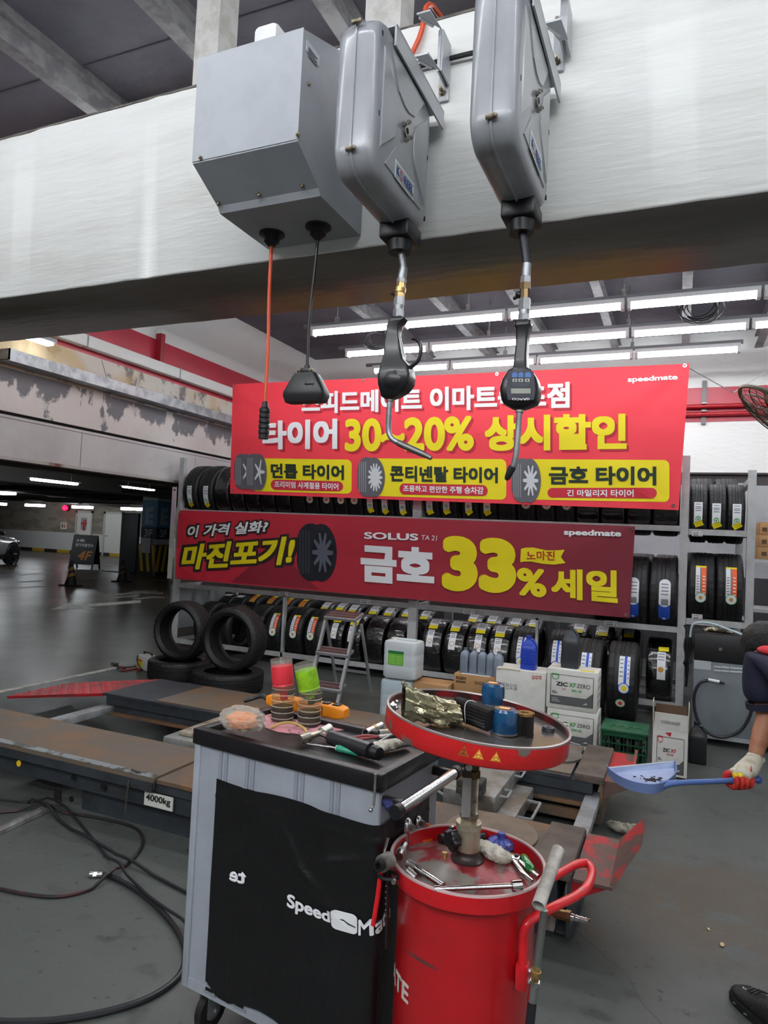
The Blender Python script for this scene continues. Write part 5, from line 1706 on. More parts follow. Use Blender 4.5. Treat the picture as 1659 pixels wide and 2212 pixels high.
part(t, 'stop_gusset', MB().prism([(-0.345, 0.268), (-0.21, 0.268), (-0.345, 0.19)], Y0 + 0.01, Y0 + 0.02, 'XZ').prism([(-0.345, 0.268), (-0.21, 0.268), (-0.345, 0.19)], Y1 - 0.02, Y1 - 0.01, 'XZ'), mat('gusset_red', (150, 26, 32), 0.45))
part(t, 'square_hole', MB().box(pY(117, 1715, 2.834).x, pY(133, 1715, 2.834).x, 2.831, 2.835, pY(125, 1738, 2.834).z, pY(125, 1704, 2.834).z), HOLE)
for px, py, r_, yy in ((155, 1726, 0.016, 2.834), (158, 1679, 0.014, 2.784), (223, 1700, 0.018, 2.784)):
    c = pY(px, py, yy)
    part(t, 'round_hole', MB().cyl(c, c + V((0, -0.004, 0)), r_, n=18), HOLE)
q = [pY(x, y, 2.782) for x, y in ((314, 1709), (375, 1723), (376, 1753), (313, 1738))]
xa, xb, za, zb = q[0].x, q[1].x, (q[2].z + q[3].z) / 2, (q[0].z + q[1].z) / 2
l_ = part(t, 'load_label', MB().box(xa, xb, 2.777, 2.784, za, zb), mat('label_plate', (206, 206, 198), 0.5))
mb = MB()
write(mb, '4000kg', plane_fn((xa + 0.012, 2.775, za + 0.018), (xb - xa - 0.024, 0, 0), (0, 0, (zb - za) * 0.62)), 0.025)
part(l_, 'lettering', mb, INKB, smooth=False)
c = pY(41, 1649, 2.751)
part(t, 'yellow_sticker', MB().cyl(c, c + V((0, -0.003, 0)), 0.017, n=20), mat('sticker_yellow', (222, 180, 30), 0.5))
p0, p1 = pY(279, 1690, 2.745), pY(272, 1752, 2.77)
mb = MB()
for k in range(11):
    c = V(p0).lerp(V(p1), k / 10)
    a = k % 2 * PI / 2
    mb.tube([c + V((0.005 * cos(s) * cos(a), -0.006 + 0.005 * cos(s) * sin(a), 0.011 * sin(s))) for s in [2 * PI * j / 8 for j in range(8)]], 0.0018, 5, closed=True)
mb.cyl((p0.x - 0.03, 2.79, 0.296), (p0.x + 0.03, 2.78, 0.296), 0.006, n=8)
part(t, 'chain', mb, mat('chain_rust', (96, 88, 80), 0.5, 0.6))

t = thing('lift_platform', 'far scissor lift platform with red chequered ramp at its left end', 'lift', (-2.2, 4.3, 0))
Y0, Y1 = 3.97, 4.59
part(t, 'base_frame', MB().box(-3.4, -0.42, 4.08, 4.5, 0.0, 0.13), LIFTD)
part(t, 'platform_beam', MB().box(-3.93, -0.40, 4.0, 4.56, 0.125, 0.2).box(-3.96, -0.40, 3.98, 4.58, 0.2, 0.262), LIFTD)
part(t, 'rusty_flange', MB().box(-3.93, -0.40, 3.96, 4.02, 0.13, 0.145), RUST2)
part(t, 'top_plate', MB().box(-3.98, -3.5, Y0, Y1, 0.262, 0.282).box(-3.5, -0.52, Y0 + 0.0, Y1 - 0.1, 0.262, 0.279), [LIFTD])
part(t, 'worn_plate', MB().rbox(-3.5, -0.52, Y0 + 0.03, Y1 - 0.02, 0.278, 0.288, 0.002), RUST)
a, b_ = pZ(30, 1502, 0.11), pZ(140, 1475, 0.11)
mb = MB()
tip = a.x
mb.hexa([(-3.99, Y0, 0.255), (tip, Y0, 0.095), (tip, Y1, 0.095), (-3.99, Y1, 0.255), (-3.99, Y0, 0.278), (tip, Y0, 0.115), (tip, Y1, 0.115), (-3.99, Y1, 0.278)])
rm = part(t, 'ramp', mb, mat('ramp_red', (172, 36, 44), 0.5, c2=(120, 46, 46), ns=4, lo=0.5, hi=0.62))
mb = MB()
for i in range(17):
    for j in range(11):
        u, v = (i + 0.5) / 17, (j + 0.5) / 11
        x, y, z = -3.99 + u * (tip + 3.99), Y0 + v * (Y1 - Y0), 0.278 + u * (0.115 - 0.278)
        s = 1 if (i + j) % 2 else -1
        mb.hexa([(x - 0.016, y - 0.016 * s - 0.003, z), (x + 0.016, y + 0.016 * s - 0.003, z), (x + 0.016, y + 0.016 * s + 0.003, z), (x - 0.016, y - 0.016 * s + 0.003, z), (x - 0.014, y - 0.014 * s, z + 0.005), (x + 0.014, y + 0.014 * s, z + 0.003), (x + 0.014, y + 0.014 * s + 0.002, z + 0.003), (x - 0.014, y - 0.014 * s + 0.002, z + 0.005)])
part(rm, 'chequer_tread', mb, MATS['ramp_red'])
q = pZ(1195, 1630, 0.292)
part(t, 'turn_plate', MB().cyl((q.x, 4.30, 0.288), (q.x, 4.30, 0.302), 0.17, n=40), mat('turn_plate_grey', (104, 102, 96), 0.5, c2=(84, 80, 74), ns=6))
part(t, 'plate_handle', MB().tube([(q.x + 0.02, 4.46, 0.302), (q.x + 0.02, 4.47, 0.335), (q.x + 0.14, 4.42, 0.335), (q.x + 0.14, 4.41, 0.302)], 0.006, 6), LSTEEL)
part(t, 'end_plate', MB().rbox(-0.50, -0.34, Y0, Y1, 0.262, 0.305, 0.006), MATS['end_plate_brown'])
part(t, 'end_beam', MB().box(-0.36, -0.345, Y0 + 0.01, Y1, 0.05, 0.29).box(-1.2, -0.35, Y0 + 0.0, Y0 + 0.03, 0.05, 0.10), RUST2)
mb = MB().box(-0.34, -0.21, Y0 + 0.02, Y1, 0.268, 0.282)
mb.prism([(Y0 + 0.3, 0.275), (Y1, 0.275), (Y1, 0.315)], -0.215, -0.2, 'YZ').prism([(-0.34, 0.268), (-0.20, 0.268), (-0.34, 0.19)], Y0 + 0.02, Y0 + 0.03, 'XZ')
part(t, 'wheel_stop', mb, LRED)
mb = MB().box(-1.0, -0.94, 3.955, 3.975, 0.15, 0.26)
part(t, 'lock_bracket', mb, LSTEEL)
part(t, 'grey_cover', MB().rbox(-0.93, -0.82, 3.958, 3.975, 0.16, 0.24, 0.008), mat('cover_grey', (120, 122, 122), 0.5))

for x0, x1, nm in ((-4.0, -3.9, 'grey cross bar joining the two lift platforms near the red ramp'), (-0.44, -0.36, 'grey cross bar joining the two lift platforms beside the glove on the floor')):
    solo('cross_bar_beam', MB().rbox(x0, x1, 3.19, 4.07, 0.138 if x0 < -1 else 0.142, 0.19, 0.006), LSTEEL, nm, 'cross bar', ((x0 + x1) / 2, 3.6, 0.138), 'cross bars between the lift platforms')

# rolling jack between the platforms on the right
JG = mat('jack_grey', (132, 133, 130), 0.42, 0.3, c2=(104, 96, 86), ns=8, lo=0.45, hi=0.6, bump=0.1, bs=50)
a, b_, c, d = [pZ(x, y, 0.31) for x, y in ((1002, 1655), (1132, 1652), (1069, 1729), (958, 1705))]
x0, x1 = min(a.x, d.x), max(b_.x, c.x) - 0.02
t = thing('rolling_jack', 'worn grey rolling jack with two handles hung between the lift platforms', 'jack', ((x0 + x1) / 2, 3.7, 0.16))
ya, yb = 3.36, 3.94
part(t, 'body', MB().rbox(x0, x1, ya, yb, 0.22, 0.312, 0.012), JG)
part(t, 'lower_tray', MB().rbox(x0 + 0.03, x1 + 0.09, ya + 0.06, yb - 0.06, 0.14, 0.215, 0.008), JG)
for y in (ya + 0.10, yb - 0.14):
    part(t, 'handle', MB().tube([(x1, y, 0.285), (x1 + 0.035, y, 0.285), (x1 + 0.035, y + 0.1, 0.285), (x1, y + 0.1, 0.285)], 0.006, 7), LSTEEL)
part(t, 'tray_handle', MB().tube([(x1 + 0.09, ya + 0.1, 0.2), (x1 + 0.16, ya + 0.1, 0.2), (x1 + 0.16, ya + 0.34, 0.2), (x1 + 0.09, ya + 0.34, 0.2)], 0.008, 7), LSTEEL)
part(t, 'side_handle', MB().tube([(x0, ya + 0.05, 0.25), (x0 - 0.05, ya + 0.05, 0.27), (x0 - 0.05, ya + 0.2, 0.27), (x0, ya + 0.2, 0.25)], 0.007, 7), LSTEEL)
q = pZ(1018, 1700, 0.34)
PADM = mat('pad_rubber', (52, 50, 46), 0.7)
for k in range(2):
    part(t, 'rubber_pad', MB().rbox(q.x - 0.065, q.x + 0.065, q.y - 0.05, q.y + 0.05, 0.313 + k * 0.036, 0.347 + k * 0.036, 0.004), PADM)
t = thing('rolling_jack', 'silver jack beam left of the tool cart, bridging the platforms', 'jack', (-2.6, 3.6, 0.2))
q = pZ(352, 1592, 0.31)
part(t, 'body', MB().rbox(q.x, q.x + 0.26, 3.27, 3.96, 0.25, 0.315, 0.008), mat('jack_silver', (150, 152, 150), 0.4, 0.4, c2=(128, 124, 116), ns=7))
part(t, 'arm_plate', MB().rbox(q.x + 0.06, q.x + 0.22, 3.33, 3.9, 0.316, 0.34, 0.008).cyl((q.x + 0.13, 3.42, 0.341), (q.x + 0.13, 3.42, 0.343), 0.035, n=20), mat('arm_cream', (150, 142, 124), 0.5, c2=(110, 92, 74), ns=8))

# hoses
HB = mat('hose_black', (30, 30, 34), 0.42)


def hose(name, label, pts, r=0.0075, M=HB, lift=0.0, over=()):
    P_ = []
    for i, p in enumerate(pts):
        P_.append(pZ(p[0], p[1], r + 0.001 + (p[2] if len(p) > 2 else 0)))
    return thing(name, label, 'hose', P_[len(P_) // 2] * 1.0), P_, r, M


a, b_ = pZ(-10, 1803), pZ(124, 1740)
LAID = [(*(a.lerp(b_, k / 60)).xy, 0.004, 0.028) for k in range(61)]
for lab_, pts, r, fit in (
        ('black air hose with steel end fitting curving along the floor left of the cart', [(215, 1889), (240, 1893), (290, 1920), (340, 1960), (382, 2010), (400, 2060), (386, 2108), (332, 2150), (250, 2180), (150, 2200), (60, 2207), (-60, 2206)], 0.0105, True),
        ('reddish black hose forming the wide loop on the floor before the lift', [(-40, 1912), (0, 1920), (60, 1932), (130, 1936), (200, 1918), (255, 1882), (296, 1845), (308, 1815), (290, 1788), (230, 1770), (170, 1760), (110, 1752), (60, 1750), (-40, 1758)], 0.0075, False),
        ('thin dark hose crossing under the loop toward the cart foot', [(-40, 1724), (40, 1732), (110, 1738), (170, 1778), (218, 1835), (262, 1888), (325, 1950), (404, 2003), (470, 2040)], 0.006, False),
        ('straight black hose running from the lift toward the cart side', [(60, 1742), (112, 1762), (160, 1795), (240, 1843), (330, 1890), (404, 1928), (480, 1965)], 0.0075, False)):
    T, P_, r, M = hose('hose', lab_, pts, r, mat('hose_red', (70, 34, 36), 0.45, c2=(32, 30, 32), ns=6, lo=0.4, hi=0.5) if 'reddish' in lab_ else HB)
    L_ = catmull(P_, 16)
    need = [max([z + q + r - p.z for x, y, z, q in LAID if (x - p.x) ** 2 + (y - p.y) ** 2 < (q + r + 0.012) ** 2] + [0]) for p in L_]
    for i, p in enumerate(L_):
        p.z += max(need[k] * max(0, 1 - max(0, abs(k - i) - 1) / 7) for k in range(max(0, i - 7), min(len(L_), i + 8)))
    LAID += [(p.x, p.y, p.z, r) for p in L_]
    part(T, 'hose_line', MB().tube(L_, r, 8), M)
    if fit:
        a, b_ = P_[0], pZ(194, 1889, r + 0.002)
        dd = (b_ - a)
        part(T, 'fitting', MB().cyl(a - dd * 0.3, a + dd * 0.25, r * 1.15, n=12).cyl(a + dd * 0.25, a + dd * 0.6, r * 1.5, n=6).cyl(a + dd * 0.6, a + dd * 1.0, r * 1.25, n=12), CHROME)
a, b_ = pZ(-10, 1803), pZ(124, 1740)
solo('cable_cover', MB().tube([a + V((0, 0, 0.004)), b_ + V((0, 0, 0.004))], 0.03, 10, flat=0.9), mat('cover_dull', (136, 136, 134), 0.5, 0.5, c2=(104, 102, 98), ns=10), 'dull grey rounded cable cover on the floor before the lift', 'cable cover', b_)

q = pZ(318, 1447)
t = thing('battery_charger', 'small white battery charger box with yellow label beside the lying tyre', 'charger', (q.x, q.y, 0), R(-20))
part(t, 'case', MB().rbox(-0.12, 0.12, -0.07, 0.07, 0.004, 0.16, 0.02), mat('charger_white', (196, 196, 190), 0.5), world=False)
part(t, 'label', MB().m(0).box(-0.1, 0.02, -0.073, -0.071, 0.03, 0.12).m(1).box(-0.1, 0.02, -0.0735, -0.0715, 0.098, 0.112), [mat('charger_label', (206, 190, 40), 0.5), REDP], world=False)
part(t, 'handle', MB().tube([(-0.09, 0, 0.16), (-0.08, 0, 0.185), (0.08, 0, 0.185), (0.09, 0, 0.16)], 0.009, 8), BLK, world=False)
part(t, 'cord', MB().tube([(-0.09, -0.072, 0.15), (-0.07, -0.09, 0.1), (-0.02, -0.08, 0.04), (0.05, -0.085, 0.02)], 0.005, 6, sub=4), BLK, world=False)
q = pZ(272, 1445)
t = thing('jumper_cables', 'red and black jumper cables tangled on the floor by the charger', 'cables', (q.x, q.y, 0))
rr = random.Random(3)
part(t, 'red_cable', MB().tube([(q.x - 0.12 + 0.09 * k + rr.uniform(-.03, .03), q.y + rr.uniform(-.14, .14), 0.01) for k in range(5)], 0.008, 6, sub=5), mat('cable_red', (150, 40, 44), 0.5))
part(t, 'black_cable', MB().tube([(q.x - 0.2 + 0.09 * k + rr.uniform(-.03, .03), q.y + rr.uniform(-.14, .14), 0.024) for k in range(5)], 0.007, 6, sub=5), BLK)
part(t, 'clamp', MB().rbox(q.x - 0.3, q.x - 0.2, q.y + 0.08, q.y + 0.1, 0.004, 0.03, 0.006), GALV)
q = pZ(1347, 1788)
GLV = mat('glove_cotton', (204, 200, 186), 0.85, c2=(128, 124, 112), ns=22, lo=0.5, hi=0.68, bump=0.5, bs=130)


def rag(name, label, cat, c, pts, r, M, seed=0, group=None, amp=0.3):
    """a crumpled limp glove or rag lying along pts"""
    t = thing(name, label, cat, c, 0, group)
    P_ = catmull(pts, 6)
    mb = MB()
    rs = []
    n = 18
    N = len(P_)
    for i, p in enumerate(P_):
        d_ = (P_[min(i + 1, N - 1)] - P_[max(i - 1, 0)]).normalized()
        x = V((0, 0, 1)).cross(d_).normalized()
        z = d_.cross(x)
        t_ = i / (N - 1) * (len(r) - 1)
        a = int(min(t_, len(r) - 2))
        rad = r[a] + (r[a + 1] - r[a]) * (t_ - a)
        ring = []
        for j in range(n):
            an = 2 * PI * j / n
            k = 1 + amp * noise.noise(V((cos(an) * 1.6 + seed, sin(an) * 1.6, i * 0.45)))+ amp * 0.6 * noise.noise(V((cos(an) * 4 + seed, sin(an) * 4, i * 0.9)))
            ring.append(p + x * (rad * k * cos(an)) + z * (rad * 0.62 * k * sin(an)))
        rs.append(ring)
    part(t, 'cloth', mb.rings(rs), M, ang=80)
    return t


t = rag('work_glove', 'dirty white cotton glove lying on the floor beside the red wheel stop', 'glove', q, [pZ(1316, 1777, 0.022), pZ(1335, 1786, 0.026), pZ(1355, 1790, 0.024), pZ(1378, 1792)], [0.022, 0.04, 0.042, 0.036], mat('glove_dirty', (170, 166, 152), 0.85, c2=(88, 84, 76), ns=14, lo=0.48, hi=0.62, bump=0.5, bs=120), 2)
for k, (px, py, s) in enumerate(((1531, 2009, 0.006), (1560, 2043, 0.009))):
    q = pZ(px, py)
    solo('floor_crumb', MB().blob((q.x, q.y, s * 0.6), (s, s * 1.4, s * 0.7), k, 0.2, 1.5, 2), mat('crumb', (214, 190, 150), 0.7), ['tiny pale crumb on the grey floor above the shoe', 'tiny tan chip on the grey floor before the black shoe'][k], 'crumb', q)

# ================================================================ TOOL CART
CO, CA = V((-1.374, 1.745, 0)), R(-6.8)
CX = V((cos(CA), sin(CA), 0))
CYV = V((-sin(CA), cos(CA), 0))
CW, CD, CT = 0.685, 0.37, 0.94


def cartp(u, v, z):
    return CO + CX * u + CYV * v + V((0, 0, z))


CARTG = mat('cart_grey', (152, 158, 166), 0.4, c2=(146, 152, 160), ns=5, bump=0.06, bs=300)
CARTS = mat('cart_side', (140, 146, 154), 0.28, 0.2)
TRB = mat('tray_black', (22, 20, 23), 0.38, bump=0.05, bs=200)
cart = t = thing('tool_cart', 'grey steel tool cart with black tray top and black cloth cover', 'tool cart', CO, CA)
L = dict(world=False)
part(t, 'body', MB().box(0.012, CW - 0.012, 0.012, CD - 0.01, 0.155, 0.90), CARTG, **L)
part(t, 'side_panel', MB().box(CW - 0.012, CW - 0.008, 0.014, CD - 0.012, 0.16, 0.90), CARTS, **L)
part(t, 'corner_post', MB().rbox(0.004, 0.03, 0.006, 0.05, 0.155, 0.90, 0.004), CARTG, **L)
part(t, 'bottom_rail', MB().box(0.012, CW - 0.045, 0.0095, 0.014, 0.155, 0.185), CARTG, **L)
for f in (0.17, 0.33, 0.605, 0.79):
    for d in (-0.011, 0.011):
        part(t, 'rib', MB().rbox(0.012 + f * 0.66 + d - 0.006, 0.012 + f * 0.66 + d + 0.006, 0.008, 0.014, 0.19, 0.895, 0.002), mat('cart_rib', (124, 130, 140), 0.42), **L)
for x in (0.10, 0.22):
    part(t, 'slot', MB().m(0).box(x, x + 0.045, 0.0065, 0.0085, 0.168, 0.178).m(1).box(x + 0.006, x + 0.035, 0.0055, 0.0085, 0.178, 0.186), [CARTS, HOLE], **L)
mb = MB()
mb.rbox(0, CW, 0, 0.034, 0.892, CT, 0.004).rbox(0, CW, CD - 0.034, CD, 0.892, CT, 0.004).rbox(0, 0.034, 0.03, CD - 0.03, 0.892, CT, 0.004).rbox(CW - 0.034, CW, 0.03, CD - 0.03, 0.892, CT, 0.004)
part(t, 'tray_rim', mb, TRB, **L)
part(t, 'tray_floor', MB().box(0.03, CW - 0.03, 0.03, CD - 0.03, 0.905, 0.922), TRB, **L)
TZ = 0.922
part(t, 'push_handle', MB().cyl((CW + 0.055, -0.01, 0.865), (CW + 0.055, CD - 0.02, 0.865), 0.0155, n=20), CHROME, **L)
for y in (-0.012, CD - 0.02):
    part(t, 'handle_cap', MB().cyl((CW + 0.055, y - 0.012, 0.865), (CW + 0.055, y + 0.012, 0.865), 0.0185, n=20), BLK, **L)
for y in (0.02, CD - 0.05):
    part(t, 'handle_arm', MB().rbox(CW - 0.012, CW + 0.05, y, y + 0.02, 0.852, 0.878, 0.004), BLKM, **L)
for x, y in ((0.06, 0.07), (CW - 0.06, 0.07), (0.06, CD - 0.06), (CW - 0.06, CD - 0.06)):
    w_ = part(t, 'caster_fork', MB().box(x - 0.022, x - 0.014, y - 0.015, y + 0.015, 0.05, 0.15).box(x + 0.014, x + 0.022, y - 0.015, y + 0.015, 0.05, 0.15).rbox(x - 0.03, x + 0.03, y - 0.03, y + 0.03, 0.14, 0.155, 0.003), GALV, **L)
    part(w_, 'wheel', MB().lathe([(0.03, -0.013), (0.058, -0.013), (0.0625, -0.008), (0.0625, 0.008), (0.058, 0.013), (0.03, 0.013)], 28, (x, y + 0.015, 0.0635), 'X'), RUB, **L)
    part(w_, 'hub', MB().cyl((x - 0.014, y + 0.015, 0.0635), (x + 0.014, y + 0.015, 0.0635), 0.03, n=20).cyl((x - 0.028, y + 0.015, 0.0635), (x + 0.028, y + 0.015, 0.0635), 0.009, n=6), GALV, **L)
for y, z in ((0.05, 0.84), (CD - 0.03, 0.86)):
    part(t, 'rivet', MB().ball((CW - 0.007, y, z), 0.004, 8, 5), CHROME, **L)
CN = -CYV


def cf(px, py, off=0.0):
    return pP(px, py, cartp(0, 0.008 - off, 0), CN)


a, b_ = cf(811, 1672, 0.02), cf(808, 1733, 0.02)
t = thing('hook_rod', 'bent steel hook rod hanging at the front right corner of the cart', 'hook', a)
part(t, 'rod', MB().tube([a, b_, cf(804, 1743, 0.024), cf(801, 1749, 0.03)], 0.0035, 8, sub=4), STEEL)
part(t, 'knob', MB().ball(cf(801, 1750, 0.03), 0.006, 10, 6), CHROME)
part(t, 'pivot', MB().cyl(cf(812, 1703, 0.02), cf(825, 1698, 0.004), 0.003, n=6), BLKM)
t = rag('blue_rag', 'crumpled dark blue rag squeezed behind the cart handle', 'rag', cartp(CW + 0.01, 0.03, 0.86), [cartp(CW - 0.002, 0.05, 0.862), cartp(CW + 0.012, 0.02, 0.866), cartp(CW + 0.03, 0.0, 0.86)], [0.01, 0.016, 0.012], mat('rag_blue', (36, 44, 92), 0.8, bump=0.4, bs=90), 4)

# cloth cover: front sheet wrapping round the right side
COV = mat('cover_cloth', (13, 13, 15), 0.4, c2=(11, 11, 13), ns=9, bump=0.12, bs=60, spec=0.6)
pl = cf(471, 1680)
u0 = (pl - CO).dot(CX)
ztop = pl.z
FULL = CW - 0.012 - u0 + 0.30


def cover(s, z, off=0.0):
    """s: distance along the sheet from its left edge, z: height"""
    wob = 0.0035 * noise.noise(V((s * 9, z * 5, 1))) + 0.0022 * noise.noise(V((s * 22, z * 14, 4)))
    dz = (ztop - z)
    # vertical fold and hanging ripples
    fold = 0.004 * math.exp(-((s - 0.115 + dz * 0.03) / 0.012) ** 2) + 0.004 * math.exp(-((s - 0.40 - dz * 0.1) / 0.03) ** 2) * max(0, 0.5 - dz) * 2
    hem = 0.0025 if 0.045 < dz < 0.052 else 0
    for cs, cz, an in ((0.35, 0.19, 0.5), (0.3, 0.13, 0.9), (0.46, 0.12, -0.3), (0.40, 0.24, 0.3)):
        du, dv = s - cs, dz - cz
        e = du * cos(an) + dv * sin(an)
        f = -du * sin(an) + dv * cos(an)
        wob += 0.007 * math.exp(-(f / 0.010) ** 2 - (e / 0.08) ** 2)
    o_ = 0.006 + max(0, wob + fold + hem) + off
    x = u0 + s
    c = CW - 0.012
    r_ = 0.02
    if x < c - r_:
        return cartp(x, 0.008 - o_, z)
    a_ = (x - (c - r_)) / r_
    if a_ < PI / 2:
        return cartp(c - r_ + (r_ + o_ + 0.004) * sin(a_), 0.008 + r_ - (r_ + o_) * cos(a_), z)
    rest = x - (c - r_) - r_ * PI / 2
    return cartp(c + o_ + 0.004, 0.008 + r_ + rest, z)


def cov_top(s):
    return ztop - 0.004 * sin(s * 16) + (0.02 * min(1, max(0, (s - 0.72) / 0.12)) if s > 0.7 else 0) - (max(0, s - 0.87) * 1.2)


def cov_bot(s):
    z = 0.176 + 0.03 * math.exp(-((s) / 0.03) ** 2)
    z += 0.022 * sin(min(1, max(0, (s - 0.09) / 0.25)) * PI) if s > 0.09 else 0
    return z


NU, NV = 110, 70
vs, fs = [], []
S_ = FULL - 0.02
for j in range(NV + 1):
    for i in range(NU + 1):
        s = S_ * i / NU
        zb, zt = cov_bot(s), cov_top(s)
        vs.append(cover(s, zb + (zt - zb) * j / NV))
for j in range(NV):
    for i in range(NU):
        k = j * (NU + 1) + i
        fs.append((k, k + 1, k + NU + 2, k + NU + 1))
t = thing('cart_cover', 'black cloth cover with white lettering draped over the cart front', 'cover', cartp(0.3, -0.01, 0.18), CA)
part(t, 'cloth', MB().add(vs, fs), COV, ang=80)


def cov_uv(px, py):
    p = cf(px, py, 0.012)
    return (p - CO).dot(CX) - u0, p.z


def cov_text(name, body, q, bold=0.03, mirror=False, M=INKW):
    q = [V((*cov_uv(*p), 0)) for p in q]

    def g(u, v):
        if mirror:
            u = 1 - u
        p = q[0].lerp(q[1], u).lerp(q[3].lerp(q[2], u), v)
        return (p.x, p.y, 0)
    mb = MB()
    write(mb, body, g, bold)
    out = MB()
    out.add([cover(p[0], p[1], 0.0034 + 400 * 0.0002 * 0 + p[2]) for p in mb.v], mb.f)
    return out


m1 = cov_text('l', 'Speed', [(618, 1968), (713, 2002), (713, 1968), (620, 1930)])
part(t, 'lettering', m1, INKW, smooth=False)
m2 = cov_text('l', 'Mate', [(773, 2022), (842, 2026), (842, 1981), (773, 1988)], 0.026)
part(t, 'lettering', m2, INKW, smooth=False)
q = [V((*cov_uv(*p), 0)) for p in ((714, 2006), (770, 2022), (770, 1979), (714, 1963))]
mb = MB()
pts = rrect(0, 1, 0, 1, 0.2, 5)
fb = lambda u, v: q[0].lerp(q[1], u).lerp(q[3].lerp(q[2], u), v)
mb.m(0).poly([cover(fb(u, v).x, fb(u, v).y, 0.0025) for u, v in pts])
car = [(0.02, 0.50), (0.14, 0.52), (0.3, 0.60), (0.5, 0.62), (0.68, 0.5), (0.95, 0.42), (0.95, 0.37), (0.66, 0.43), (0.5, 0.55), (0.3, 0.54), (0.14, 0.46), (0.02, 0.45)]
for poly in (car[:6] + car[6:],):
    for i in range(5):
        a_, b2, c2_, d2 = car[i], car[i + 1], car[10 - i], car[11 - i]
        mb.m(1).poly([cover(fb(u, v).x, fb(u, v).y, 0.0045) for u, v in (a_, b2, c2_, d2)])
part(t, 'emblem', mb, [INKW, INKB], smooth=False)
m3 = cov_text('l', 'te', [(493, 1903), (530, 1913), (530, 1886), (496, 1878)], 0.03, True)
part(t, 'lettering', m3, INKW, smooth=False)

# ---------------------------------------------------------------- things on the tray
def tz(px, py, z=TZ):
    return pZ(px, py, z)


c = pZ(523, 1562, 0.97)
t = thing('plastic_bag', 'crinkled clear plastic bag holding an orange cloth on the cart corner', 'bag', (c.x, c.y, 0.94))
part(t, 'orange_cloth', MB().blob((c.x, c.y, 0.977), (0.052, 0.036, 0.028), 5, 0.2, 1.8), mat('cloth_orange', (236, 140, 66), 0.8))
part(t, 'film', MB().blob((c.x, c.y, 0.983), (0.078, 0.052, 0.041), 8, 0.13, 2.6, 5, True), mat('bag_film', (214, 208, 196), 0.22, alpha=0.36, bump=0.8, bs=40), ang=60)


def bottle_with_funnel(px, py, label, fun, liq, lean, level):
    b = tz(px, py)
    b = V((b.x, b.y, TZ + 0.001))
    t = thing('oil_bottle', label, 'bottle', b, 0, 'oil bottles with cut bottle funnels')
    r = 0.0395
    prof = []
    z = 0.0
    prof += [(r * 0.8, 0), (r, 0.006)]
    for k in range(5):
        z0 = 0.012 + k * 0.019
        prof += [(r, z0), (r * 0.94, z0 + 0.004), (r, z0 + 0.008)]
    prof += [(r, 0.112), (r * 0.86, 0.124), (r * 0.6, 0.132)]
    part(t, 'bottle', MB().lathe(prof, 28, b, cap=False), mat('pet_clear', (126, 116, 100), 0.06, alpha=0.27))
    for k in range(6):
        zz = b.z + 0.012 + 0.0195 * k
        part(t, 'ridge', MB().lathe([(r * 0.985, -0.0014), (r * 1.012, 0), (r * 0.985, 0.0014)], 28, (b.x, b.y, zz), cap=False), mat('pet_ridge_glint', (214, 208, 196), 0.15, alpha=0.55))  # pale rings on the ridges, their white glints put into the colour
    part(t, 'base_disc', MB().cyl(b, b + V((0, 0, 0.002)), r * 0.8, n=24), mat('pet_clear', (0, 0, 0)))
    part(t, 'oil', MB().cyl(b + V((0, 0, 0.003)), b + V((0, 0, level)), r * 0.925, n=28), mat('oil_' + liq, (26, 15, 9) if liq == 'brown' else (12, 11, 11), 0.08))
    # the cut upper bottle upside down as a funnel
    M_ = Matrix.Translation(b + V((0, 0, 0.100))) @ Matrix.Rotation(lean[0], 4, 'Y') @ Matrix.Rotation(lean[1], 4, 'X')
    fp_ = [(0.011, -0.022), (0.012, -0.004), (0.030, 0.008), (0.037, 0.02), (0.0355, 0.024), (0.037, 0.028), (0.037, 0.085)]
    c1, c2_ = (mat('funnel_red', (226, 60, 74), 0.3, alpha=0.93), None) if fun == 'red' else (mat('funnel_green', (150, 206, 40), 0.3, alpha=0.93, c2=(116, 160, 30), ns=14), None)
    part(t, 'funnel', MB().at(M_).lathe(fp_, 28, cap=False), c1)
    part(t, 'funnel_rim', MB().at(M_).lathe([(0.0372, 0.085), (0.0375, 0.105), (0.0375, 0.108)], 28, cap=False), mat('pet_dusty', (190, 186, 176), 0.2, alpha=0.3))
    part(t, 'cap', MB().at(M_).cyl((0, 0, -0.03), (0, 0, -0.012), 0.013, n=16), mat('cap_red', (206, 40, 46), 0.35) if fun == 'red' else mat('cap_dark', (40, 48, 30), 0.4))
    return t


bottle_with_funnel(609, 1556, 'oil bottle with a red funnel, left of two on the cart', 'red', 'brown', (R(-7), R(2)), 0.048)
bottle_with_funnel(667, 1566, 'oil bottle with a green funnel, right of two on the cart', 'green', 'black', (R(-12), R(6)), 0.046)

pts = [(560, 1538), (600, 1534), (660, 1548), (748, 1568), (742, 1578), (716, 1580), (700, 1590), (650, 1588), (600, 1582), (572, 1572), (566, 1552)]
mb = MB()
P_ = [tz(*p) for p in pts]
cen = sum((V(p) for p in P_), V((0, 0, 0))) / len(P_)
rs = []
for f in (1.0, 0.7, 0.35, 0.02):
    rs.append([V((cen.x + (p.x - cen.x) * f, cen.y + (p.y - cen.y) * f, TZ + 0.0008 + (0.0004 if f == 1 else 0.0006))) for p in P_])
solo('pink_cloth', mb.rings(rs, cap=False), mat('cloth_pink', (206, 142, 150), 0.85, c2=(96, 66, 72), ns=26, lo=0.52, hi=0.62), 'oil stained pink cloth spread under the two bottles', 'cloth', cen)

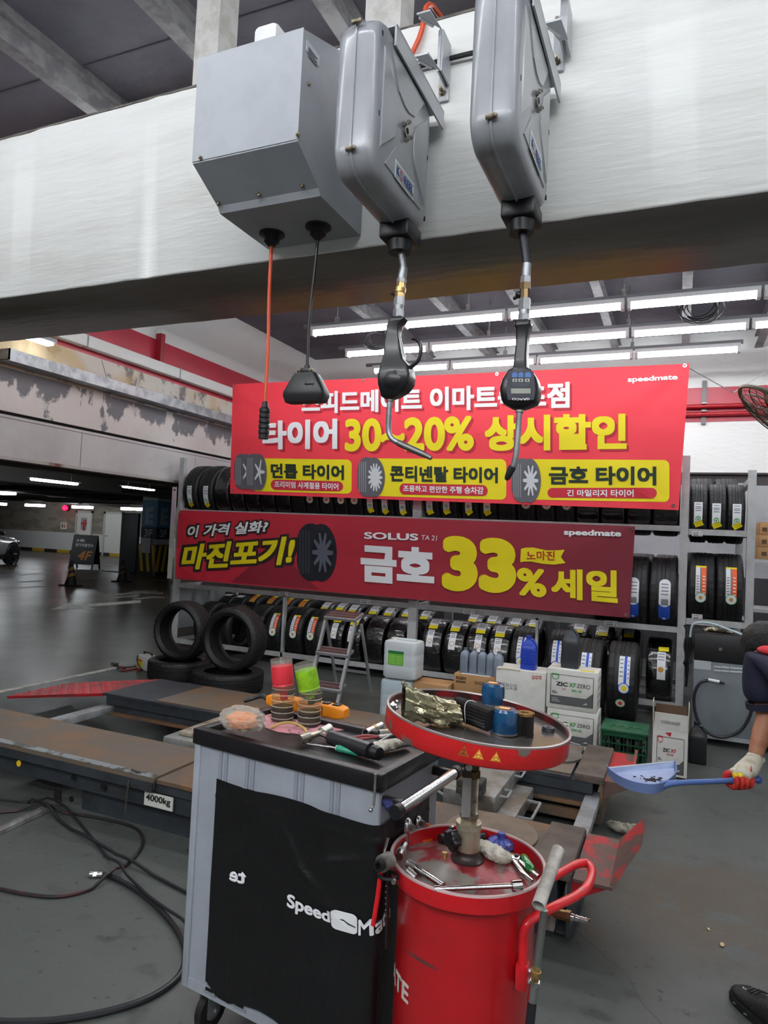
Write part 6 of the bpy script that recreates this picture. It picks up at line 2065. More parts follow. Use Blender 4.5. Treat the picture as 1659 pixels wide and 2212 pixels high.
# orange pendant controller behind the bottles
a, b_ = tz(580, 1524), tz(748, 1556)
d_ = (b_ - a)
d_.z = 0
d_.normalize()
t = thing('pendant_control', 'orange button box with black buttons behind the oil bottles', 'control box', (a + b_) / 2, math.atan2(d_.y, d_.x))
ln = (b_ - a).length / 2
OB = mat('pendant_orange', (232, 140, 28), 0.45)
rs = []
for x, w, h in ((-ln, 0.018, 0.03), (-ln + 0.02, 0.026, 0.042), (ln - 0.03, 0.028, 0.044), (ln - 0.006, 0.024, 0.036), (ln, 0.02, 0.028)):
    rs.append([(x, y, 0.024 + z) for y, z in rrect(-w, w, -h / 2, h / 2, 0.008, 3)])
pc = part(t, 'case', MB().rings(rs), OB, **L)
for k in range(4):
    x = ln - 0.04 - k * 0.042
    part(pc, 'button', MB().rbox(x - 0.013, x + 0.013, -0.014, 0.014, 0.045, 0.051, 0.003), BLK, **L)
for k in (0.25, 0.75):
    part(pc, 'seam', MB().box(-ln + 2 * ln * k - 0.002, -ln + 2 * ln * k + 0.002, -0.0285, -0.026, 0.006, 0.04), mat('seam_brown', (120, 70, 20), 0.6), **L)
part(t, 'cable', MB().tube([(-ln, 0, 0.022), (-ln - 0.03, 0.0, 0.03), (-ln - 0.07, -0.01, 0.016), (-ln - 0.09, -0.03, 0.008)], [0.012, 0.008, 0.007, 0.007], 8, sub=4), BLK, **L)

# grease gun
h = 0.02
a, b_ = tz(716, 1593, TZ + 0.026), tz(800, 1622, TZ + 0.026)
t = thing('grease_gun', 'black grease gun with steel head lying on the cart tray', 'grease gun', (a.x, a.y, TZ))
d_ = (b_ - a)
part(t, 'barrel', MB().cyl(a, b_, 0.0225, n=24).cyl(a - d_ * 0.03, a, 0.019, n=20), mat('barrel_black', (36, 36, 38), 0.3, spec=0.6))
part(t, 'end_cap', MB().cyl(b_, b_ + d_ * 0.06, 0.013, n=16).cyl(b_ + d_ * 0.06, b_ + d_ * 0.1, 0.02, n=20).cyl(b_ + d_ * 0.1, b_ + d_ * 0.22, 0.0205, 0.018, 20), BLK)
part(t, 'neck', MB().cyl(a, a - d_ * 0.26, 0.0075, n=12).cyl(a - d_ * 0.05, a - d_ * 0.14, 0.0105, n=6), CHROME)
hc = tz(700, 1580, TZ + 0.026)
hd = tz(652, 1596, TZ + 0.02)
part(t, 'head', MB().cyl(tz(712, 1573, TZ + 0.032), tz(694, 1582, TZ + 0.028), 0.015, n=16), mat('head_aluminium', (190, 188, 182), 0.3, 0.9))
part(t, 'coupler', MB().cyl(hc, hd, 0.0095, n=14).cyl(tz(668, 1591, TZ + 0.024), tz(648, 1598, TZ + 0.02), 0.015, 0.0145, 16), mat('coupler_steel', (178, 172, 158), 0.3, 0.9))
part(t, 'hose', MB().tube([tz(664, 1585, TZ + 0.022), tz(655, 1572, TZ + 0.03), tz(635, 1562, TZ + 0.03), tz(610, 1562, TZ + 0.02), tz(584, 1572, TZ + 0.004)], 0.0042, 8, sub=5), mat('hose_tan', (190, 158, 90), 0.45))
# screwdriver
a, b_, c = tz(652, 1605), tz(728, 1616, TZ + 0.012), tz(778, 1626, TZ + 0.012)
t = thing('screwdriver', 'long screwdriver with green handle along the cart front edge', 'screwdriver', (b_.x, b_.y, TZ))
part(t, 'shaft', MB().cyl(tz(652, 1605, TZ + 0.008), b_, 0.0028, n=8), CHROME)
part(t, 'handle', MB().tube([b_, b_.lerp(c, 0.1), b_.lerp(c, 0.3), b_.lerp(c, 0.9), c], [0.008, 0.0105, 0.0095, 0.011, 0.008], 8), mat('driver_green', (40, 140, 112), 0.3))
part(t, 'pale_tip', MB().cyl(b_ - (c - b_) * 0.03, b_, 0.0085, n=8), mat('driver_pale', (176, 200, 180), 0.4))
# sockets, pliers, rods
for k, (p0, p1, r_, lab_) in enumerate((((789, 1583), (822, 1567), 0.013, 'chrome deep socket lying under the bowl edge on the tray'), ((818, 1585), (850, 1582), 0.0125, 'short steel socket lying behind the deep socket'))):
    a, b_ = tz(*p0, TZ + r_), tz(*p1, TZ + r_)
    t = thing('socket', lab_, 'socket', (a.x, a.y, TZ), 0, 'sockets on the cart tray')
    part(t, 'shell', MB().pipe(a, b_, r_, r_ * 0.72, 20).cyl(a.lerp(b_, 0.25), b_, r_ * 0.72), CHROME if k == 0 else STEEL)
    part(t, 'collar', MB().pipe(a.lerp(b_, 0.45), a.lerp(b_, 0.6), r_ * 1.06, r_ * 0.9, 20), BRASS)
a, b_ = tz(752, 1597, TZ + 0.012), tz(860, 1588, TZ + 0.012)
t = thing('pliers', 'worn pliers with dark red grips lying across the tray', 'pliers', (a.x, a.y, TZ), 0, 'pliers')
part(t, 'grip', MB().tube([a, a.lerp(b_, 0.3) + V((0, 0.006, 0.006)), a.lerp(b_, 0.62)], [0.006, 0.007, 0.005], 8, sub=4, flat=0.7), mat('grip_red', (120, 44, 44), 0.45))
part(t, 'grip', MB().tube([a + V((0.01, -0.03, 0)), a.lerp(b_, 0.3) + V((0.0, -0.012, 0.0)), a.lerp(b_, 0.62)], [0.006, 0.007, 0.005], 8, sub=4, flat=0.7), MATS['grip_red'])
part(t, 'jaw', MB().tube([a.lerp(b_, 0.6), a.lerp(b_, 0.8), b_], [0.011, 0.012, 0.004], 8, flat=0.6), STEEL)
a, b_ = tz(812, 1606, TZ + 0.02), tz(858, 1580, TZ + 0.03)
solo('steel_rod', MB().cyl(a, b_, 0.004, n=8).cyl(b_, b_ + (b_ - a) * 0.12, 0.0055, n=8), STEEL, 'thin steel rod resting across the pliers under the bowl', 'rod', a)
t = rag('work_glove', 'pair of crumpled white cotton gloves on the right corner of the tray', 'glove', (tz(840, 1610).x, tz(840, 1610).y, TZ), [tz(806, 1612, TZ + 0.018), tz(825, 1612, TZ + 0.02), tz(850, 1607, TZ + 0.022), tz(880, 1602, TZ + 0.02)], [0.018, 0.026, 0.024, 0.02], GLV, 7)

# ================================================================ WASTE OIL DRAINER
BC = V((-0.477, 1.739, 0))
RR, RZT = 0.195, 0.75
DRED = mat('drum_red', (190, 22, 30), 0.3, c2=(176, 20, 28), ns=3, coat=0.3, bump=0.03, bs=10)
DRIM = mat('drum_rim', (176, 30, 36), 0.38, c2=(120, 60, 58), ns=22, lo=0.6, hi=0.68)
DLID = mat('drum_lid', (128, 34, 40), 0.33, 0.15, c2=(122, 116, 110), ns=9, lo=0.47, hi=0.55, bump=0.06, bs=30)
t = drum = thing('oil_drainer', 'red waste oil drainer drum with loop handle and raised catch bowl', 'oil drainer', BC)
RB = 0.174
prof = [(RB - 0.004, 0.13), (RB, 0.14), (RB, 0.685), (RB + 0.006, 0.699), (RR - 0.004, 0.704), (RR + 0.003, 0.71), (RR + 0.004, 0.718), (RR + 0.004, RZT - 0.003), (RR + 0.002, RZT), (RR - 0.003, RZT), (RR - 0.005, RZT - 0.003), (RR - 0.005, 0.712)]
part(t, 'tank', MB().lathe(prof, 72, BC, cap=False).cyl(BC + V((0, 0, 0.12)), BC + V((0, 0, 0.135)), RB - 0.004, n=48), DRED, ang=30)
part(t, 'rim_edge', MB().lathe([(RR + 0.0045, RZT - 0.002), (RR + 0.003, RZT + 0.0015), (RR - 0.004, RZT + 0.0015), (RR - 0.0055, RZT - 0.002)], 72, BC, closed=False, cap=False), mat('rim_bare', (176, 150, 148), 0.4, 0.3))
part(t, 'lid', MB().lathe([(RR - 0.005, 0.713), (0.17, 0.718), (0.12, 0.732), (0.07, 0.742), (0.03, 0.746), (0.001, 0.747)], 64, BC, cap=False), DLID, ang=80)
for a in (40, 140, 220, 320):
    c = BC + V((0.12 * cos(R(a)), 0.12 * sin(R(a)), 0))
    w_ = part(t, 'caster_fork', MB().box(c.x - 0.02, c.x + 0.02, c.y - 0.02, c.y + 0.02, 0.07, 0.125), GALV)
    part(w_, 'wheel', MB().lathe([(0.01, -0.012), (0.036, -0.012), (0.04, -0.006), (0.04, 0.006), (0.036, 0.012), (0.01, 0.012)], 20, (c.x + 0.02, c.y, 0.0405), 'Y'), RUB)


def on_drum(px, py):
    d = ray(px, py)
    ox, oy = CAM.x - BC.x, CAM.y - BC.y
    A, B_, C_ = d.x ** 2 + d.y ** 2, ox * d.x + oy * d.y, ox * ox + oy * oy - RB * RB
    s = (-B_ - math.sqrt(max(B_ * B_ - A * C_, 0))) / A
    p = CAM + d * s
    return math.atan2(p.y - BC.y, p.x - BC.x), p.z


a1, z1 = on_drum(884, 2173)
a1, z2 = on_drum(884, 2130)
hgt = 0.046
wdt = 9 * 0.038
mb = MB()
write(mb, 'SPEEDMATE', lambda u, v: BC + V(((RB + 0.0008) * cos(a1 + (u - 1) * wdt / RB), (RB + 0.0008) * sin(a1 + (u - 1) * wdt / RB), (z1 + z2) / 2 - hgt / 2 + v * hgt)), 0.03)
part(t, 'lettering', mb, mat('drum_letters', (206, 196, 186), 0.5), smooth=False)
mb = MB()
aa, zz = on_drum(895, 2068)
pts = []
for k in range(9):
    s = k / 8
    a_, z_ = on_drum(876 + 70 * s, 2050 + 45 * s ** 0.8)
    wz = 0.0045 * sin(PI * s) ** 0.6 + 0.0004
    pts.append(([(RB + 0.0004) * cos(a_), (RB + 0.0004) * sin(a_), z_ + wz], [(RB + 0.0004) * cos(a_), (RB + 0.0004) * sin(a_), z_ - wz]))
for k in range(8):
    mb.poly([BC + V(pts[k][1]), BC + V(pts[k + 1][1]), BC + V(pts[k + 1][0]), BC + V(pts[k][0])])
part(t, 'dent_mark', mb, mat('dent_grey', (96, 52, 50), 0.5), smooth=False)
# loop handle
HZ = 0.69
hp = [pZ(1129, 2092, 0.57), pZ(1130, 2030, 0.63), pZ(1137, 1999, 0.665), pZ(1160, 1978, 0.68), pZ(1205, 1955, HZ), pZ(1248, 1933, HZ), pZ(1270, 1912, HZ + 0.005), pZ(1279, 1882, HZ + 0.008), pZ(1268, 1865, HZ + 0.01), pZ(1243, 1868, HZ + 0.01), pZ(1200, 1892, HZ + 0.006), pZ(1166, 1912, HZ)]
hp.append(BC + V((RB - 0.002, 0.04, HZ - 0.01)))
part(t, 'loop_handle', MB().tube(hp, 0.0112, 14, sub=6), mat('handle_red', (196, 26, 34), 0.3, c2=(120, 104, 100), ns=7, lo=0.6, hi=0.66, coat=0.3))
q = pZ(1128, 2075, 0.585)
part(t, 'handle_bracket', MB().rbox(q.x - 0.014, q.x + 0.016, q.y - 0.014, q.y + 0.02, q.z - 0.065, q.z - 0.004, 0.006), DRED)
for k in range(2):
    part(t, 'bracket_bolt', MB().cyl((q.x + 0.016, q.y, q.z - 0.018 - 0.026 * k), (q.x + 0.024, q.y, q.z - 0.018 - 0.026 * k), 0.0055, n=6), CHROME)
# pole
PX, PY = BC.x, BC.y
part(t, 'pole_flange', MB().lathe([(0.043, 0.741), (0.043, 0.748), (0.034, 0.754), (0.030, 0.762), (0.030, 0.77)], 28, (PX, PY, 0)), mat('flange_dark', (54, 44, 42), 0.4, 0.3))
part(t, 'flange_bolt', MB().cyl((PX - 0.055, PY - 0.02, 0.742), (PX - 0.055, PY - 0.02, 0.757), 0.007, n=8), BRASS)
part(t, 'collar', MB().lathe([(0.029, 0.768), (0.031, 0.772), (0.031, 0.822), (0.033, 0.824), (0.033, 0.84), (0.021, 0.841), (0.021, 0.852)], 28, (PX, PY, 0)), mat('collar_zinc', (172, 166, 146), 0.32, 0.55, c2=(150, 140, 120), ns=14))
prof = []
z = 0.85
while z < 0.955:
    prof += [(0.0195, z), (0.0215, z + 0.002), (0.0195, z + 0.004)]
    z += 0.0045
part(t, 'ribbed_pole', MB().lathe([(0.022, 0.848), (0.024, 0.852), (0.024, 0.864), (0.021, 0.866)] + [(a, b_) for a, b_ in prof if b_ > 0.866], 24, (PX, PY, 0)), mat('pole_steel', (150, 146, 134), 0.32, 0.7, c2=(118, 108, 92), ns=30))
part(t, 'ball_valve', MB().lathe([(0.021, 0.952), (0.025, 0.955), (0.025, 0.972), (0.02, 0.974), (0.023, 0.985), (0.023, 0.996), (0.018, 0.998), (0.018, 1.006), (0.024, 1.008), (0.024, 1.0215)], 8, (PX, PY, 0)), mat('valve_brass', (112, 92, 60), 0.35, 0.9, c2=(84, 66, 44), ns=30))
dv = V((-PX, -PY, 0)).normalized()
c = V((PX, PY, 0.988)) + dv * 0.026 + V((-0.006, 0, 0))
part(t, 'valve_lever', MB().hexa([c + V((-0.008, -0.004, 0.012)), c + V((0.008, 0.0, 0.012)), c + V((0.008, 0.004, 0.012)), c + V((-0.008, 0.0, 0.012))][0:0] or [V((c.x - 0.011 + x, c.y + y, z)) for z in (0.862, 0.96) for x, y in ((-0.0, -0.012), (0.02, -0.004), (0.02, -0.001), (0.0, -0.009))]), mat('lever_grey', (170, 168, 166), 0.4, 0.6))
part(t, 'lever_link', MB().hexa([V((c.x - 0.011 + x, c.y + y, z)) for z, k in ((0.958, 0), (0.995, 1)) for x, y in ((0.002, -0.011), (0.02, -0.003), (0.02, 0.0), (0.002, -0.008))]), mat('link_dark', (66, 58, 54), 0.4, 0.7))
part(t, 'lever_nut', MB().cyl(c, c + dv * 0.012, 0.0095, n=6).cyl(c + dv * 0.012, c + dv * 0.02, 0.005, n=8), CHROME)
# star knob on the collar
kd = V((-0.55, -0.83, 0)).normalized()
c = V((PX, PY, 0.803)) + kd * 0.03
x, y, d = frame(kd)
rs = []
for off, s in ((0.0, 0.8), (0.004, 1.0), (0.018, 1.0), (0.022, 0.85)):
    rs.append([c + kd * (0.012 + off) + (x * cos(a) + y * sin(a)) * (0.0245 * s * (1 + 0.16 * cos(5 * a))) for a in [2 * PI * j / 40 for j in range(40)]])
k_ = part(t, 'star_knob', MB().rings(rs).cyl(c, c + kd * 0.014, 0.009), BLK, ang=40)
part(k_, 'knob_cap', MB().cyl(c + kd * 0.033, c + kd * 0.036, 0.0125, n=24), BLKM)
part(t, 'side_bolt', MB().cyl(V((PX, PY, 0.8)) + V((-0.035, -0.01, 0)), V((PX, PY, 0.8)) + V((-0.056, -0.012, 0)), 0.01, n=4), BLKM)

# catch bowl on the pole
bc = V((-0.458, 1.708, 1.121))
rv = V((0.92, 0.395, 0)).normalized()
BM = Matrix.Translation(bc) @ Matrix.Rotation(R(5.4), 4, V((-rv.y, rv.x, 0))) @ Matrix.Rotation(R(1.6), 4, V((rv.x, rv.y, 0)))
BN = (BM.to_3x3() @ V((0, 0, 1))).normalized()
RBW = 0.232
BRED = mat('bowl_red', (196, 32, 34), 0.38, c2=(112, 106, 98), ns=7.5, lo=0.535, hi=0.555, bump=0.12, bs=40, coat=0.15)
BIN = mat('bowl_inside', (112, 18, 24), 0.28, c2=(34, 24, 24), ns=12, lo=0.45, hi=0.6, stretch=(1, 1, 0.4))
BFL = mat('bowl_floor', (98, 94, 90), 0.22, 0.3, c2=(62, 58, 56), ns=9, lo=0.4, hi=0.65)
t2 = thing('catch_bowl', 'round red oil catch bowl with chipped paint on top of the drainer pole', 'bowl', bc)
prof = [(RBW - 0.003, 0.0), (RBW, -0.001), (RBW, -0.047), (RBW - 0.004, -0.052), (0.15, -0.072), (0.128, -0.076), (0.125, -0.082), (0.07, -0.093), (0.03, -0.094)]
part(t2, 'outer_shell', MB().at(BM).lathe(prof, 80, cap=False), BRED, ang=40)
part(t2, 'inner_wall', MB().at(BM).lathe([(RBW - 0.003, 0.0), (RBW - 0.005, -0.002), (RBW - 0.005, -0.019)], 80, cap=False), BIN)
part(t2, 'inner_floor', MB().at(BM).lathe([(RBW - 0.005, -0.019), (0.15, -0.022), (0.05, -0.025), (0.001, -0.026)], 80, cap=False), BFL, ang=60)
part(t2, 'rolled_rim', MB().at(BM).lathe([(RBW + 0.001, -0.003), (RBW + 0.001, 0.001), (RBW - 0.004, 0.002), (RBW - 0.006, -0.002)], 80, cap=False), mat('rim_worn', (150, 140, 136), 0.35, 0.5))
part(t2, 'spigot', MB().cyl(bc + BN * -0.093, V((PX, PY, 1.022)), 0.02, n=20), mat('valve_brass', (0, 0, 0)))


def bowlp(px, py, h=-0.021):
    return pP(px, py, bc + BN * h, BN)


for px, py, s in ((847, 1522, 1), (1216, 1566, -1)):
    p = pP(px, py, bc + BN * -0.012, BN)
    dd = (bc - p)
    dd.z = 0
    dd.normalize()
    part(t2, 'wing_bolt', MB().cyl(p - dd * 0.012, p + dd * 0.012, 0.005, n=8).cyl(p, p + dd * 0.006, 0.009, n=6).ball(p + dd * 0.012 + V((0, 0, 0.008)), 0.0055, 8, 5).ball(p + dd * 0.012 - V((0, 0, 0.008)), 0.0055, 8, 5), CHROME)
# flame signs on the bowl wall
for k, px in enumerate((1003, 1036, 1074)):
    q = pP(px, 1615, bc, V((0, 0, 1)))
    d = ray(px, 1616)
    # where the sight line meets the wall cylinder of the bowl
    Mi = BM.inverted()
    o_, e = Mi @ CAM, (Mi.to_3x3() @ d)
    A, B_, C_ = e.x ** 2 + e.y ** 2, o_.x * e.x + o_.y * e.y, o_.x ** 2 + o_.y ** 2 - RBW ** 2
    s = (-B_ - math.sqrt(B_ * B_ - A * C_)) / A
    p = o_ + e * s
    an = math.atan2(p.y, p.x)
    g = lambda u, v, l: BM @ V(((RBW + l) * cos(an + u / RBW), (RBW + l) * sin(an + u / RBW), -0.024 + v))
    mb = MB().m(0).poly([g(-0.013, -0.01, 0.0008), g(0.013, -0.01, 0.0008), g(0.0, 0.013, 0.0008)])
    mb.m(1).poly([g(-0.009, -0.0078, 0.0012), g(0.009, -0.0078, 0.0012), g(0.0, 0.0085, 0.0012)])
    mb.m(0).poly([g(0.006 * cos(a) * (0.6 if sin(a) > 0.5 else 1), -0.003 + 0.0048 * sin(a), 0.0016) for a in [2 * PI * j / 12 for j in range(12)]])
    mb.m(1).poly([g(0.003 * cos(a), -0.004 + 0.003 * sin(a), 0.002) for a in [2 * PI * j / 10 for j in range(10)]])
    part(t2, 'flame_sticker', mb, [mat('flame_orange', (206, 120, 30), 0.5), mat('flame_yellow', (226, 196, 96), 0.5)] if k else [mat('flame_brown', (170, 92, 30), 0.5), mat('flame_worn', (120, 50, 24), 0.5)], smooth=False)

# things in the bowl
FILB = mat('filter_blue', (22, 70, 108), 0.16, coat=0.5, c2=(16, 52, 84), ns=14)
for k, (px, py, lab_) in enumerate(((1089, 1583, 'blue oil filter at the front of the bowl'), (1064, 1521, 'blue oil filter at the back of the bowl'))):
    p = bowlp(px, py, -0.022)
    r_, hh = 0.033, 0.06
    t = thing('oil_filter', lab_, 'oil filter', p, 0, 'blue oil filters in the bowl')
    part(t, 'can', MB().lathe([(r_ * 0.9, 0), (r_, 0.003), (r_, hh - 0.017), (r_ * 0.985, hh - 0.015), (r_ * 0.96, hh - 0.006), (r_ * 0.8, hh), (0.002, hh + 0.001)], 32, p), FILB)
    part(t, 'base_ring', MB().cyl(p + V((0, 0, 0.0)), p + V((0, 0, 0.004)), r_ * 1.03, n=32), STEEL)
    q = p + V((0.0, -0.004, hh + 0.0012))
    part(t, 'paper_sticker', MB().box(q.x - 0.013, q.x + 0.013, q.y - 0.01, q.y + 0.01, q.z, q.z + 0.001), mat('filter_paper', (206, 150, 90), 0.6))
p = bowlp(1132, 1588, -0.0225)
t = thing('cartridge_filter', 'short black pleated filter element with oily brass end in the bowl', 'filter', p)
rs = []
for z in (0.003, 0.05):
    rs.append([p + V(((0.0205 + 0.0022 * (j % 2)) * cos(2 * PI * j / 72), (0.0205 + 0.0022 * (j % 2)) * sin(2 * PI * j / 72), z)) for j in range(72)])
PLEAT = mat('pleat_black', (26, 23, 21), 0.5)
part(t, 'pleats', MB().rings(rs), PLEAT, smooth=False)
part(t, 'end_cap', MB().pipe(p + V((0, 0, 0.05)), p + V((0, 0, 0.056)), 0.0235, 0.01, 32).m(1).cyl(p + V((0, 0, 0.045)), p + V((0, 0, 0.052)), 0.01), [mat('cap_oily', (150, 122, 66), 0.2, 0.5, c2=(70, 52, 34), ns=40), HOLE])
part(t, 'foot_cap', MB().cyl(p, p + V((0, 0, 0.004)), 0.0235, n=32), PLEAT)
# long pleated filter lying
a, b_ = bowlp(985, 1528, 0.009), bowlp(1060, 1556, 0.009)
t = thing('air_filter', 'long black pleated filter lying with white tie beside the foil bag', 'filter', (a + b_) / 2)
x, y, d = frame(b_ - a)
rs = []
for p in (a, b_):
    rs.append([p + (x * cos(2 * PI * j / 44) + y * sin(2 * PI * j / 44)) * (0.0285 - 0.005 * (j % 2)) for j in range(44)])
part(t, 'pleats', MB().rings(rs), PLEAT, smooth=False)
m_ = a.lerp(b_, 0.42)
part(t, 'tie', MB().tube([m_ + (x * cos(s) + y * sin(s)) * 0.0295 + (b_ - a) * 0.06 * sin(s * 2 + 1) for s in [2 * PI * j / 20 for j in range(20)]], 0.0011, 5, closed=True), mat('tie_white', (200, 200, 200), 0.4))
# foil bag
FOIL = mat('foil_olive', (164, 158, 130), 0.2, 0.75, c2=(124, 116, 86), ns=9, bump=0.5, bs=24)
c0, c1 = bowlp(870, 1545, 0.0), bowlp(985, 1550, 0.0)
t = thing('foil_bag', 'crumpled olive foil bag standing open in the left of the bowl', 'bag', (c0 + c1) / 2 + V((0, 0, -0.04)))
dx = (c1 - c0)
dy = V((-dx.y, dx.x, 0)).normalized()
rs = []
n = 44
for i in range(15):
    s = i / 14
    cen = c0.lerp(c1, s)
    hh = 0.036 + 0.03 * (1 - s) ** 1.6
    wd_ = 0.012 + 0.03 * sin(min(1, s * 1.5 + 0.05) * PI / 2)
    ring = []
    for j in range(n):
        a_ = 2 * PI * j / n
        k = 1 + 0.3 * (abs(noise.noise(V((cos(a_) * 2, sin(a_) * 2, s * 4)))) * 2 - 0.5) + 0.16 * noise.noise(V((cos(a_) * 6, sin(a_) * 6, s * 9)))
        ring.append(cen + dy * (wd_ * k * cos(a_)) + V((0, 0, -0.014 + hh * 0.8 * (1 + k * sin(a_)) * 0.9)))
    rs.append(ring)
part(t, 'foil', MB().rings(rs, cap=False), FOIL, ang=28)
e = rs[-1]
part(t, 'dark_mouth', MB().poly([p - dx * 0.06 for p in e]), mat('mouth_dark', (40, 36, 32), 0.5))
part(t, 'top_fold', MB().tube([rs[0][j] for j in range(6, 17)], 0.004, 6), FOIL)
p = bowlp(1184, 1577, -0.0175)
t = thing('rubber_cap', 'small round black rubber cap at the right of the bowl', 'cap', p)
part(t, 'disc', MB().cyl(p - BN * 0.003, p + BN * 0.008, 0.0165, 0.015, 28), mat('cap_rubber', (44, 46, 52), 0.6))
part(t, 'centre_ring', MB().pipe(p + BN * 0.008, p + BN * 0.0095, 0.007, 0.0035, 20), mat('cap_ring', (58, 60, 66), 0.5))

# ---------------------------------------------------------------- things on the drum lid
def lidp(px, py, h=0.0):
    """point on the domed lid below the pixel"""
    z = 0.73
    for _ in range(6):
        p = pZ(px, py, z + h)
        r_ = math.hypot(p.x - BC.x, p.y - BC.y)
        z = 0.747 - 0.034 * min(1, r_ / 0.19) ** 1.7
    return p


q = lidp(918, 1812)
t = thing('orange_clip', 'orange metal clip standing at the rear left of the drum lid', 'clip', q)
OM = mat('clip_orange', (222, 96, 20), 0.35, coat=0.3)
part(t, 'base', MB().cyl(q + V((0, 0, -0.003)), q + V((0, 0, 0.004)), 0.022, n=24), OM)
part(t, 'upright', MB().rbox(q.x - 0.014, q.x + 0.012, q.y - 0.006, q.y + 0.004, q.z, q.z + 0.045, 0.003), OM)
q = lidp(983, 1815)
t = thing('ratchet', 'black ratchet handle lying behind the pole on the drum lid', 'ratchet', q, 0, 'ratchets')
a, b_ = lidp(950, 1812, 0.014), lidp(1045, 1808, 0.014)
part(t, 'grip', MB().tube([a, a.lerp(b_, 0.3), a.lerp(b_, 0.8), b_], [0.013, 0.014, 0.010, 0.013], 12), BLK)
part(t, 'drive_head', MB().rbox(q.x - 0.02, q.x - 0.004, q.y - 0.01, q.y + 0.004, q.z + 0.022, q.z + 0.04, 0.002), CHROME)
q = lidp(1082, 1830)
t = thing('filter_wrench', 'blue toothed oil filter cap wrench on the drum lid right of the pole', 'wrench', q)
rs = []
for z, k in ((0.0, 1), (0.018, 1), (0.02, 0.96), (0.026, 0.62)):
    rs.append([q + V(((0.037 - (0.003 if j % 4 < 2 else 0)) * k * cos(2 * PI * j / 64), (0.037 - (0.003 if j % 4 < 2 else 0)) * k * sin(2 * PI * j / 64), z)) for j in range(64)])
WB = mat('wrench_blue', (70, 82, 160), 0.35, 0.3, c2=(140, 150, 200), ns=30, lo=0.55, hi=0.65)
part(t, 'cup', MB().rings(rs), WB, ang=25)
part(t, 'hex_nut', MB().cyl(q + V((0, 0, 0.026)), q + V((0, 0, 0.04)), 0.011, n=6), WB)
t = rag('work_glove', 'crumpled white cotton glove beside the pole on the drum lid', 'glove', lidp(1068, 1848), [lidp(1036, 1822, 0.02), lidp(1055, 1834, 0.018), lidp(1078, 1846, 0.018), lidp(1098, 1852, 0.014)], [0.018, 0.026, 0.03, 0.018], GLV, 12)
a, m_, b_ = lidp(1112, 1853, 0.012), lidp(1132, 1868, 0.012), lidp(1164, 1893, 0.02)
t = thing('pliers', 'bright steel slip joint pliers at the right edge of the drum lid', 'pliers', a, 0, 'pliers')
part(t, 'jaw', MB().rbox(a.x - 0.018, a.x + 0.014, a.y - 0.016, a.y + 0.016, a.z - 0.006, a.z + 0.006, 0.004), CHROME)
part(t, 'pivot', MB().cyl(a + V((0.004, 0, 0.006)), a + V((0.004, 0, 0.01)), 0.006, n=8), BLKM)
part(t, 'grip', MB().tube([a, m_, b_], [0.008, 0.007, 0.0055], 10, sub=5, flat=0.6), CHROME)
part(t, 'grip', MB().tube([a + V((-0.004, -0.006, 0)), lidp(1130, 1885, 0.01), lidp(1150, 1903, 0.012)], [0.008, 0.007, 0.0055], 10, sub=5, flat=0.6), CHROME)
a, b_ = lidp(1130, 1850, 0.016), lidp(1148, 1880, 0.016)
t = thing('green_handle', 'translucent green tool handle behind the steel pliers', 'tool handle', a)
part(t, 'handle', MB().tube([a, a.lerp(b_, 0.2), a.lerp(b_, 0.4), a.lerp(b_, 0.9), b_], [0.008, 0.012, 0.0105, 0.0125, 0.008], 12), mat('handle_green', (20, 110, 48), 0.12, coat=0.6))
a, b_ = pZ(938, 1921, 0.748), pZ(1112, 1913, 0.758)
t = thing('extension_bar', 'long chrome extension bar with socket across the front of the drum', 'extension bar', a)
part(t, 'bar', MB().cyl(a, b_, 0.006, n=14).cyl(a, a.lerp(b_, 0.07), 0.0085, n=14), CHROME)
part(t, 'socket', MB().pipe(pZ(1106, 1914, 0.758), pZ(1127, 1912, 0.760), 0.0125, 0.008, 18).cyl(pZ(1106, 1914, 0.758), pZ(1120, 1913, 0.759), 0.008), CHROME)
a, b_ = lidp(884, 1866, 0.022), lidp(958, 1914, 0.016)
t = thing('extension_bar', 'short thick chrome extension bar leaning at the left of the drum lid', 'extension bar', a)
part(t, 'bar', MB().cyl(a, b_, 0.0085, n=14), CHROME)
part(t, 'socket', MB().cyl(a - (b_ - a) * 0.02, a + (b_ - a) * 0.2, 0.0115, n=18), STEEL)
for k, (p0, p1, lab_) in enumerate((((862, 1850), (874, 1826), 'chrome swivel socket at the left rim of the drum'), ((878, 1880), (896, 1896), 'dull deep socket inside the left rim of the drum'))):
    a, b_ = lidp(*p0, 0.03), lidp(*p1, 0.03 if k == 0 else 0.014)
    t = thing('socket', lab_, 'socket', a, 0, 'sockets on the drum')
    part(t, 'shell', MB().cyl(a, b_, 0.0105, n=18).m(1).cyl(a - (b_ - a) * 0.01, a, 0.007, n=12), [CHROME if k == 0 else STEEL, HOLE])
    part(t, 'collar', MB().cyl(a.lerp(b_, 0.4), a.lerp(b_, 0.55), 0.0118, n=18), STEEL)

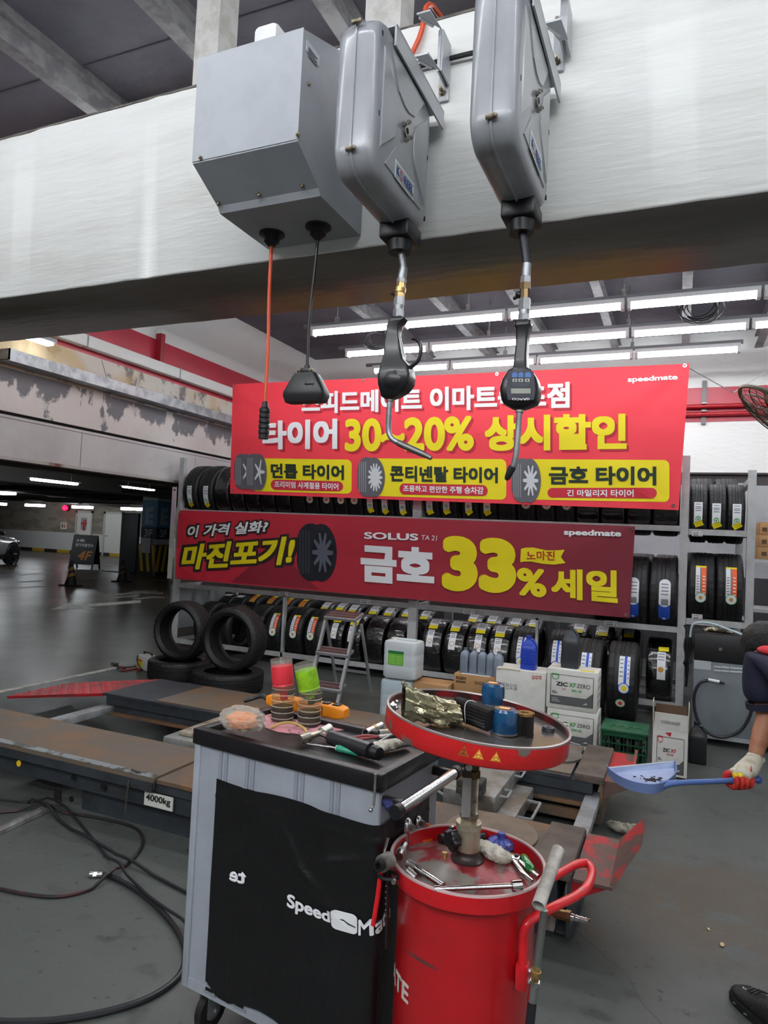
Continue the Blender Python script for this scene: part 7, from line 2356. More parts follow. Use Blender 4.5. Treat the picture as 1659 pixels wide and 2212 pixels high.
# pipes on the handle
a, b_ = pZ(1163, 1957, 0.772), pZ(1206, 1835, 0.84)
t = thing('steel_pipe', 'thick galvanised pipe stuck upright through the drum handle loop', 'pipe', a)
part(t, 'tube', MB().pipe(a, b_, 0.0148, 0.0128, 28).cyl(a.lerp(b_, 0.35), b_, 0.0128), mat('pipe_galv', (196, 194, 188), 0.34, 0.3, c2=(166, 162, 154), ns=20))
a, b_ = pY(1176, 1965, 1.60), pY(1160, 2085, 1.60)
q = b_ + (b_ - a) * 0.28
t = thing('suction_hose', 'grey suction tube with brass coupling hanging at the drum right side', 'hose', q)
part(t, 'tube', MB().cyl(a, b_, 0.0085, n=14), mat('tube_grey', (116, 120, 116), 0.35, 0.6))
part(t, 'brass_coupling', MB().cyl(b_, b_.lerp(q, 0.35), 0.0095, n=6).cyl(b_.lerp(q, 0.35), b_.lerp(q, 0.7), 0.012, n=16).cyl(b_.lerp(q, 0.7), q, 0.0095, n=6), BRASS)
q2 = q + (b_ - a) * 0.36
part(t, 'steel_ferrule', MB().cyl(q, q.lerp(q2, 0.15), 0.0125, n=6).cyl(q.lerp(q2, 0.15), q2, 0.0115, n=16), CHROME)
part(t, 'black_hose', MB().tube([q2, q2 + V((-0.004, -0.004, -0.06)), q2 + V((-0.02, -0.01, -0.16)), (q2.x - 0.04, q2.y + 0.03, 0.02)], 0.0105, 10, sub=5), HB)
a = BC + V((RR + 0.002, 0.06, 0.60))
P0, P1 = pY(1186, 1969, 1.90), pY(1274, 1990, 1.88)
t = thing('drain_valve', 'brass and steel nipple sticking out behind the drum handle', 'valve', P0)
part(t, 'valve_body', MB().rbox(P0.x - 0.016, P0.x + 0.016, P0.y - 0.012, P0.y + 0.012, P0.z - 0.045, P0.z + 0.008, 0.004), STEEL)
part(t, 'brass_body', MB().cyl(P0, P0.lerp(P1, 0.42), 0.0125, n=6).cyl(P0.lerp(P1, 0.42), P0.lerp(P1, 0.55), 0.0145, n=6), mat('bronze', (134, 112, 80), 0.35, 0.9))
mb = MB()
for k in range(4):
    s = 0.56 + k * 0.11
    mb.cyl(P0.lerp(P1, s), P0.lerp(P1, s + 0.09), 0.0095 - k * 0.0008, 0.0075 - k * 0.0008, 14)
    mb.cyl(P0.lerp(P1, s + 0.08), P0.lerp(P1, s + 0.115), 0.0055, n=10)
part(t, 'barbed_nipple', mb, CHROME)
part(t, 'link_pipe', MB().cyl(V((BC.x + 0.13, BC.y + 0.145, P0.z)), P0, 0.009, n=10), STEEL)

# tools hung at the left of the drum and on the cart side
q = pZ(848, 1893, 0.737)
t = thing('tool_strap', 'black strap ring bolted to the left drum rim holding tools', 'strap', q)
part(t, 'band', MB().tube([q + V((0.024 * cos(s) - 0.012, 0.02 * sin(s), 0.0)) for s in [2 * PI * j / 16 for j in range(16)]], 0.005, 8, closed=True), BLK)
part(t, 'rivet', MB().cyl(q + V((0.012, -0.018, 0)), q + V((0.013, -0.026, 0)), 0.006, n=10), CHROME)
top, low = q + V((-0.014, 0.004, 0.03)), pZ(848, 1998, 0.60)
low = V((top.x + 0.008, top.y - 0.006, top.z - 0.20))
t = thing('ratchet', 'black shafted ratchet with round head hanging at the left drum rim', 'ratchet', top, 0, 'ratchets')
hd = top + V((-0.002, -0.012, 0.006))
part(t, 'head', MB().cyl(hd + V((-0.004, -0.018, 0)), hd + V((0.006, 0.012, 0)), 0.02, n=24), STEEL)
part(t, 'drive', MB().pipe(hd + V((-0.006, -0.034, 0)), hd + V((-0.004, -0.018, 0)), 0.014, 0.008, 18), BLKM)
sh = part(t, 'shaft', MB().tube([top, top.lerp(low, 0.5), low], [0.0075, 0.008, 0.007], 10, flat=0.6), BLKM)
mb = MB()
for k in range(7):
    p = top.lerp(low, 0.2 + 0.07 * k) + V((-0.002, -0.0075, 0))
    mb.cyl(p, p + V((0, -0.001, 0)), 0.002, n=8)
part(sh, 'scale_mark', mb, GALV)
top = q + V((-0.03, -0.004, 0.006))
t = thing('red_lever', 'slim red handled lever hanging beside the ratchet at the drum', 'lever', top)
part(t, 'handle', MB().tube([top, top + V((-0.004, -0.002, -0.06)), top + V((-0.012, -0.004, -0.13))], [0.0055, 0.006, 0.0055], 10), mat('lever_red', (206, 26, 34), 0.35))
part(t, 'steel_top', MB().tube([top, top + V((0.006, 0.004, 0.05)), top + V((0.012, 0.008, 0.082))], [0.004, 0.005, 0.006], 8, flat=0.6), CHROME)
for k, (px, py, lab_) in enumerate(((880, 1783, 'chrome ratchet head clipped on the cart side above the drum, larger one'), (903, 1775, 'smaller chrome socket head clipped on the cart side above the drum'))):
    p = pP(px, py, cartp(CW + 0.02, 0, 0), CX)
    t = thing('ratchet', lab_, 'ratchet', p, 0, 'ratchets')
    part(t, 'head', MB().ball(p, 0.019 - 0.003 * k, 16, 10, (0.7, 1, 1.1)), CHROME)
    part(t, 'drive', MB().cyl(p, p + CX * 0.022 + V((0, -0.006, 0)), 0.009, n=12), STEEL)
    part(t, 'shaft', MB().cyl(p + V((0, 0, -0.01)), p + V((0, 0.012, -0.16)), 0.007, n=10), CHROME)

# ================================================================ GOODS BEFORE THE RACK
BOXW = mat('carton_white', (226, 226, 220), 0.55, c2=(214, 212, 204), ns=5)
FLUTE = mat('carton_inside', (96, 74, 58), 0.8)


def carton(name, label, x0, x1, y0, y1, z0, z1, M, group=None):
    t = thing(name, label, 'box', ((x0 + x1) / 2, (y0 + y1) / 2, z0), 0, group)
    b_ = part(t, 'carton_body', MB().rbox(x0, x1, y0, y1, z0, z1, 0.006), M)
    return t, b_


def face_fn(x0, x1, y, z0, z1, u0, u1, v0, v1):
    w, h = x1 - x0, z1 - z0
    return plane_fn((x0 + w * u0, y, z0 + h * v0), (w * (u1 - u0), 0, 0), (0, 0, h * (v1 - v0)))


# brown carton with five grey bottles
yk = 5.60
x0, x1 = pY(980, 1470, yk).x, pY(1069, 1475, yk).x
zt = pY(1025, 1459, yk).z
carton('oil_carton', 'plain white carton under the brown engine oil carton', x0 + 0.01, x1 - 0.005, yk + 0.01, yk + 0.25, 0.002, zt - 0.232, BOXW)
t, b_ = carton('oil_carton', 'brown engine oil carton carrying five grey bottles', x0, x1, yk, yk + 0.24, zt - 0.23, zt, CART)
mb = MB()
write(mb, 'KGM', face_fn(x0, x1, yk - 0.001, zt - 0.23, zt, 0.06, 0.30, 0.78, 0.90), 0.05)
mb.box(x0 + 0.02, x0 + 0.105, yk - 0.0015, yk, zt - 0.075, zt - 0.06)
write(mb, 'ENGINE OIL', face_fn(x0, x1, yk - 0.001, zt - 0.23, zt, 0.52, 0.98, 0.68, 0.80), 0.02)
part(t, 'lettering', mb, mat('kraft_ink', (84, 62, 44), 0.7), smooth=False)
solo('paper_sheet', MB().box(x0 + 0.06, x1 - 0.05, yk + 0.01, yk + 0.15, zt + 0.0005, zt + 0.002), PAPER, 'white paper sheet under the five grey bottles', 'sheet', (x0 + 0.1, yk, zt))
BOTG = mat('bottle_grey_blue', (126, 138, 152), 0.35)
for k, px in enumerate((1003, 1022, 1041, 1059, 1076)):
    c = pY(px, 1440, yk + 0.06).x
    w, d, h = 0.034, 0.045, 0.21
    yy = yk + 0.075 + 0.012 * (k % 2)
    t = thing('oil_bottle', '%s grey oil bottle from the left on the brown carton' % ORD[k], 'bottle', (c, yy, zt + 0.0025), 0, 'grey oil bottles on the brown carton')
    rs = []
    for z, s in ((0, 0.94), (0.006, 1), (h * 0.66, 1), (h * 0.72, 0.97), (h * 0.8, 0.86), (h * 0.88, 0.5), (h * 0.9, 0.42)):
        rs.append([(c + p[0], yy + p[1], zt + 0.0025 + z) for p in rrect(-w * s, w * s, -d * s, d * s, 0.014, 4)])
    part(t, 'body', MB().rings(rs), BOTG, ang=40)
    part(t, 'cap', MB().cyl((c, yy, zt + h * 0.9), (c, yy, zt + h * 1.0), 0.0155, n=16), mat('cap_grey', (104, 114, 126), 0.4))

# white engine oil carton, blue bottle on top
ym = 5.55
x0, x1 = pY(1071, 1460, ym).x, pY(1179, 1470, ym).x
zt = pY(1125, 1448, ym).z
t, b_ = carton('oil_carton', 'tall white engine oil carton with Korean print under the blue bottle', x0, x1, ym, ym + 0.27, 0.002, zt, BOXW)
mb = MB()
write(mb.m(0), '엔진오일', plane_fn(pY(1082, 1487, ym - 0.001), (pY(1117, 1487, ym).x - pY(1082, 1487, ym).x, 0, 0), (0, 0, 0.05)), 0.01)
for k in range(3):
    q = pY(1149 + k * 7.5, 1467, ym - 0.001)
    mb.m(1).box(q.x, q.x + 0.02, ym - 0.0015, ym, q.z, q.z + 0.028)
    mb.m(2).box(q.x + 0.005, q.x + 0.014, ym - 0.002, ym - 0.0015, q.z + 0.008, q.z + 0.02)
part(t, 'lettering', mb, [INKG, mat('stamp_red', (206, 96, 92), 0.6), BOXW], smooth=False)
part(t, 'torn_edge', MB().tube([(x0 + 0.005, ym - 0.002, zt - 0.004), (x0 + 0.09, ym - 0.003, zt + 0.001), (x0 + 0.2, ym - 0.002, zt - 0.003)], [0.006, 0.004, 0.006], 6), mat('tape_cream', (214, 206, 176), 0.5))


def handle_bottle(name, label, c, w, d, h, M, group=None, capM=None, rib=True):
    """flat oil jug with a handle loop beside the neck"""
    t = thing(name, label, 'bottle', c, 0, group)
    rs = []
    for z, s, sx in ((0, 0.94, 0), (0.008, 1, 0), (h * 0.52, 1, 0), (h * 0.62, 0.98, 0), (h * 0.72, 0.86, 0.0), (h * 0.84, 0.5, -0.1), (h * 0.9, 0.3, -0.14), (h * 0.92, 0.28, -0.14)):
        rs.append([(c[0] + sx * w + p[0], c[1] + p[1], c[2] + z) for p in rrect(-w * s, w * s, -d * s, d * s, 0.3 * min(w, d), 4)])
    part(t, 'body', MB().rings(rs), M, ang=40)
    nx = c[0] - 0.14 * w
    part(t, 'cap', MB().cyl((nx, c[1], c[2] + h * 0.915), (nx, c[1], c[2] + h), w * 0.34, n=20), capM or M)
    part(t, 'grip', MB().tube([(nx + w * 0.3, c[1], c[2] + h * 0.9), (c[0] + w * 0.45, c[1], c[2] + h * 0.88), (c[0] + w * 0.84, c[1], c[2] + h * 0.7), (c[0] + w * 0.9, c[1], c[2] + h * 0.56)], w * 0.16, 10, sub=4), M)
    if rib:
        for k in range(5):
            for s in (-1, 1):
                x = c[0] + s * w * 0.62
                part(t, 'moulded_rib', MB().cyl((x - w * 0.28, c[1] - d - 0.0005, c[2] + h * (0.14 + 0.085 * k)), (x + w * 0.28, c[1] - d - 0.0005, c[2] + h * (0.125 + 0.085 * k)), 0.0035, n=6), M)
    return t


q = pY(1141, 1446, ym + 0.08)
hh = pY(1141, 1374, ym + 0.08).z - zt
handle_bottle('oil_bottle', 'bright blue oil bottle standing on the white carton', (q.x, ym + 0.1, zt + 0.001), 0.063, 0.05, hh, mat('bottle_blue', (34, 66, 178), 0.32))

# two white cartons with green print
yz = 5.5
x0, x1 = pY(1181, 1480, yz).x, pY(1291, 1480, yz).x
zts = [(0.002, 0.315), (0.317, 0.632)]
zt2 = pY(1235, 1448, yz).z
z_mid = pY(1235, 1535, yz).z
GREY = mat('print_grey', (92, 94, 96), 0.55)


def zic_print(T, x0, x1, y, z0, z1, words, third, badge, vis, tall=False):
    mb = MB()
    f = lambda *a: face_fn(x0, x1, y, z0, z1, *a)
    yo = -0.0012

    def P2(u, v, k=1):
        p = f(0, 1, 0, 1)(u, v)
        return p + V((0, yo * k, 0))
    a0, a1, b0, b1 = (0.08, 0.92, 0.12, 0.86) if not tall else (0.13, 0.9, 0.08, 0.86)
    fr = [(a0, b0), (a1, b0), (a1, b1), (a0, b1)]
    wv = 0.006 if not tall else 0.008
    for (u0, v0), (u1, v1) in zip(fr, fr[1:] + fr[:1]):
        if u0 == u1:
            mb.m(0).poly([P2(u0 - wv, v0), P2(u0 + wv, v0), P2(u0 + wv, v1), P2(u0 - wv, v1)])
        else:
            mb.m(0).poly([P2(u0, v0 - wv), P2(u0, v0 + wv), P2(u1, v0 + wv), P2(u1, v0 - wv)])
    mb.m(0).poly([P2(a0, b0), P2(a1, b0), P2(a1, b0 + 0.36 if not tall else b0 + 0.32), P2(a1 - 0.14, b0 + 0.21), P2(a0, b0 + 0.21)])
    if tall:
        mb.m(4).poly([P2(a0, b0, 1.5), P2(a0 + 0.52, b0, 1.5), P2(a0 + 0.52, b0 + 0.21, 1.5), P2(a0, b0 + 0.21, 1.5)])
    for txt, m_, u0, u1, v0, v1, bo in words:
        write(mb.m(m_), txt, lambda u, v, g=f(u0, u1, v0, v1): g(u, v) + V((0, yo * 2, 0)), bo)
    mb.m(badge).poly([P2(a0 + 0.02, b1 + 0.02, 2), P2(a0 + 0.02, b1 - 0.1, 2), P2(a0 + 0.09, b1 - 0.14, 2), P2(a0 + 0.16, b1 - 0.1, 2), P2(a0 + 0.16, b1 + 0.02, 2)])
    mb.m(4).poly([P2(a0 + 0.035, b1 - 0.02, 2.5), P2(a0 + 0.035, b1 - 0.09, 2.5), P2(a0 + 0.09, b1 - 0.12, 2.5), P2(a0 + 0.145, b1 - 0.09, 2.5), P2(a0 + 0.145, b1 - 0.02, 2.5)])
    for k in range(3):
        mb.m(1).poly([P2(a0 + 0.03, b0 + 0.26 + k * 0.025, 2), P2(a0 + 0.15 - k * 0.02, b0 + 0.26 + k * 0.025, 2), P2(a0 + 0.15 - k * 0.02, b0 + 0.272 + k * 0.025, 2), P2(a0 + 0.03, b0 + 0.272 + k * 0.025, 2)])
        mb.m(4).poly([P2(a0 + 0.03, b0 + 0.06 + k * 0.04, 2.5), P2(a0 + 0.2 - 0.03 * k, b0 + 0.06 + k * 0.04, 2.5), P2(a0 + 0.2 - 0.03 * k, b0 + 0.072 + k * 0.04, 2.5), P2(a0 + 0.03, b0 + 0.072 + k * 0.04, 2.5)])
    mb.m(4).poly([P2(a1 - 0.2, b0 + 0.05, 2.5), P2(a1 - 0.1, b0 + 0.07, 2.5), P2(a1 - 0.13, b0 + 0.11, 2.5)])
    return part(T, 'print', mb, [GREY, INKB, GREENP, third, BOXW], smooth=False)


MAG = mat('print_magenta', (196, 64, 104), 0.55)
W7 = [('ZIC', 1, 0.19, 0.42, 0.58, 0.68, 0.03), ('X7', 2, 0.45, 0.58, 0.58, 0.685, 0.03), ('ZERO', 1, 0.60, 0.86, 0.58, 0.68, 0.0), ('LS', 3, 0.32, 0.38, 0.49, 0.53, 0.02), ('0W-30', 2, 0.50, 0.70, 0.46, 0.53, 0.02)]
for k, (z0, z1, lab_) in enumerate(((0.002, z_mid - 0.001, 'white oil carton with green print, lower of two stacked ones'), (z_mid + 0.001, zt2, 'white oil carton with green print, upper of two, black jug on it'))):
    xo = 0.01 if k == 0 else 0
    t, b_ = carton('oil_carton', lab_, x0 + xo, x1 + xo, yz, yz + 0.25, z0, z1, BOXW, 'white cartons with green print')
    zic_print(t, x0 + xo, x1 + xo, yz - 0.0006, z0, z1, W7, MAG, 2, True)
    mb = MB()
    for j in range(4):
        mb.box(x1 + xo + 0.0002, x1 + xo + 0.001, yz + 0.03, yz + 0.22, z0 + 0.05 + j * 0.06, z0 + 0.075 + j * 0.06)
    part(t, 'side_print', mb, mat('side_grey', (176, 178, 178), 0.6), smooth=False)
solo('yellow_label', MB().box(x1 - 0.14, x1 - 0.03, yz + 0.015, yz + 0.06, zt2 + 0.0005, zt2 + 0.0015), YEL, 'small yellow label lying on the upper white carton', 'label', (x1 - 0.1, yz + 0.03, zt2))
q = pY(1231, 1438, yz + 0.1)
hh = pY(1231, 1352, yz + 0.12).z - zt2
handle_bottle('oil_jug', 'dark grey oil jug standing on the upper white carton', (q.x, yz + 0.12, zt2 + 0.001), 0.068, 0.055, hh, mat('jug_dark', (52, 56, 60), 0.35), rib=False)

# green crate
yc = 5.30
x0, x1 = pY(1299, 1590, yc).x, pY(1397, 1600, yc).x
GC = mat('crate_green', (22, 84, 52), 0.4)
t = thing('plastic_crate', 'green plastic crate with lattice sides and lid between the cartons', 'crate', ((x0 + x1) / 2, yc + 0.15, 0))
zt = 0.225
d = 0.3
mb = MB().rbox(x0 - 0.008, x1 + 0.008, yc - 0.008, yc + d + 0.008, zt, zt + 0.022, 0.006)
for k in range(4):
    mb.tube([(x0 + 0.05 + 0.06 * k, yc + 0.06 + 0.04 * (k % 2), zt + 0.023), (x0 + 0.08 + 0.06 * k, yc + 0.12, zt + 0.026), (x0 + 0.1 + 0.06 * k, yc + 0.08, zt + 0.023)], 0.003, 5, sub=3)
part(t, 'lid', mb, mat('crate_lid', (36, 92, 62), 0.35, c2=(52, 104, 76), ns=9))


def lattice(mb, fn, n, zs):
    for k in range(n + 1):
        u = k / n
        w = 0.02 if k in (0, n) else 0.006
        u0, u1 = max(0, u - w), min(1, u + w)
        mb.hexa([fn(u0, 0.002, 0), fn(u1, 0.002, 0), fn(u1, 0.002, 1), fn(u0, 0.002, 1), fn(u0, zt, 0), fn(u1, zt, 0), fn(u1, zt, 1), fn(u0, zt, 1)])
    for z, h in zs:
        mb.hexa([fn(0, z, 0), fn(1, z, 0), fn(1, z, 1), fn(0, z, 1), fn(0, z + h, 0), fn(1, z + h, 0), fn(1, z + h, 1), fn(0, z + h, 1)])
    return mb


ZS = ((0.002, 0.03), (0.085, 0.008), (0.14, 0.008), (0.195, 0.03))
part(t, 'front_side', lattice(MB(), lambda u, z, k: (x0 + (x1 - x0) * u, yc + 0.006 * k, z), 12, ZS), GC)
part(t, 'rear_side', lattice(MB(), lambda u, z, k: (x0 + (x1 - x0) * u, yc + d - 0.006 * k, z), 12, ZS), GC)
part(t, 'left_side', lattice(MB(), lambda u, z, k: (x0 + 0.006 * k, yc + 0.01 + (d - 0.02) * u, z), 9, ZS), GC)
part(t, 'right_side', lattice(MB(), lambda u, z, k: (x1 - 0.006 * k, yc + 0.01 + (d - 0.02) * u, z), 9, ZS), GC)
part(t, 'bottom', MB().box(x0 + 0.005, x1 - 0.005, yc + 0.005, yc + d - 0.005, 0.002, 0.01), GC)
for k in range(4):
    for j in range(2):
        c = V((x0 + 0.046 + 0.066 * k, yc + 0.08 + 0.13 * j, 0.011))
        tag(part(None, 'dark_bottle', MB().lathe([(0.03, 0), (0.032, 0.004), (0.032, 0.13), (0.014, 0.16), (0.014, 0.195), (0.002, 0.196)], 14, c), BLKM), '%s dark bottle from the left in the %s line inside the green crate' % (ORD[k], ['front', 'rear'][j]), 'bottle', 'dark bottles in the green crate')

# open white carton
yo = 5.2
x0, x1 = pY(1409, 1620, yo).x, pY(1485, 1630, yo).x
zt = pY(1447, 1580, yo).z
t = thing('open_carton', 'open white carton with red print and raised flaps beside the green crate', 'box', ((x0 + x1) / 2, yo + 0.1, 0))
d = 0.19
th = 0.004
part(t, 'carton_body', MB().box(x0, x1, yo, yo + th, 0.002, zt).box(x0, x1, yo + d - th, yo + d, 0.002, zt).box(x0, x0 + th, yo + th, yo + d - th, 0.002, zt).box(x1 - th, x1, yo + th, yo + d - th, 0.002, zt).box(x0, x1, yo, yo + d, 0.002, 0.008), BOXW)
zf = pY(1447, 1541, yo).z
f_ = part(t, 'front_flap', MB().hexa([(x0 + 0.006, yo, zt), (x1 - 0.002, yo, zt), (x1 - 0.002, yo + th, zt), (x0 + 0.006, yo + th, zt), (x0 + 0.01, yo - 0.012, zf), (x1 - 0.004, yo - 0.012, zf), (x1 - 0.004, yo - 0.012 + th, zf), (x0 + 0.01, yo - 0.012 + th, zf)]), BOXW)
mb = MB()
write(mb, 'CODE:161027', plane_fn((x0 + 0.05, yo - 0.009, zt + (zf - zt) * 0.42), ((x1 - x0) * 0.55, 0, 0), (0, -0.002, 0.02)), 0.012)
part(f_, 'lettering', mb, INKG, smooth=False)
zs_ = pY(1409, 1516, yo).z
for s, xx in ((-1, x0), (1, x1)):
    part(t, 'side_flap', MB().hexa([(xx - 0.002, yo + 0.006, zt), (xx + 0.002, yo + 0.006, zt), (xx + 0.002, yo + d - 0.006, zt), (xx - 0.002, yo + d - 0.006, zt), (xx + s * 0.004 - 0.002, yo + 0.01, zs_), (xx + s * 0.004 + 0.002, yo + 0.01, zs_), (xx + s * 0.004 + 0.002, yo + d - 0.02, zs_), (xx + s * 0.004 - 0.002, yo + d - 0.02, zs_)]), mat('flap_cream', (206, 196, 176), 0.6))
part(t, 'rear_flap', MB().hexa([(x0 + 0.006, yo + d - th, zt), (x1 - 0.006, yo + d - th, zt), (x1 - 0.006, yo + d, zt), (x0 + 0.006, yo + d, zt), (x0 + 0.01, yo + d, zf + 0.02), (x1 - 0.01, yo + d, zf + 0.02), (x1 - 0.01, yo + d + th, zf + 0.02), (x0 + 0.01, yo + d + th, zf + 0.02)]), FLUTE)
zic_print(t, x0, x1, yo - 0.0006, 0.002, zt, [('ZIC', 1, 0.30, 0.5, 0.54, 0.62, 0.03), ('X7', 3, 0.53, 0.68, 0.54, 0.62, 0.03), ('5W-30', 3, 0.42, 0.6, 0.46, 0.51, 0.02)], REDP, 3, True, True)
part(t, 'tape_mark', MB().poly([(x0 + 0.08, yo - 0.002, zt - 0.012), (x0 + 0.12, yo - 0.002, zt - 0.006), (x0 + 0.115, yo - 0.002, zt - 0.036), (x0 + 0.1, yo - 0.002, zt - 0.03)]), REDP, smooth=False)
q = pZ(1506, 1652)
handle_bottle('oil_jug', 'black oil jug on the floor between open carton and grey machine', (q.x, q.y + 0.06, 0.001), 0.062, 0.055, 0.30, mat('jug_black', (30, 32, 35), 0.35), rib=False)
carton('carton', 'tan carton behind the catch bowl, left of the grey bottles', pY(893, 1475, 5.5).x, pY(968, 1480, 5.5).x, 5.5, 5.75, 0.002, pY(940, 1476, 5.55).z, CART)

# two white jugs
JW = mat('jug_white', (214, 222, 226), 0.4, alpha=0.94)
JL = mat('jug_white_clear', (206, 222, 230), 0.35, alpha=0.88)
yj = 5.42
x0, x1 = pY(826, 1425, yj).x, pY(897, 1430, yj).x
zm = pY(855, 1466, yj).z
zt = pY(862, 1382, yj).z


def jerry(label, x0, x1, z0, z1, M, lab_):
    cx, w, d = (x0 + x1) / 2, (x1 - x0) / 2, 0.12
    t = thing('water_jug', label, 'jug', (cx, yj + d, z0), 0, 'white plastic jugs')
    rs = []
    h = z1 - z0
    for z, s in ((0, 0.93), (0.015, 1), (h * 0.30, 1), (h * 0.33, 0.985), (h * 0.36, 1), (h * 0.58, 1), (h * 0.61, 0.985), (h * 0.64, 1), (h * 0.87, 1), (h * 0.93, 0.96), (h * 0.945, 0.88)):
        rs.append([(cx + p[0], yj + d + p[1], z0 + z) for p in rrect(-w * s, w * s, -d * s, d * s, 0.04, 5)])
    part(t, 'body', MB().rings(rs), M, ang=40)
    part(t, 'grip', MB().rbox(cx - w * 0.5, cx + w * 0.75, yj + d - 0.018, yj + d + 0.018, z0 + h * 0.94, z0 + h, 0.01), M)
    part(t, 'cap', MB().cyl((cx - w * 0.62, yj + d, z0 + h * 0.94), (cx - w * 0.62, yj + d, z0 + h * 0.995), 0.03, n=20), mat('cap_cream', (222, 214, 196), 0.4))
    if lab_:
        l0, l1 = pY(839, 1408, yj).x, pY(871, 1437, yj).x
        za, zb = pY(855, 1437, yj).z, pY(855, 1406, yj).z
        mb = MB().m(0).box(l0, l1, yj - 0.002, yj - 0.0003, za, zb)
        mb.m(1).box(l0, l1, yj - 0.0026, yj - 0.002, zb - 0.024, zb)
        for k in range(5):
            mb.m(2).box(l0 + 0.008, l0 + (l1 - l0) * 0.46, yj - 0.0026, yj - 0.002, za + 0.012 + 0.015 * k, za + 0.017 + 0.015 * k)
            mb.m(2).box(l0 + (l1 - l0) * 0.54, l1 - 0.012, yj - 0.0026, yj - 0.002, za + 0.012 + 0.015 * k, za + 0.017 + 0.015 * k)
        part(t, 'label', mb, [mat('label_green', (110, 186, 60), 0.5), mat('label_darkgreen', (40, 120, 66), 0.5), mat('label_lime', (170, 216, 120), 0.5)], smooth=False)
    return t


jerry('white plastic jug with green label, upper of two', x0, x1, zm, zt, JW, True)
jerry('translucent bluish white jug under the labelled jug', x0 - 0.015, x1 - 0.04, 0.002, zm - 0.001, JL, False)

# step ladder
t = thing('step_ladder', 'small aluminium three step ladder with brown treads before the rack', 'ladder', (-2.95, 5.9, 0))
ALU = mat('ladder_alu', (178, 180, 182), 0.35, 0.6)
TRD = mat('tread_brown', (84, 52, 50), 0.6)
xl, xr = pY(683, 1400, 5.75).x, pY(748, 1410, 5.75).x
tops = [(1336, 1330), (1410, 1404), (1480, 1474)]
FL_ = lambda z: 5.62 + 0.30 * z / 0.75
for s, xx in ((-1, xl), (1, xr)):
    part(t, 'front_rail', MB().hexa([(xx - 0.016, FL_(0) - 0.02, 0.002), (xx + 0.016, FL_(0) - 0.02, 0.002), (xx + 0.012, FL_(0) + 0.02, 0.002), (xx - 0.012, FL_(0) + 0.02, 0.002), (xx - 0.012, FL_(0.74) - 0.02, 0.74), (xx + 0.012, FL_(0.74) - 0.02, 0.74), (xx + 0.012, FL_(0.74) + 0.02, 0.74), (xx - 0.012, FL_(0.74) + 0.02, 0.74)]), ALU)
    xb = xx + s * 0.03
    part(t, 'rear_leg', MB().hexa([(xb - 0.01, 6.28, 0.002), (xb + 0.01, 6.28, 0.002), (xb + 0.01, 6.31, 0.002), (xb - 0.01, 6.31, 0.002), (xb - 0.01, 5.97, 0.72), (xb + 0.01, 5.97, 0.72), (xb + 0.01, 6.0, 0.72), (xb - 0.01, 6.0, 0.72)]), ALU)
for k, (ya, yb) in enumerate(tops):
    z = pY(720, ya, 5.8).z
    w = 0.2 if k == 0 else 0.15
    y0 = FL_(z) - 0.05
    TM = Matrix.Translation((0, y0, z)) @ Matrix.Rotation(R(14), 4, 'X') @ Matrix.Translation((0, -y0, -z))
    s_ = part(t, 'step', MB().at(TM).rbox(xl - 0.01, xr + 0.012, y0, y0 + w, z - 0.03, z, 0.005), ALU)
    for j in range(2 if k else 3):
        part(s_, 'tread', MB().at(TM).box(xl, xr, y0 + 0.02 + j * 0.06, y0 + 0.062 + j * 0.06, z, z + 0.004), TRD)
part(t, 'rear_brace', MB().box(xl - 0.03, xr + 0.03, 6.2, 6.215, 0.2, 0.225), ALU)

# grey machine at the right
t = thing('service_machine', 'grey service machine with black top and hanging hose at the right', 'machine', (0.55, 6.45, 0))
ym = 6.24
x0, x1 = pY(1497, 1480, ym).x, 1.0
zb, zm, zt = 0.075, pY(1560, 1432, ym).z, pY(1560, 1372, ym).z
part(t, 'cabinet', MB().rbox(x0, x1, ym, 6.66, zb, zm, 0.006), mat('machine_grey', (112, 118, 124), 0.4, c2=(104, 110, 116), ns=4))
part(t, 'base_skirt', MB().box(x0 + 0.03, x1 - 0.02, ym - 0.012, 6.64, zb - 0.02, zb + 0.012), GREYP)
part(t, 'top_box', MB().rbox(x0, x1 - 0.1, ym - 0.005, 6.62, zm + 0.001, zt, 0.008), mat('machine_black', (24, 24, 26), 0.42))
q = pY(1556, 1402, ym - 0.006)
part(t, 'lock', MB().cyl(q, q + V((0, -0.008, 0)), 0.014, n=16), CHROME)
for px in (1550, 1567, 1585, 1600):
    for py in (1441, 1449):
        q = pY(px, py + (px - 1550) * 0.07, ym)
        part(t, 'vent_slot', MB().rbox(q.x - 0.028, q.x + 0.028, ym - 0.005, ym + 0.004, q.z - 0.007, q.z + 0.007, 0.004), mat('vent_light', (176, 182, 188), 0.35))
a, b_ = pY(1499, 1444, ym), pY(1536, 1429, ym)
part(t, 'rating_label', MB().box(a.x, b_.x, ym - 0.003, ym, a.z, b_.z), mat('label_silver', (168, 174, 178), 0.4), smooth=False)
part(t, 'hose', MB().tube([pY(x, y, ym - 0.02) for x, y in ((1530, 1469), (1513, 1474), (1502, 1492), (1499, 1520), (1505, 1550), (1520, 1575), (1545, 1590), (1572, 1591), (1600, 1577), (1617, 1552), (1624, 1530), (1628, 1500))], 0.0115, 10, sub=5), HB)
part(t, 'hose_end', MB().cyl(pY(1530, 1468, ym - 0.02), pY(1554, 1473, ym - 0.02), 0.0125, n=12), PAPER)
part(t, 'hose_tip', MB().cyl(pY(1554, 1473, ym - 0.02), pY(1565, 1476, ym - 0.02), 0.011, n=12), BLKM)
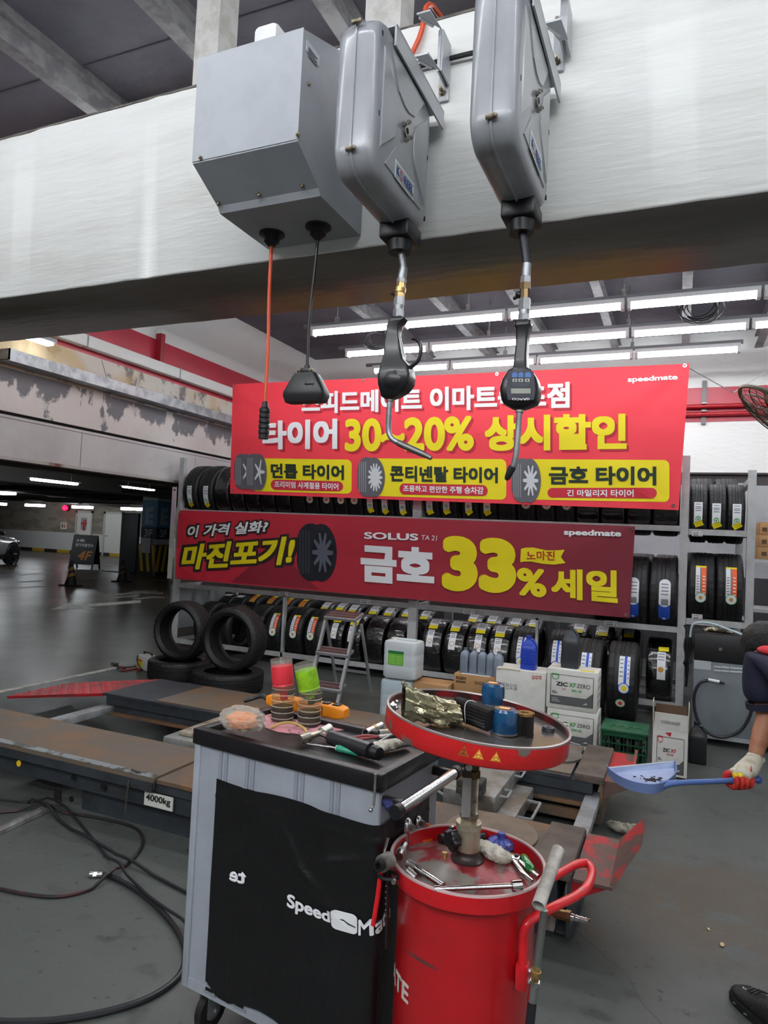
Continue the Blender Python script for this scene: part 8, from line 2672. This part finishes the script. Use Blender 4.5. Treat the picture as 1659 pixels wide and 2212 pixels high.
for x in (x0 + 0.08, x1 - 0.08):
    for y in (ym + 0.08, 6.58):
        part(t, 'caster', MB().lathe([(0.008, -0.014), (0.024, -0.014), (0.027, -0.008), (0.027, 0.008), (0.024, 0.014), (0.008, 0.014)], 16, (x, y, 0.0275), 'Y').box(x - 0.012, x + 0.012, y - 0.02, y + 0.02, 0.045, 0.058), RUB)
c = V((x0 + 0.17, ym + 0.16, zt + 0.012))
t = rag('shop_rag', 'spotted pale rag heaped on the black machine top', 'rag', c, [c + V((-0.1, 0, 0)), c + V((-0.03, 0.04, 0.008)), c + V((0.05, 0.0, 0.01)), c + V((0.12, 0.02, 0))], [0.018, 0.034, 0.03, 0.016], mat('rag_spotted', (200, 190, 160), 0.8, c2=(60, 54, 44), ns=22, lo=0.44, hi=0.52), 21)
solo('clear_hose', MB().tube([V((x0 - 0.03, ym + 0.1, zt - 0.05)), V((x0 - 0.01, ym + 0.08, zt + 0.06)), V((x0 + 0.1, ym + 0.06, zt + 0.085)), V((x0 + 0.24, ym + 0.05, zt + 0.05)), V((x0 + 0.36, ym + 0.05, zt + 0.012))], 0.009, 8, sub=6), mat('hose_pale', (186, 204, 212), 0.3), 'pale clear hose arching over the black machine top', 'hose', (x0 + 0.1, ym + 0.06, zt))
t = thing('cable_bundle', 'bundle of black cables hanging between rack post and machine', 'cables', (x0 - 0.05, ym + 0.3, 0.6))
for k in range(4):
    part(t, 'cable', MB().tube([(x0 - 0.03 - 0.015 * k, ym + 0.28, zt + 0.03), (x0 - 0.07 + 0.02 * k, ym + 0.26, zt - 0.14), (x0 - 0.04 - 0.01 * k, ym + 0.27, zt - 0.3), (x0 - 0.05, ym + 0.28 + 0.01 * k, zt - 0.5 + 0.08 * k)], 0.01, 7, sub=4), BLK)

# wall fan
fc = CAM + ray(1690, 903) * 4.0
fnrm = (-RT * 0.6 - UP * 0.7 + FW * 0.15).normalized()
t = thing('ceiling_fan', 'olive brown caged fan entering at the right picture edge', 'fan', fc)
x, y, d = frame(fnrm)
FAN = mat('fan_cage', (92, 86, 72), 0.4, 0.3)
rad = 0.29
for off, rr in ((0.0, rad), (0.03, rad * 0.86), (0.04, rad * 0.5), (-0.03, rad * 0.86), (-0.04, rad * 0.5)):
    part(t, 'cage_ring', MB().tube([fc + d * off + (x * cos(a) + y * sin(a)) * rr for a in [2 * PI * j / 40 for j in range(40)]], 0.004 if off else 0.012, 6, closed=True), FAN)
for k in range(28):
    a = 2 * PI * k / 28
    e = x * cos(a) + y * sin(a)
    part(t, 'cage_wire', MB().tube([fc - d * 0.045 + e * 0.06, fc - d * 0.04 + e * rad * 0.5, fc - d * 0.03 + e * rad * 0.86, fc + e * rad, fc + d * 0.03 + e * rad * 0.86, fc + d * 0.04 + e * rad * 0.5, fc + d * 0.045 + e * 0.06], 0.0022, 5), FAN)
for k in range(4):
    a = 2 * PI * k / 4 + 0.3
    e0, e1 = x * cos(a) + y * sin(a), x * cos(a + 0.75) + y * sin(a + 0.75)
    part(t, 'blade', MB().hexa([fc + e0 * 0.05 + d * 0.02, fc + e0 * rad * 0.9 + d * 0.03, fc + e1 * rad * 0.9 - d * 0.03, fc + e1 * 0.05 - d * 0.02, fc + e0 * 0.05 + d * 0.024, fc + e0 * rad * 0.9 + d * 0.034, fc + e1 * rad * 0.9 - d * 0.026, fc + e1 * 0.05 - d * 0.016]), mat('fan_blade', (120, 44, 46), 0.4))
part(t, 'motor', MB().cyl(fc - d * 0.2, fc - d * 0.06, 0.07, n=20), BLKM)
part(t, 'badge', MB().cyl(fc + d * 0.045, fc + d * 0.052, 0.06, n=20), FAN)
part(t, 'drop_pipe', MB().cyl(fc - d * 0.17, (fc - d * 0.17) + V((0.12, 0.1, 0.2)), 0.018, n=10).cyl((fc - d * 0.17) + V((0.12, 0.1, 0.2)), V((fc.x - d.x * 0.17 + 0.12, fc.y - d.y * 0.17 + 0.1, 4.7)), 0.018, n=10), GREYP)

# ================================================================ PERSON WITH DUSTPAN
def K(px, py, k):
    return CAM + ray(px, py) * k


def skinned(name, nodes, edges, M, T, sub=2, flat=None):
    """nodes: list of (point, rx, ry); one continuous surface grown along the edges"""
    me = bpy.data.meshes.new(name)
    r0 = root_of(T)
    me.from_pydata([tuple(V(p) - r0.location) for p, a, b in nodes], edges, [])
    o = bpy.data.objects.new(name, me)
    COL.objects.link(o)
    sk = o.modifiers.new('skin', 'SKIN')
    sk.use_smooth_shade = True
    sk.branch_smoothing = 0.4
    for i, (p, a, b) in enumerate(nodes):
        d = me.skin_vertices[0].data[i]
        d.radius = (a, b)
        d.use_root = i == 0
    ss = o.modifiers.new('sub', 'SUBSURF')
    ss.levels = ss.render_levels = sub
    dg = bpy.context.evaluated_depsgraph_get()
    m2 = bpy.data.meshes.new_from_object(o.evaluated_get(dg))
    m2.name = name
    m2.materials.clear()
    m2.materials.append(M)
    m2.polygons.foreach_set('material_index', [0] * len(m2.polygons))
    m2.polygons.foreach_set('use_smooth', [True] * len(m2.polygons))
    o.modifiers.clear()
    o.data = m2
    bpy.data.meshes.remove(me)
    o.parent = T
    return o


SKIN = mat('skin', (176, 122, 92), 0.5, c2=(160, 104, 78), ns=14)
NAVY = mat('shirt_navy', (26, 30, 52), 0.75, bump=0.15, bs=90)
SHRED = mat('shirt_red', (206, 52, 58), 0.75)
TROU = mat('trousers_black', (20, 20, 24), 0.8, bump=0.2, bs=60)
HAIR = mat('hair_black', (24, 22, 22), 0.6, bump=0.6, bs=140)
ankL, toeL = V((0.36, 2.60, 0.09)), V((0.235, 2.80, 0.03))
hip = V((0.62, 2.76, 0.90))
hipL, hipR = V((0.53, 2.72, 0.88)), V((0.70, 2.84, 0.88))
kneeL = V((0.455, 2.72, 0.48))
kneeR, ankR = V((0.78, 2.98, 0.49)), V((0.74, 2.82, 0.09))
belly, chest = V((0.57, 2.95, 1.02)), V((0.52, 3.18, 1.11))
shL, elL, wrL = K(1634, 1430, 3.02), K(1656, 1543, 3.0), K(1629, 1642, 2.93)
shR = shL + V((0.36, 0.16, 0.0))
neck = (shL + shR) / 2 + V((-0.03, 0.10, 0.03))
head = K(1655, 1398, 3.08)
neck = V((head.x + 0.10, head.y - 0.06, head.z - 0.0))
chest = (shL + shR) / 2 + V((0.02, -0.08, -0.05))
elR, wrR = shR + V((0.05, 0.05, -0.28)), shR + V((-0.02, 0.16, -0.5))
per = thing('person', 'person at the right edge bending over in navy shirt and black trousers, holding the dustpan', 'person', (0.55, 2.75, 0))
nodes = [(hip, .12, .10), (belly, .125, .1), (chest, .13, .105), (neck, .06, .06), (head, .075, .09), (head + (head - neck).normalized() * 0.06 + V((0, 0, -0.03)), .06, .08),
         (shL, .055, .055), (elL, .041, .041), (wrL, .027, .03), (shR, .055, .055), (elR, .041, .041), (wrR, .028, .03),
         (hipL, .085, .085), (kneeL, .055, .058), (ankL, .04, .042), (hipR, .085, .085), (kneeR, .055, .058), (ankR, .04, .042),
         (shL.lerp(elL, 0.5), .047, .047), (elL.lerp(wrL, 0.35), .043, .043), (elL.lerp(wrL, 0.75), .033, .035)]
edges = [(0, 1), (1, 2), (2, 3), (3, 4), (4, 5), (2, 6), (6, 18), (18, 7), (7, 19), (19, 20), (20, 8), (2, 9), (9, 10), (10, 11), (0, 12), (12, 13), (13, 14), (0, 15), (15, 16), (16, 17)]
part_body = skinned('body', nodes, edges, SKIN, per)
# shirt with short sleeves
slv = shL.lerp(elL, 0.80)
nodes = [(chest, .165, .135), (belly, .155, .125), (hip + V((0, 0.0, 0.0)), .165, .14), (shL, .095, .09), (shL.lerp(elL, 0.45), .09, .088), (slv, .086, .084), (shR, .085, .08), (shR.lerp(elR, 0.7), .075, .075), (neck + (chest - neck) * 0.35, .085, .075)]
shirt = skinned('shirt', nodes, [(0, 1), (1, 2), (0, 3), (3, 4), (4, 5), (0, 6), (6, 7), (0, 8)], NAVY, per)
part(per, 'sleeve_hem', MB().pipe(slv - (elL - shL).normalized() * 0.012, slv + (elL - shL).normalized() * 0.016, 0.076, 0.066, 28), NAVY)
q = K(1652, 1393, 2.93)
part(per, 'shoulder_patch', MB().ball(shL + V((0.045, -0.05, 0.062)), 0.05, 14, 9, (1.0, 0.8, 0.42)), SHRED)
nodes = [(hip + V((-0.01, 0.03, 0.03)), .16, .14), (hipL, .12, .115), (kneeL, .085, .085), (ankL + V((0, 0, 0.03)), .068, .068), (hipR, .115, .11), (kneeR, .085, .085), (ankR + V((0, 0, 0.03)), .068, .068)]
skinned('trousers', nodes, [(0, 1), (1, 2), (2, 3), (0, 4), (4, 5), (5, 6)], TROU, per)
# hair cap, ears, face
fwd = ((head - neck).normalized() * 0.4 + V((-0.3, 0.55, -0.7))).normalized()
upv = (V((-0.5, 0.45, 0.75))).normalized()
mb = MB().blob(head + upv * 0.022 - fwd * 0.012, (0.098, 0.104, 0.094), 3, 0.05, 3.5, 4)
part(per, 'hair', mb, HAIR, ang=80)
side = fwd.cross(upv).normalized()
part(per, 'ear', MB().ball(head + side * 0.078 - upv * 0.02, 0.022, 10, 7, (0.5, 1, 1.2)), SKIN)
part(per, 'ear', MB().ball(head - side * 0.078 - upv * 0.02, 0.022, 10, 7, (0.5, 1, 1.2)), SKIN)
part(per, 'nose', MB().ball(head + fwd * 0.098 - upv * 0.03, 0.016, 10, 7), SKIN)
for s in (-1, 1):
    part(per, 'eye', MB().ball(head + fwd * 0.085 + side * 0.03 * s - upv * 0.012, 0.011, 10, 7), INKB)
part(per, 'mouth', MB().ball(head + fwd * 0.085 - upv * 0.062, 0.016, 10, 6, (1, 1, 0.35)), mat('lips', (140, 80, 72), 0.5))


# shoes
def shoe(T, ank, toe):
    d = (V((toe.x, toe.y, 0)) - V((ank.x, ank.y, 0)))
    d.normalize()
    sx = V((d.y, -d.x, 0))
    base = V((toe.x, toe.y, 0)) - d * 0.285
    rs = []
    for s, w, h in ((0.0, 0.028, 0.07), (0.02, 0.037, 0.095), (0.07, 0.04, 0.105), (0.11, 0.041, 0.098), (0.15, 0.044, 0.08), (0.19, 0.049, 0.066), (0.23, 0.05, 0.057), (0.262, 0.043, 0.05), (0.28, 0.028, 0.042), (0.286, 0.012, 0.034)):
        c = base + d * s
        ring = []
        for j in range(20):
            a = 2 * PI * j / 20
            ww = w * (abs(cos(a)) ** 0.7) * (1 if cos(a) > 0 else -1)
            zz = 0.018 + (h - 0.018) * (0.5 + 0.5 * (abs(sin(a)) ** 0.8) * (1 if sin(a) > 0 else -1))
            ring.append(c + sx * ww + V((0, 0, zz)))
        rs.append(ring)
    s_ = part(T, 'shoe', MB().rings(rs), mat('shoe_black', (30, 30, 31), 0.65, bump=0.3, bs=120), ang=60)
    rs = []
    for s, w in ((0.0, 0.03), (0.02, 0.04), (0.1, 0.043), (0.16, 0.046), (0.2, 0.052), (0.24, 0.052), (0.27, 0.044), (0.288, 0.024), (0.293, 0.008)):
        c = base + d * s
        rs.append([c + sx * (w * q[0]) + V((0, 0, q[1])) for q in ((-1, 0.001), (1, 0.001), (1.02, 0.024), (0.98, 0.03), (-0.98, 0.03), (-1.02, 0.024))])
    part(s_, 'sole', MB().rings(rs), mat('sole_black', (22, 22, 22), 0.7), ang=40)
    mb = MB()
    for k in range(4):
        c = base + d * (0.06 + 0.055 * k)
        mb.hexa([c - sx * 0.046 + d * x_ + V((0, 0, z_)) - sx * o_ for x_, z_, o_ in ((0, 0.012, 0), (0.012, 0.01, 0), (0.012, 0.01, 0.008), (0, 0.012, 0.008), (0, 0.015, 0), (0.012, 0.013, 0), (0.012, 0.013, 0.008), (0, 0.015, 0.008))])
    part(s_, 'sole_fleck', mb, mat('sole_fleck', (120, 116, 112), 0.6))
    for k in range(3):
        c = base + d * (0.205 - 0.018 * k)
        part(s_, 'lace', MB().tube([c - sx * 0.024 + V((0, 0, 0.069 + 0.006 * k)), c + V((0, 0, 0.076 + 0.007 * k)), c + sx * 0.024 + V((0, 0, 0.069 + 0.006 * k))], 0.003, 6), BLK)
    c = base + d * 0.238
    for k in range(3):
        part(s_, 'print_dot', MB().ball(c + sx * (0.004 * k - 0.014) + d * (-0.006 * k) + V((0, 0, 0.0575 - 0.0008 * k)), 0.003, 8, 5), PAPER)
    return s_


shoe(per, ankL, toeL)
shoe(per, ankR, ankR + V((-0.12, 0.16, 0)))

# dustpan held out to the left
BP_ = mat('dustpan_blue', (150, 166, 200), 0.42, c2=(138, 154, 190), ns=6)
ZP = 0.612
curve = [(1312, 1656), (1326, 1670), (1348, 1683), (1375, 1692), (1405, 1696), (1428, 1693), (1446, 1683), (1460, 1667), (1457, 1642)]
C_ = [pZ(x, y, ZP) for x, y in curve]
CM = catmull(C_, 4)
cen = sum((V(p) for p in C_), V((0, 0, 0))) / len(C_)
h0, h1 = pZ(1440, 1692, ZP - 0.004), pZ(1638, 1684, ZP + 0.018)
t = thing('dustpan', 'light blue plastic dustpan with long handle held out over the floor', 'dustpan', cen)
fl = [V((cen.x + (p.x - cen.x) * 0.97, cen.y + (p.y - cen.y) * 0.97, ZP - 0.028)) for p in CM]
lip0, lip1 = CM[0], CM[-1]
top = fl[:]
mb = MB()
n = len(fl)
up_ = [V((p.x, p.y, ZP - 0.024)) for p in fl]
lo_ = [V((p.x, p.y, ZP - 0.029)) for p in fl]
lift_ = lambda L: [V((p.x, p.y, p.z + 0.02 * (1 if i in (0, n - 1) else 0))) for i, p in enumerate(L)]
mb.rings([lift_(lo_), lift_(up_)])
part(t, 'pan_floor', mb, BP_, smooth=False)
vs, fs = [], []
for i, p in enumerate(CM):
    o_ = (V((p.x, p.y, 0)) - V((cen.x, cen.y, 0))).normalized()
    vs += [V((p.x, p.y, ZP - 0.036)) - o_ * 0.004, V((p.x, p.y, ZP + 0.006)) + o_ * 0.006, V((p.x, p.y, ZP + 0.006)) + o_ * 0.001, V((p.x, p.y, ZP - 0.03)) - o_ * 0.009]
for i in range(n - 1):
    for j in range(4):
        a, b_ = 4 * i + j, 4 * i + (j + 1) % 4
        fs.append((a, b_, b_ + 4, a + 4))
fs += [(0, 1, 2, 3), (4 * n - 1, 4 * n - 2, 4 * n - 3, 4 * n - 4)]
part(t, 'pan_wall', MB().add(vs, fs), mat('dustpan_shaded', (108, 130, 180), 0.42), ang=50)  # same plastic as the floor, its shade painted in as a darker blue
part(t, 'front_lip', MB().tube([lip0 + V((0, 0, -0.006)), lip0.lerp(lip1, 0.5) + V((0, 0, -0.006)), lip1 + V((0, 0, -0.006))], 0.006, 8, flat=0.5), mat('lip_pale', (170, 178, 190), 0.5))
part(t, 'handle', MB().tube([h0 + V((-0.02, 0, -0.012)), h0.lerp(h1, 0.12), h0.lerp(h1, 0.5), h1], [0.018, 0.0115, 0.0105, 0.0125], 14, sub=3), mat('dustpan_handle', (80, 106, 164), 0.4))
part(t, 'handle_loop', MB().tube([h1 + V((0.012 * cos(a), 0, 0.014 * sin(a))) for a in [2 * PI * j / 14 for j in range(14)]], 0.005, 8, closed=True), MATS['dustpan_handle'])
DIRT = mat('dirt_dark', (40, 34, 32), 0.9)
mb = MB()
rr = random.Random(9)
q = pZ(1408, 1672, ZP)
for k in range(46):
    c = V((q.x + rr.gauss(0, 0.03), q.y + rr.gauss(0, 0.018), ZP - 0.0225))
    s = rr.uniform(0.002, 0.007)
    mb.ball(c, s, 6, 4, (1.4, 1, 0.5))
solo('swept_dirt', mb, DIRT, 'dark swept dirt lying in the blue dustpan', 'dirt', q, kind='stuff')

# gloved hand closed round the handle
GW = mat('glove_white', (214, 208, 190), 0.85, c2=(186, 178, 156), ns=20, bump=0.35, bs=160)
GR = mat('glove_red', (186, 36, 34), 0.6, c2=(206, 56, 40), ns=16, bump=0.3, bs=90)
GY_ = mat('glove_yellow', (222, 196, 40), 0.65, c2=(196, 160, 40), ns=18, bump=0.3, bs=90)
ax = (h1 - h0).normalized()
hc = h0.lerp(h1, 0.815)
tocam = (CAM - hc)
tocam = (tocam - ax * tocam.dot(ax)).normalized()
upn = ax.cross(tocam)
if upn.z < 0:
    upn = -upn
g = thing('work_glove', 'white cotton glove with red and yellow palm gripping the dustpan handle', 'glove', hc)
g.location = hc


def ringp(ang, r_, s):
    """point round the handle: 0 deg is above, 90 deg faces the camera"""
    return hc + ax * s + (upn * cos(R(ang)) + tocam * sin(R(ang))) * r_


rs = []
wdir = (wrL - hc)
pts = [wrL + (wrL - hc).normalized() * 0.012, wrL, wrL.lerp(ringp(10, 0.026, 0.015), 0.4), wrL.lerp(ringp(10, 0.026, 0.012), 0.8), ringp(28, 0.03, -0.004), ringp(48, 0.031, -0.016)]
rad = [(0.036, 0.036), (0.035, 0.033), (0.041, 0.032), (0.046, 0.029), (0.045, 0.023), (0.040, 0.014)]
cur = catmull(pts, 5)
for i, p in enumerate(cur):
    s = i / (len(cur) - 1) * (len(rad) - 1)
    a = int(min(s, len(rad) - 2))
    rx = rad[a][0] + (rad[a + 1][0] - rad[a][0]) * (s - a)
    ry = rad[a][1] + (rad[a + 1][1] - rad[a][1]) * (s - a)
    d_ = (cur[min(i + 1, len(cur) - 1)] - cur[max(i - 1, 0)]).normalized()
    xx = (ax - d_ * ax.dot(d_)).normalized()
    yy = d_.cross(xx)
    rs.append([p + xx * (rx * cos(2 * PI * j / 20)) + yy * (ry * sin(2 * PI * j / 20)) for j in range(20)])
part(g, 'back_of_hand', MB().rings(rs), GW, ang=70)
part(g, 'cuff', MB().tube([pts[0] + (pts[0] - pts[1]) * 0.6 + (xx * cos(a) * 0.0 + V((0, 0, 0))) if False else pts[0] + V((0.034 * cos(a), 0.034 * sin(a), 0.004 * sin(2 * a))) for a in [2 * PI * j / 18 for j in range(18)]], 0.0055, 8, closed=True), GW)
for k, (s, ln, r_) in enumerate(((-0.034, 0.92, 0.0105), (-0.012, 1.0, 0.0112), (0.010, 0.96, 0.011), (0.031, 0.84, 0.0098))):
    e = [ringp(a * ln + 34, 0.0315 - 0.0035 * (i > 3), s - 0.002 * i) for i, a in enumerate((0, 34, 70, 108, 146, 178))]
    f = part(g, 'finger', MB().tube(e[1:], [r_, r_ * 1.05, r_ * 0.95, r_ * 0.9, r_ * 0.7], 12, sub=4), GR, ang=70)
    part(f, 'knuckle', MB().tube([e[0], e[0].lerp(e[1], 0.6), e[1].lerp(e[2], 0.35)], [r_ * 0.95, r_ * 1.12, r_ * 1.06], 12, sub=3), GY_, ang=70)
e = [ringp(-10, 0.03, -0.03), ringp(-40, 0.032, -0.046), ringp(-80, 0.03, -0.05), ringp(-125, 0.029, -0.042), ringp(-160, 0.03, -0.03)]
part(g, 'thumb', MB().tube(e, [0.016, 0.0145, 0.0125, 0.0115, 0.008], 12, sub=4), GR, ang=70)
mb = MB()
for k in range(5):
    p = wrL.lerp(ringp(60, 0.045, -0.005), 0.42 + 0.09 * k) + tocam * 0.0295
    mb.ball(p + ax * (-0.014 + 0.004 * k), 0.0035, 6, 4, (1, 1, 1.3))
part(g, 'red_print', mb, mat('glove_print', (196, 70, 76), 0.7))
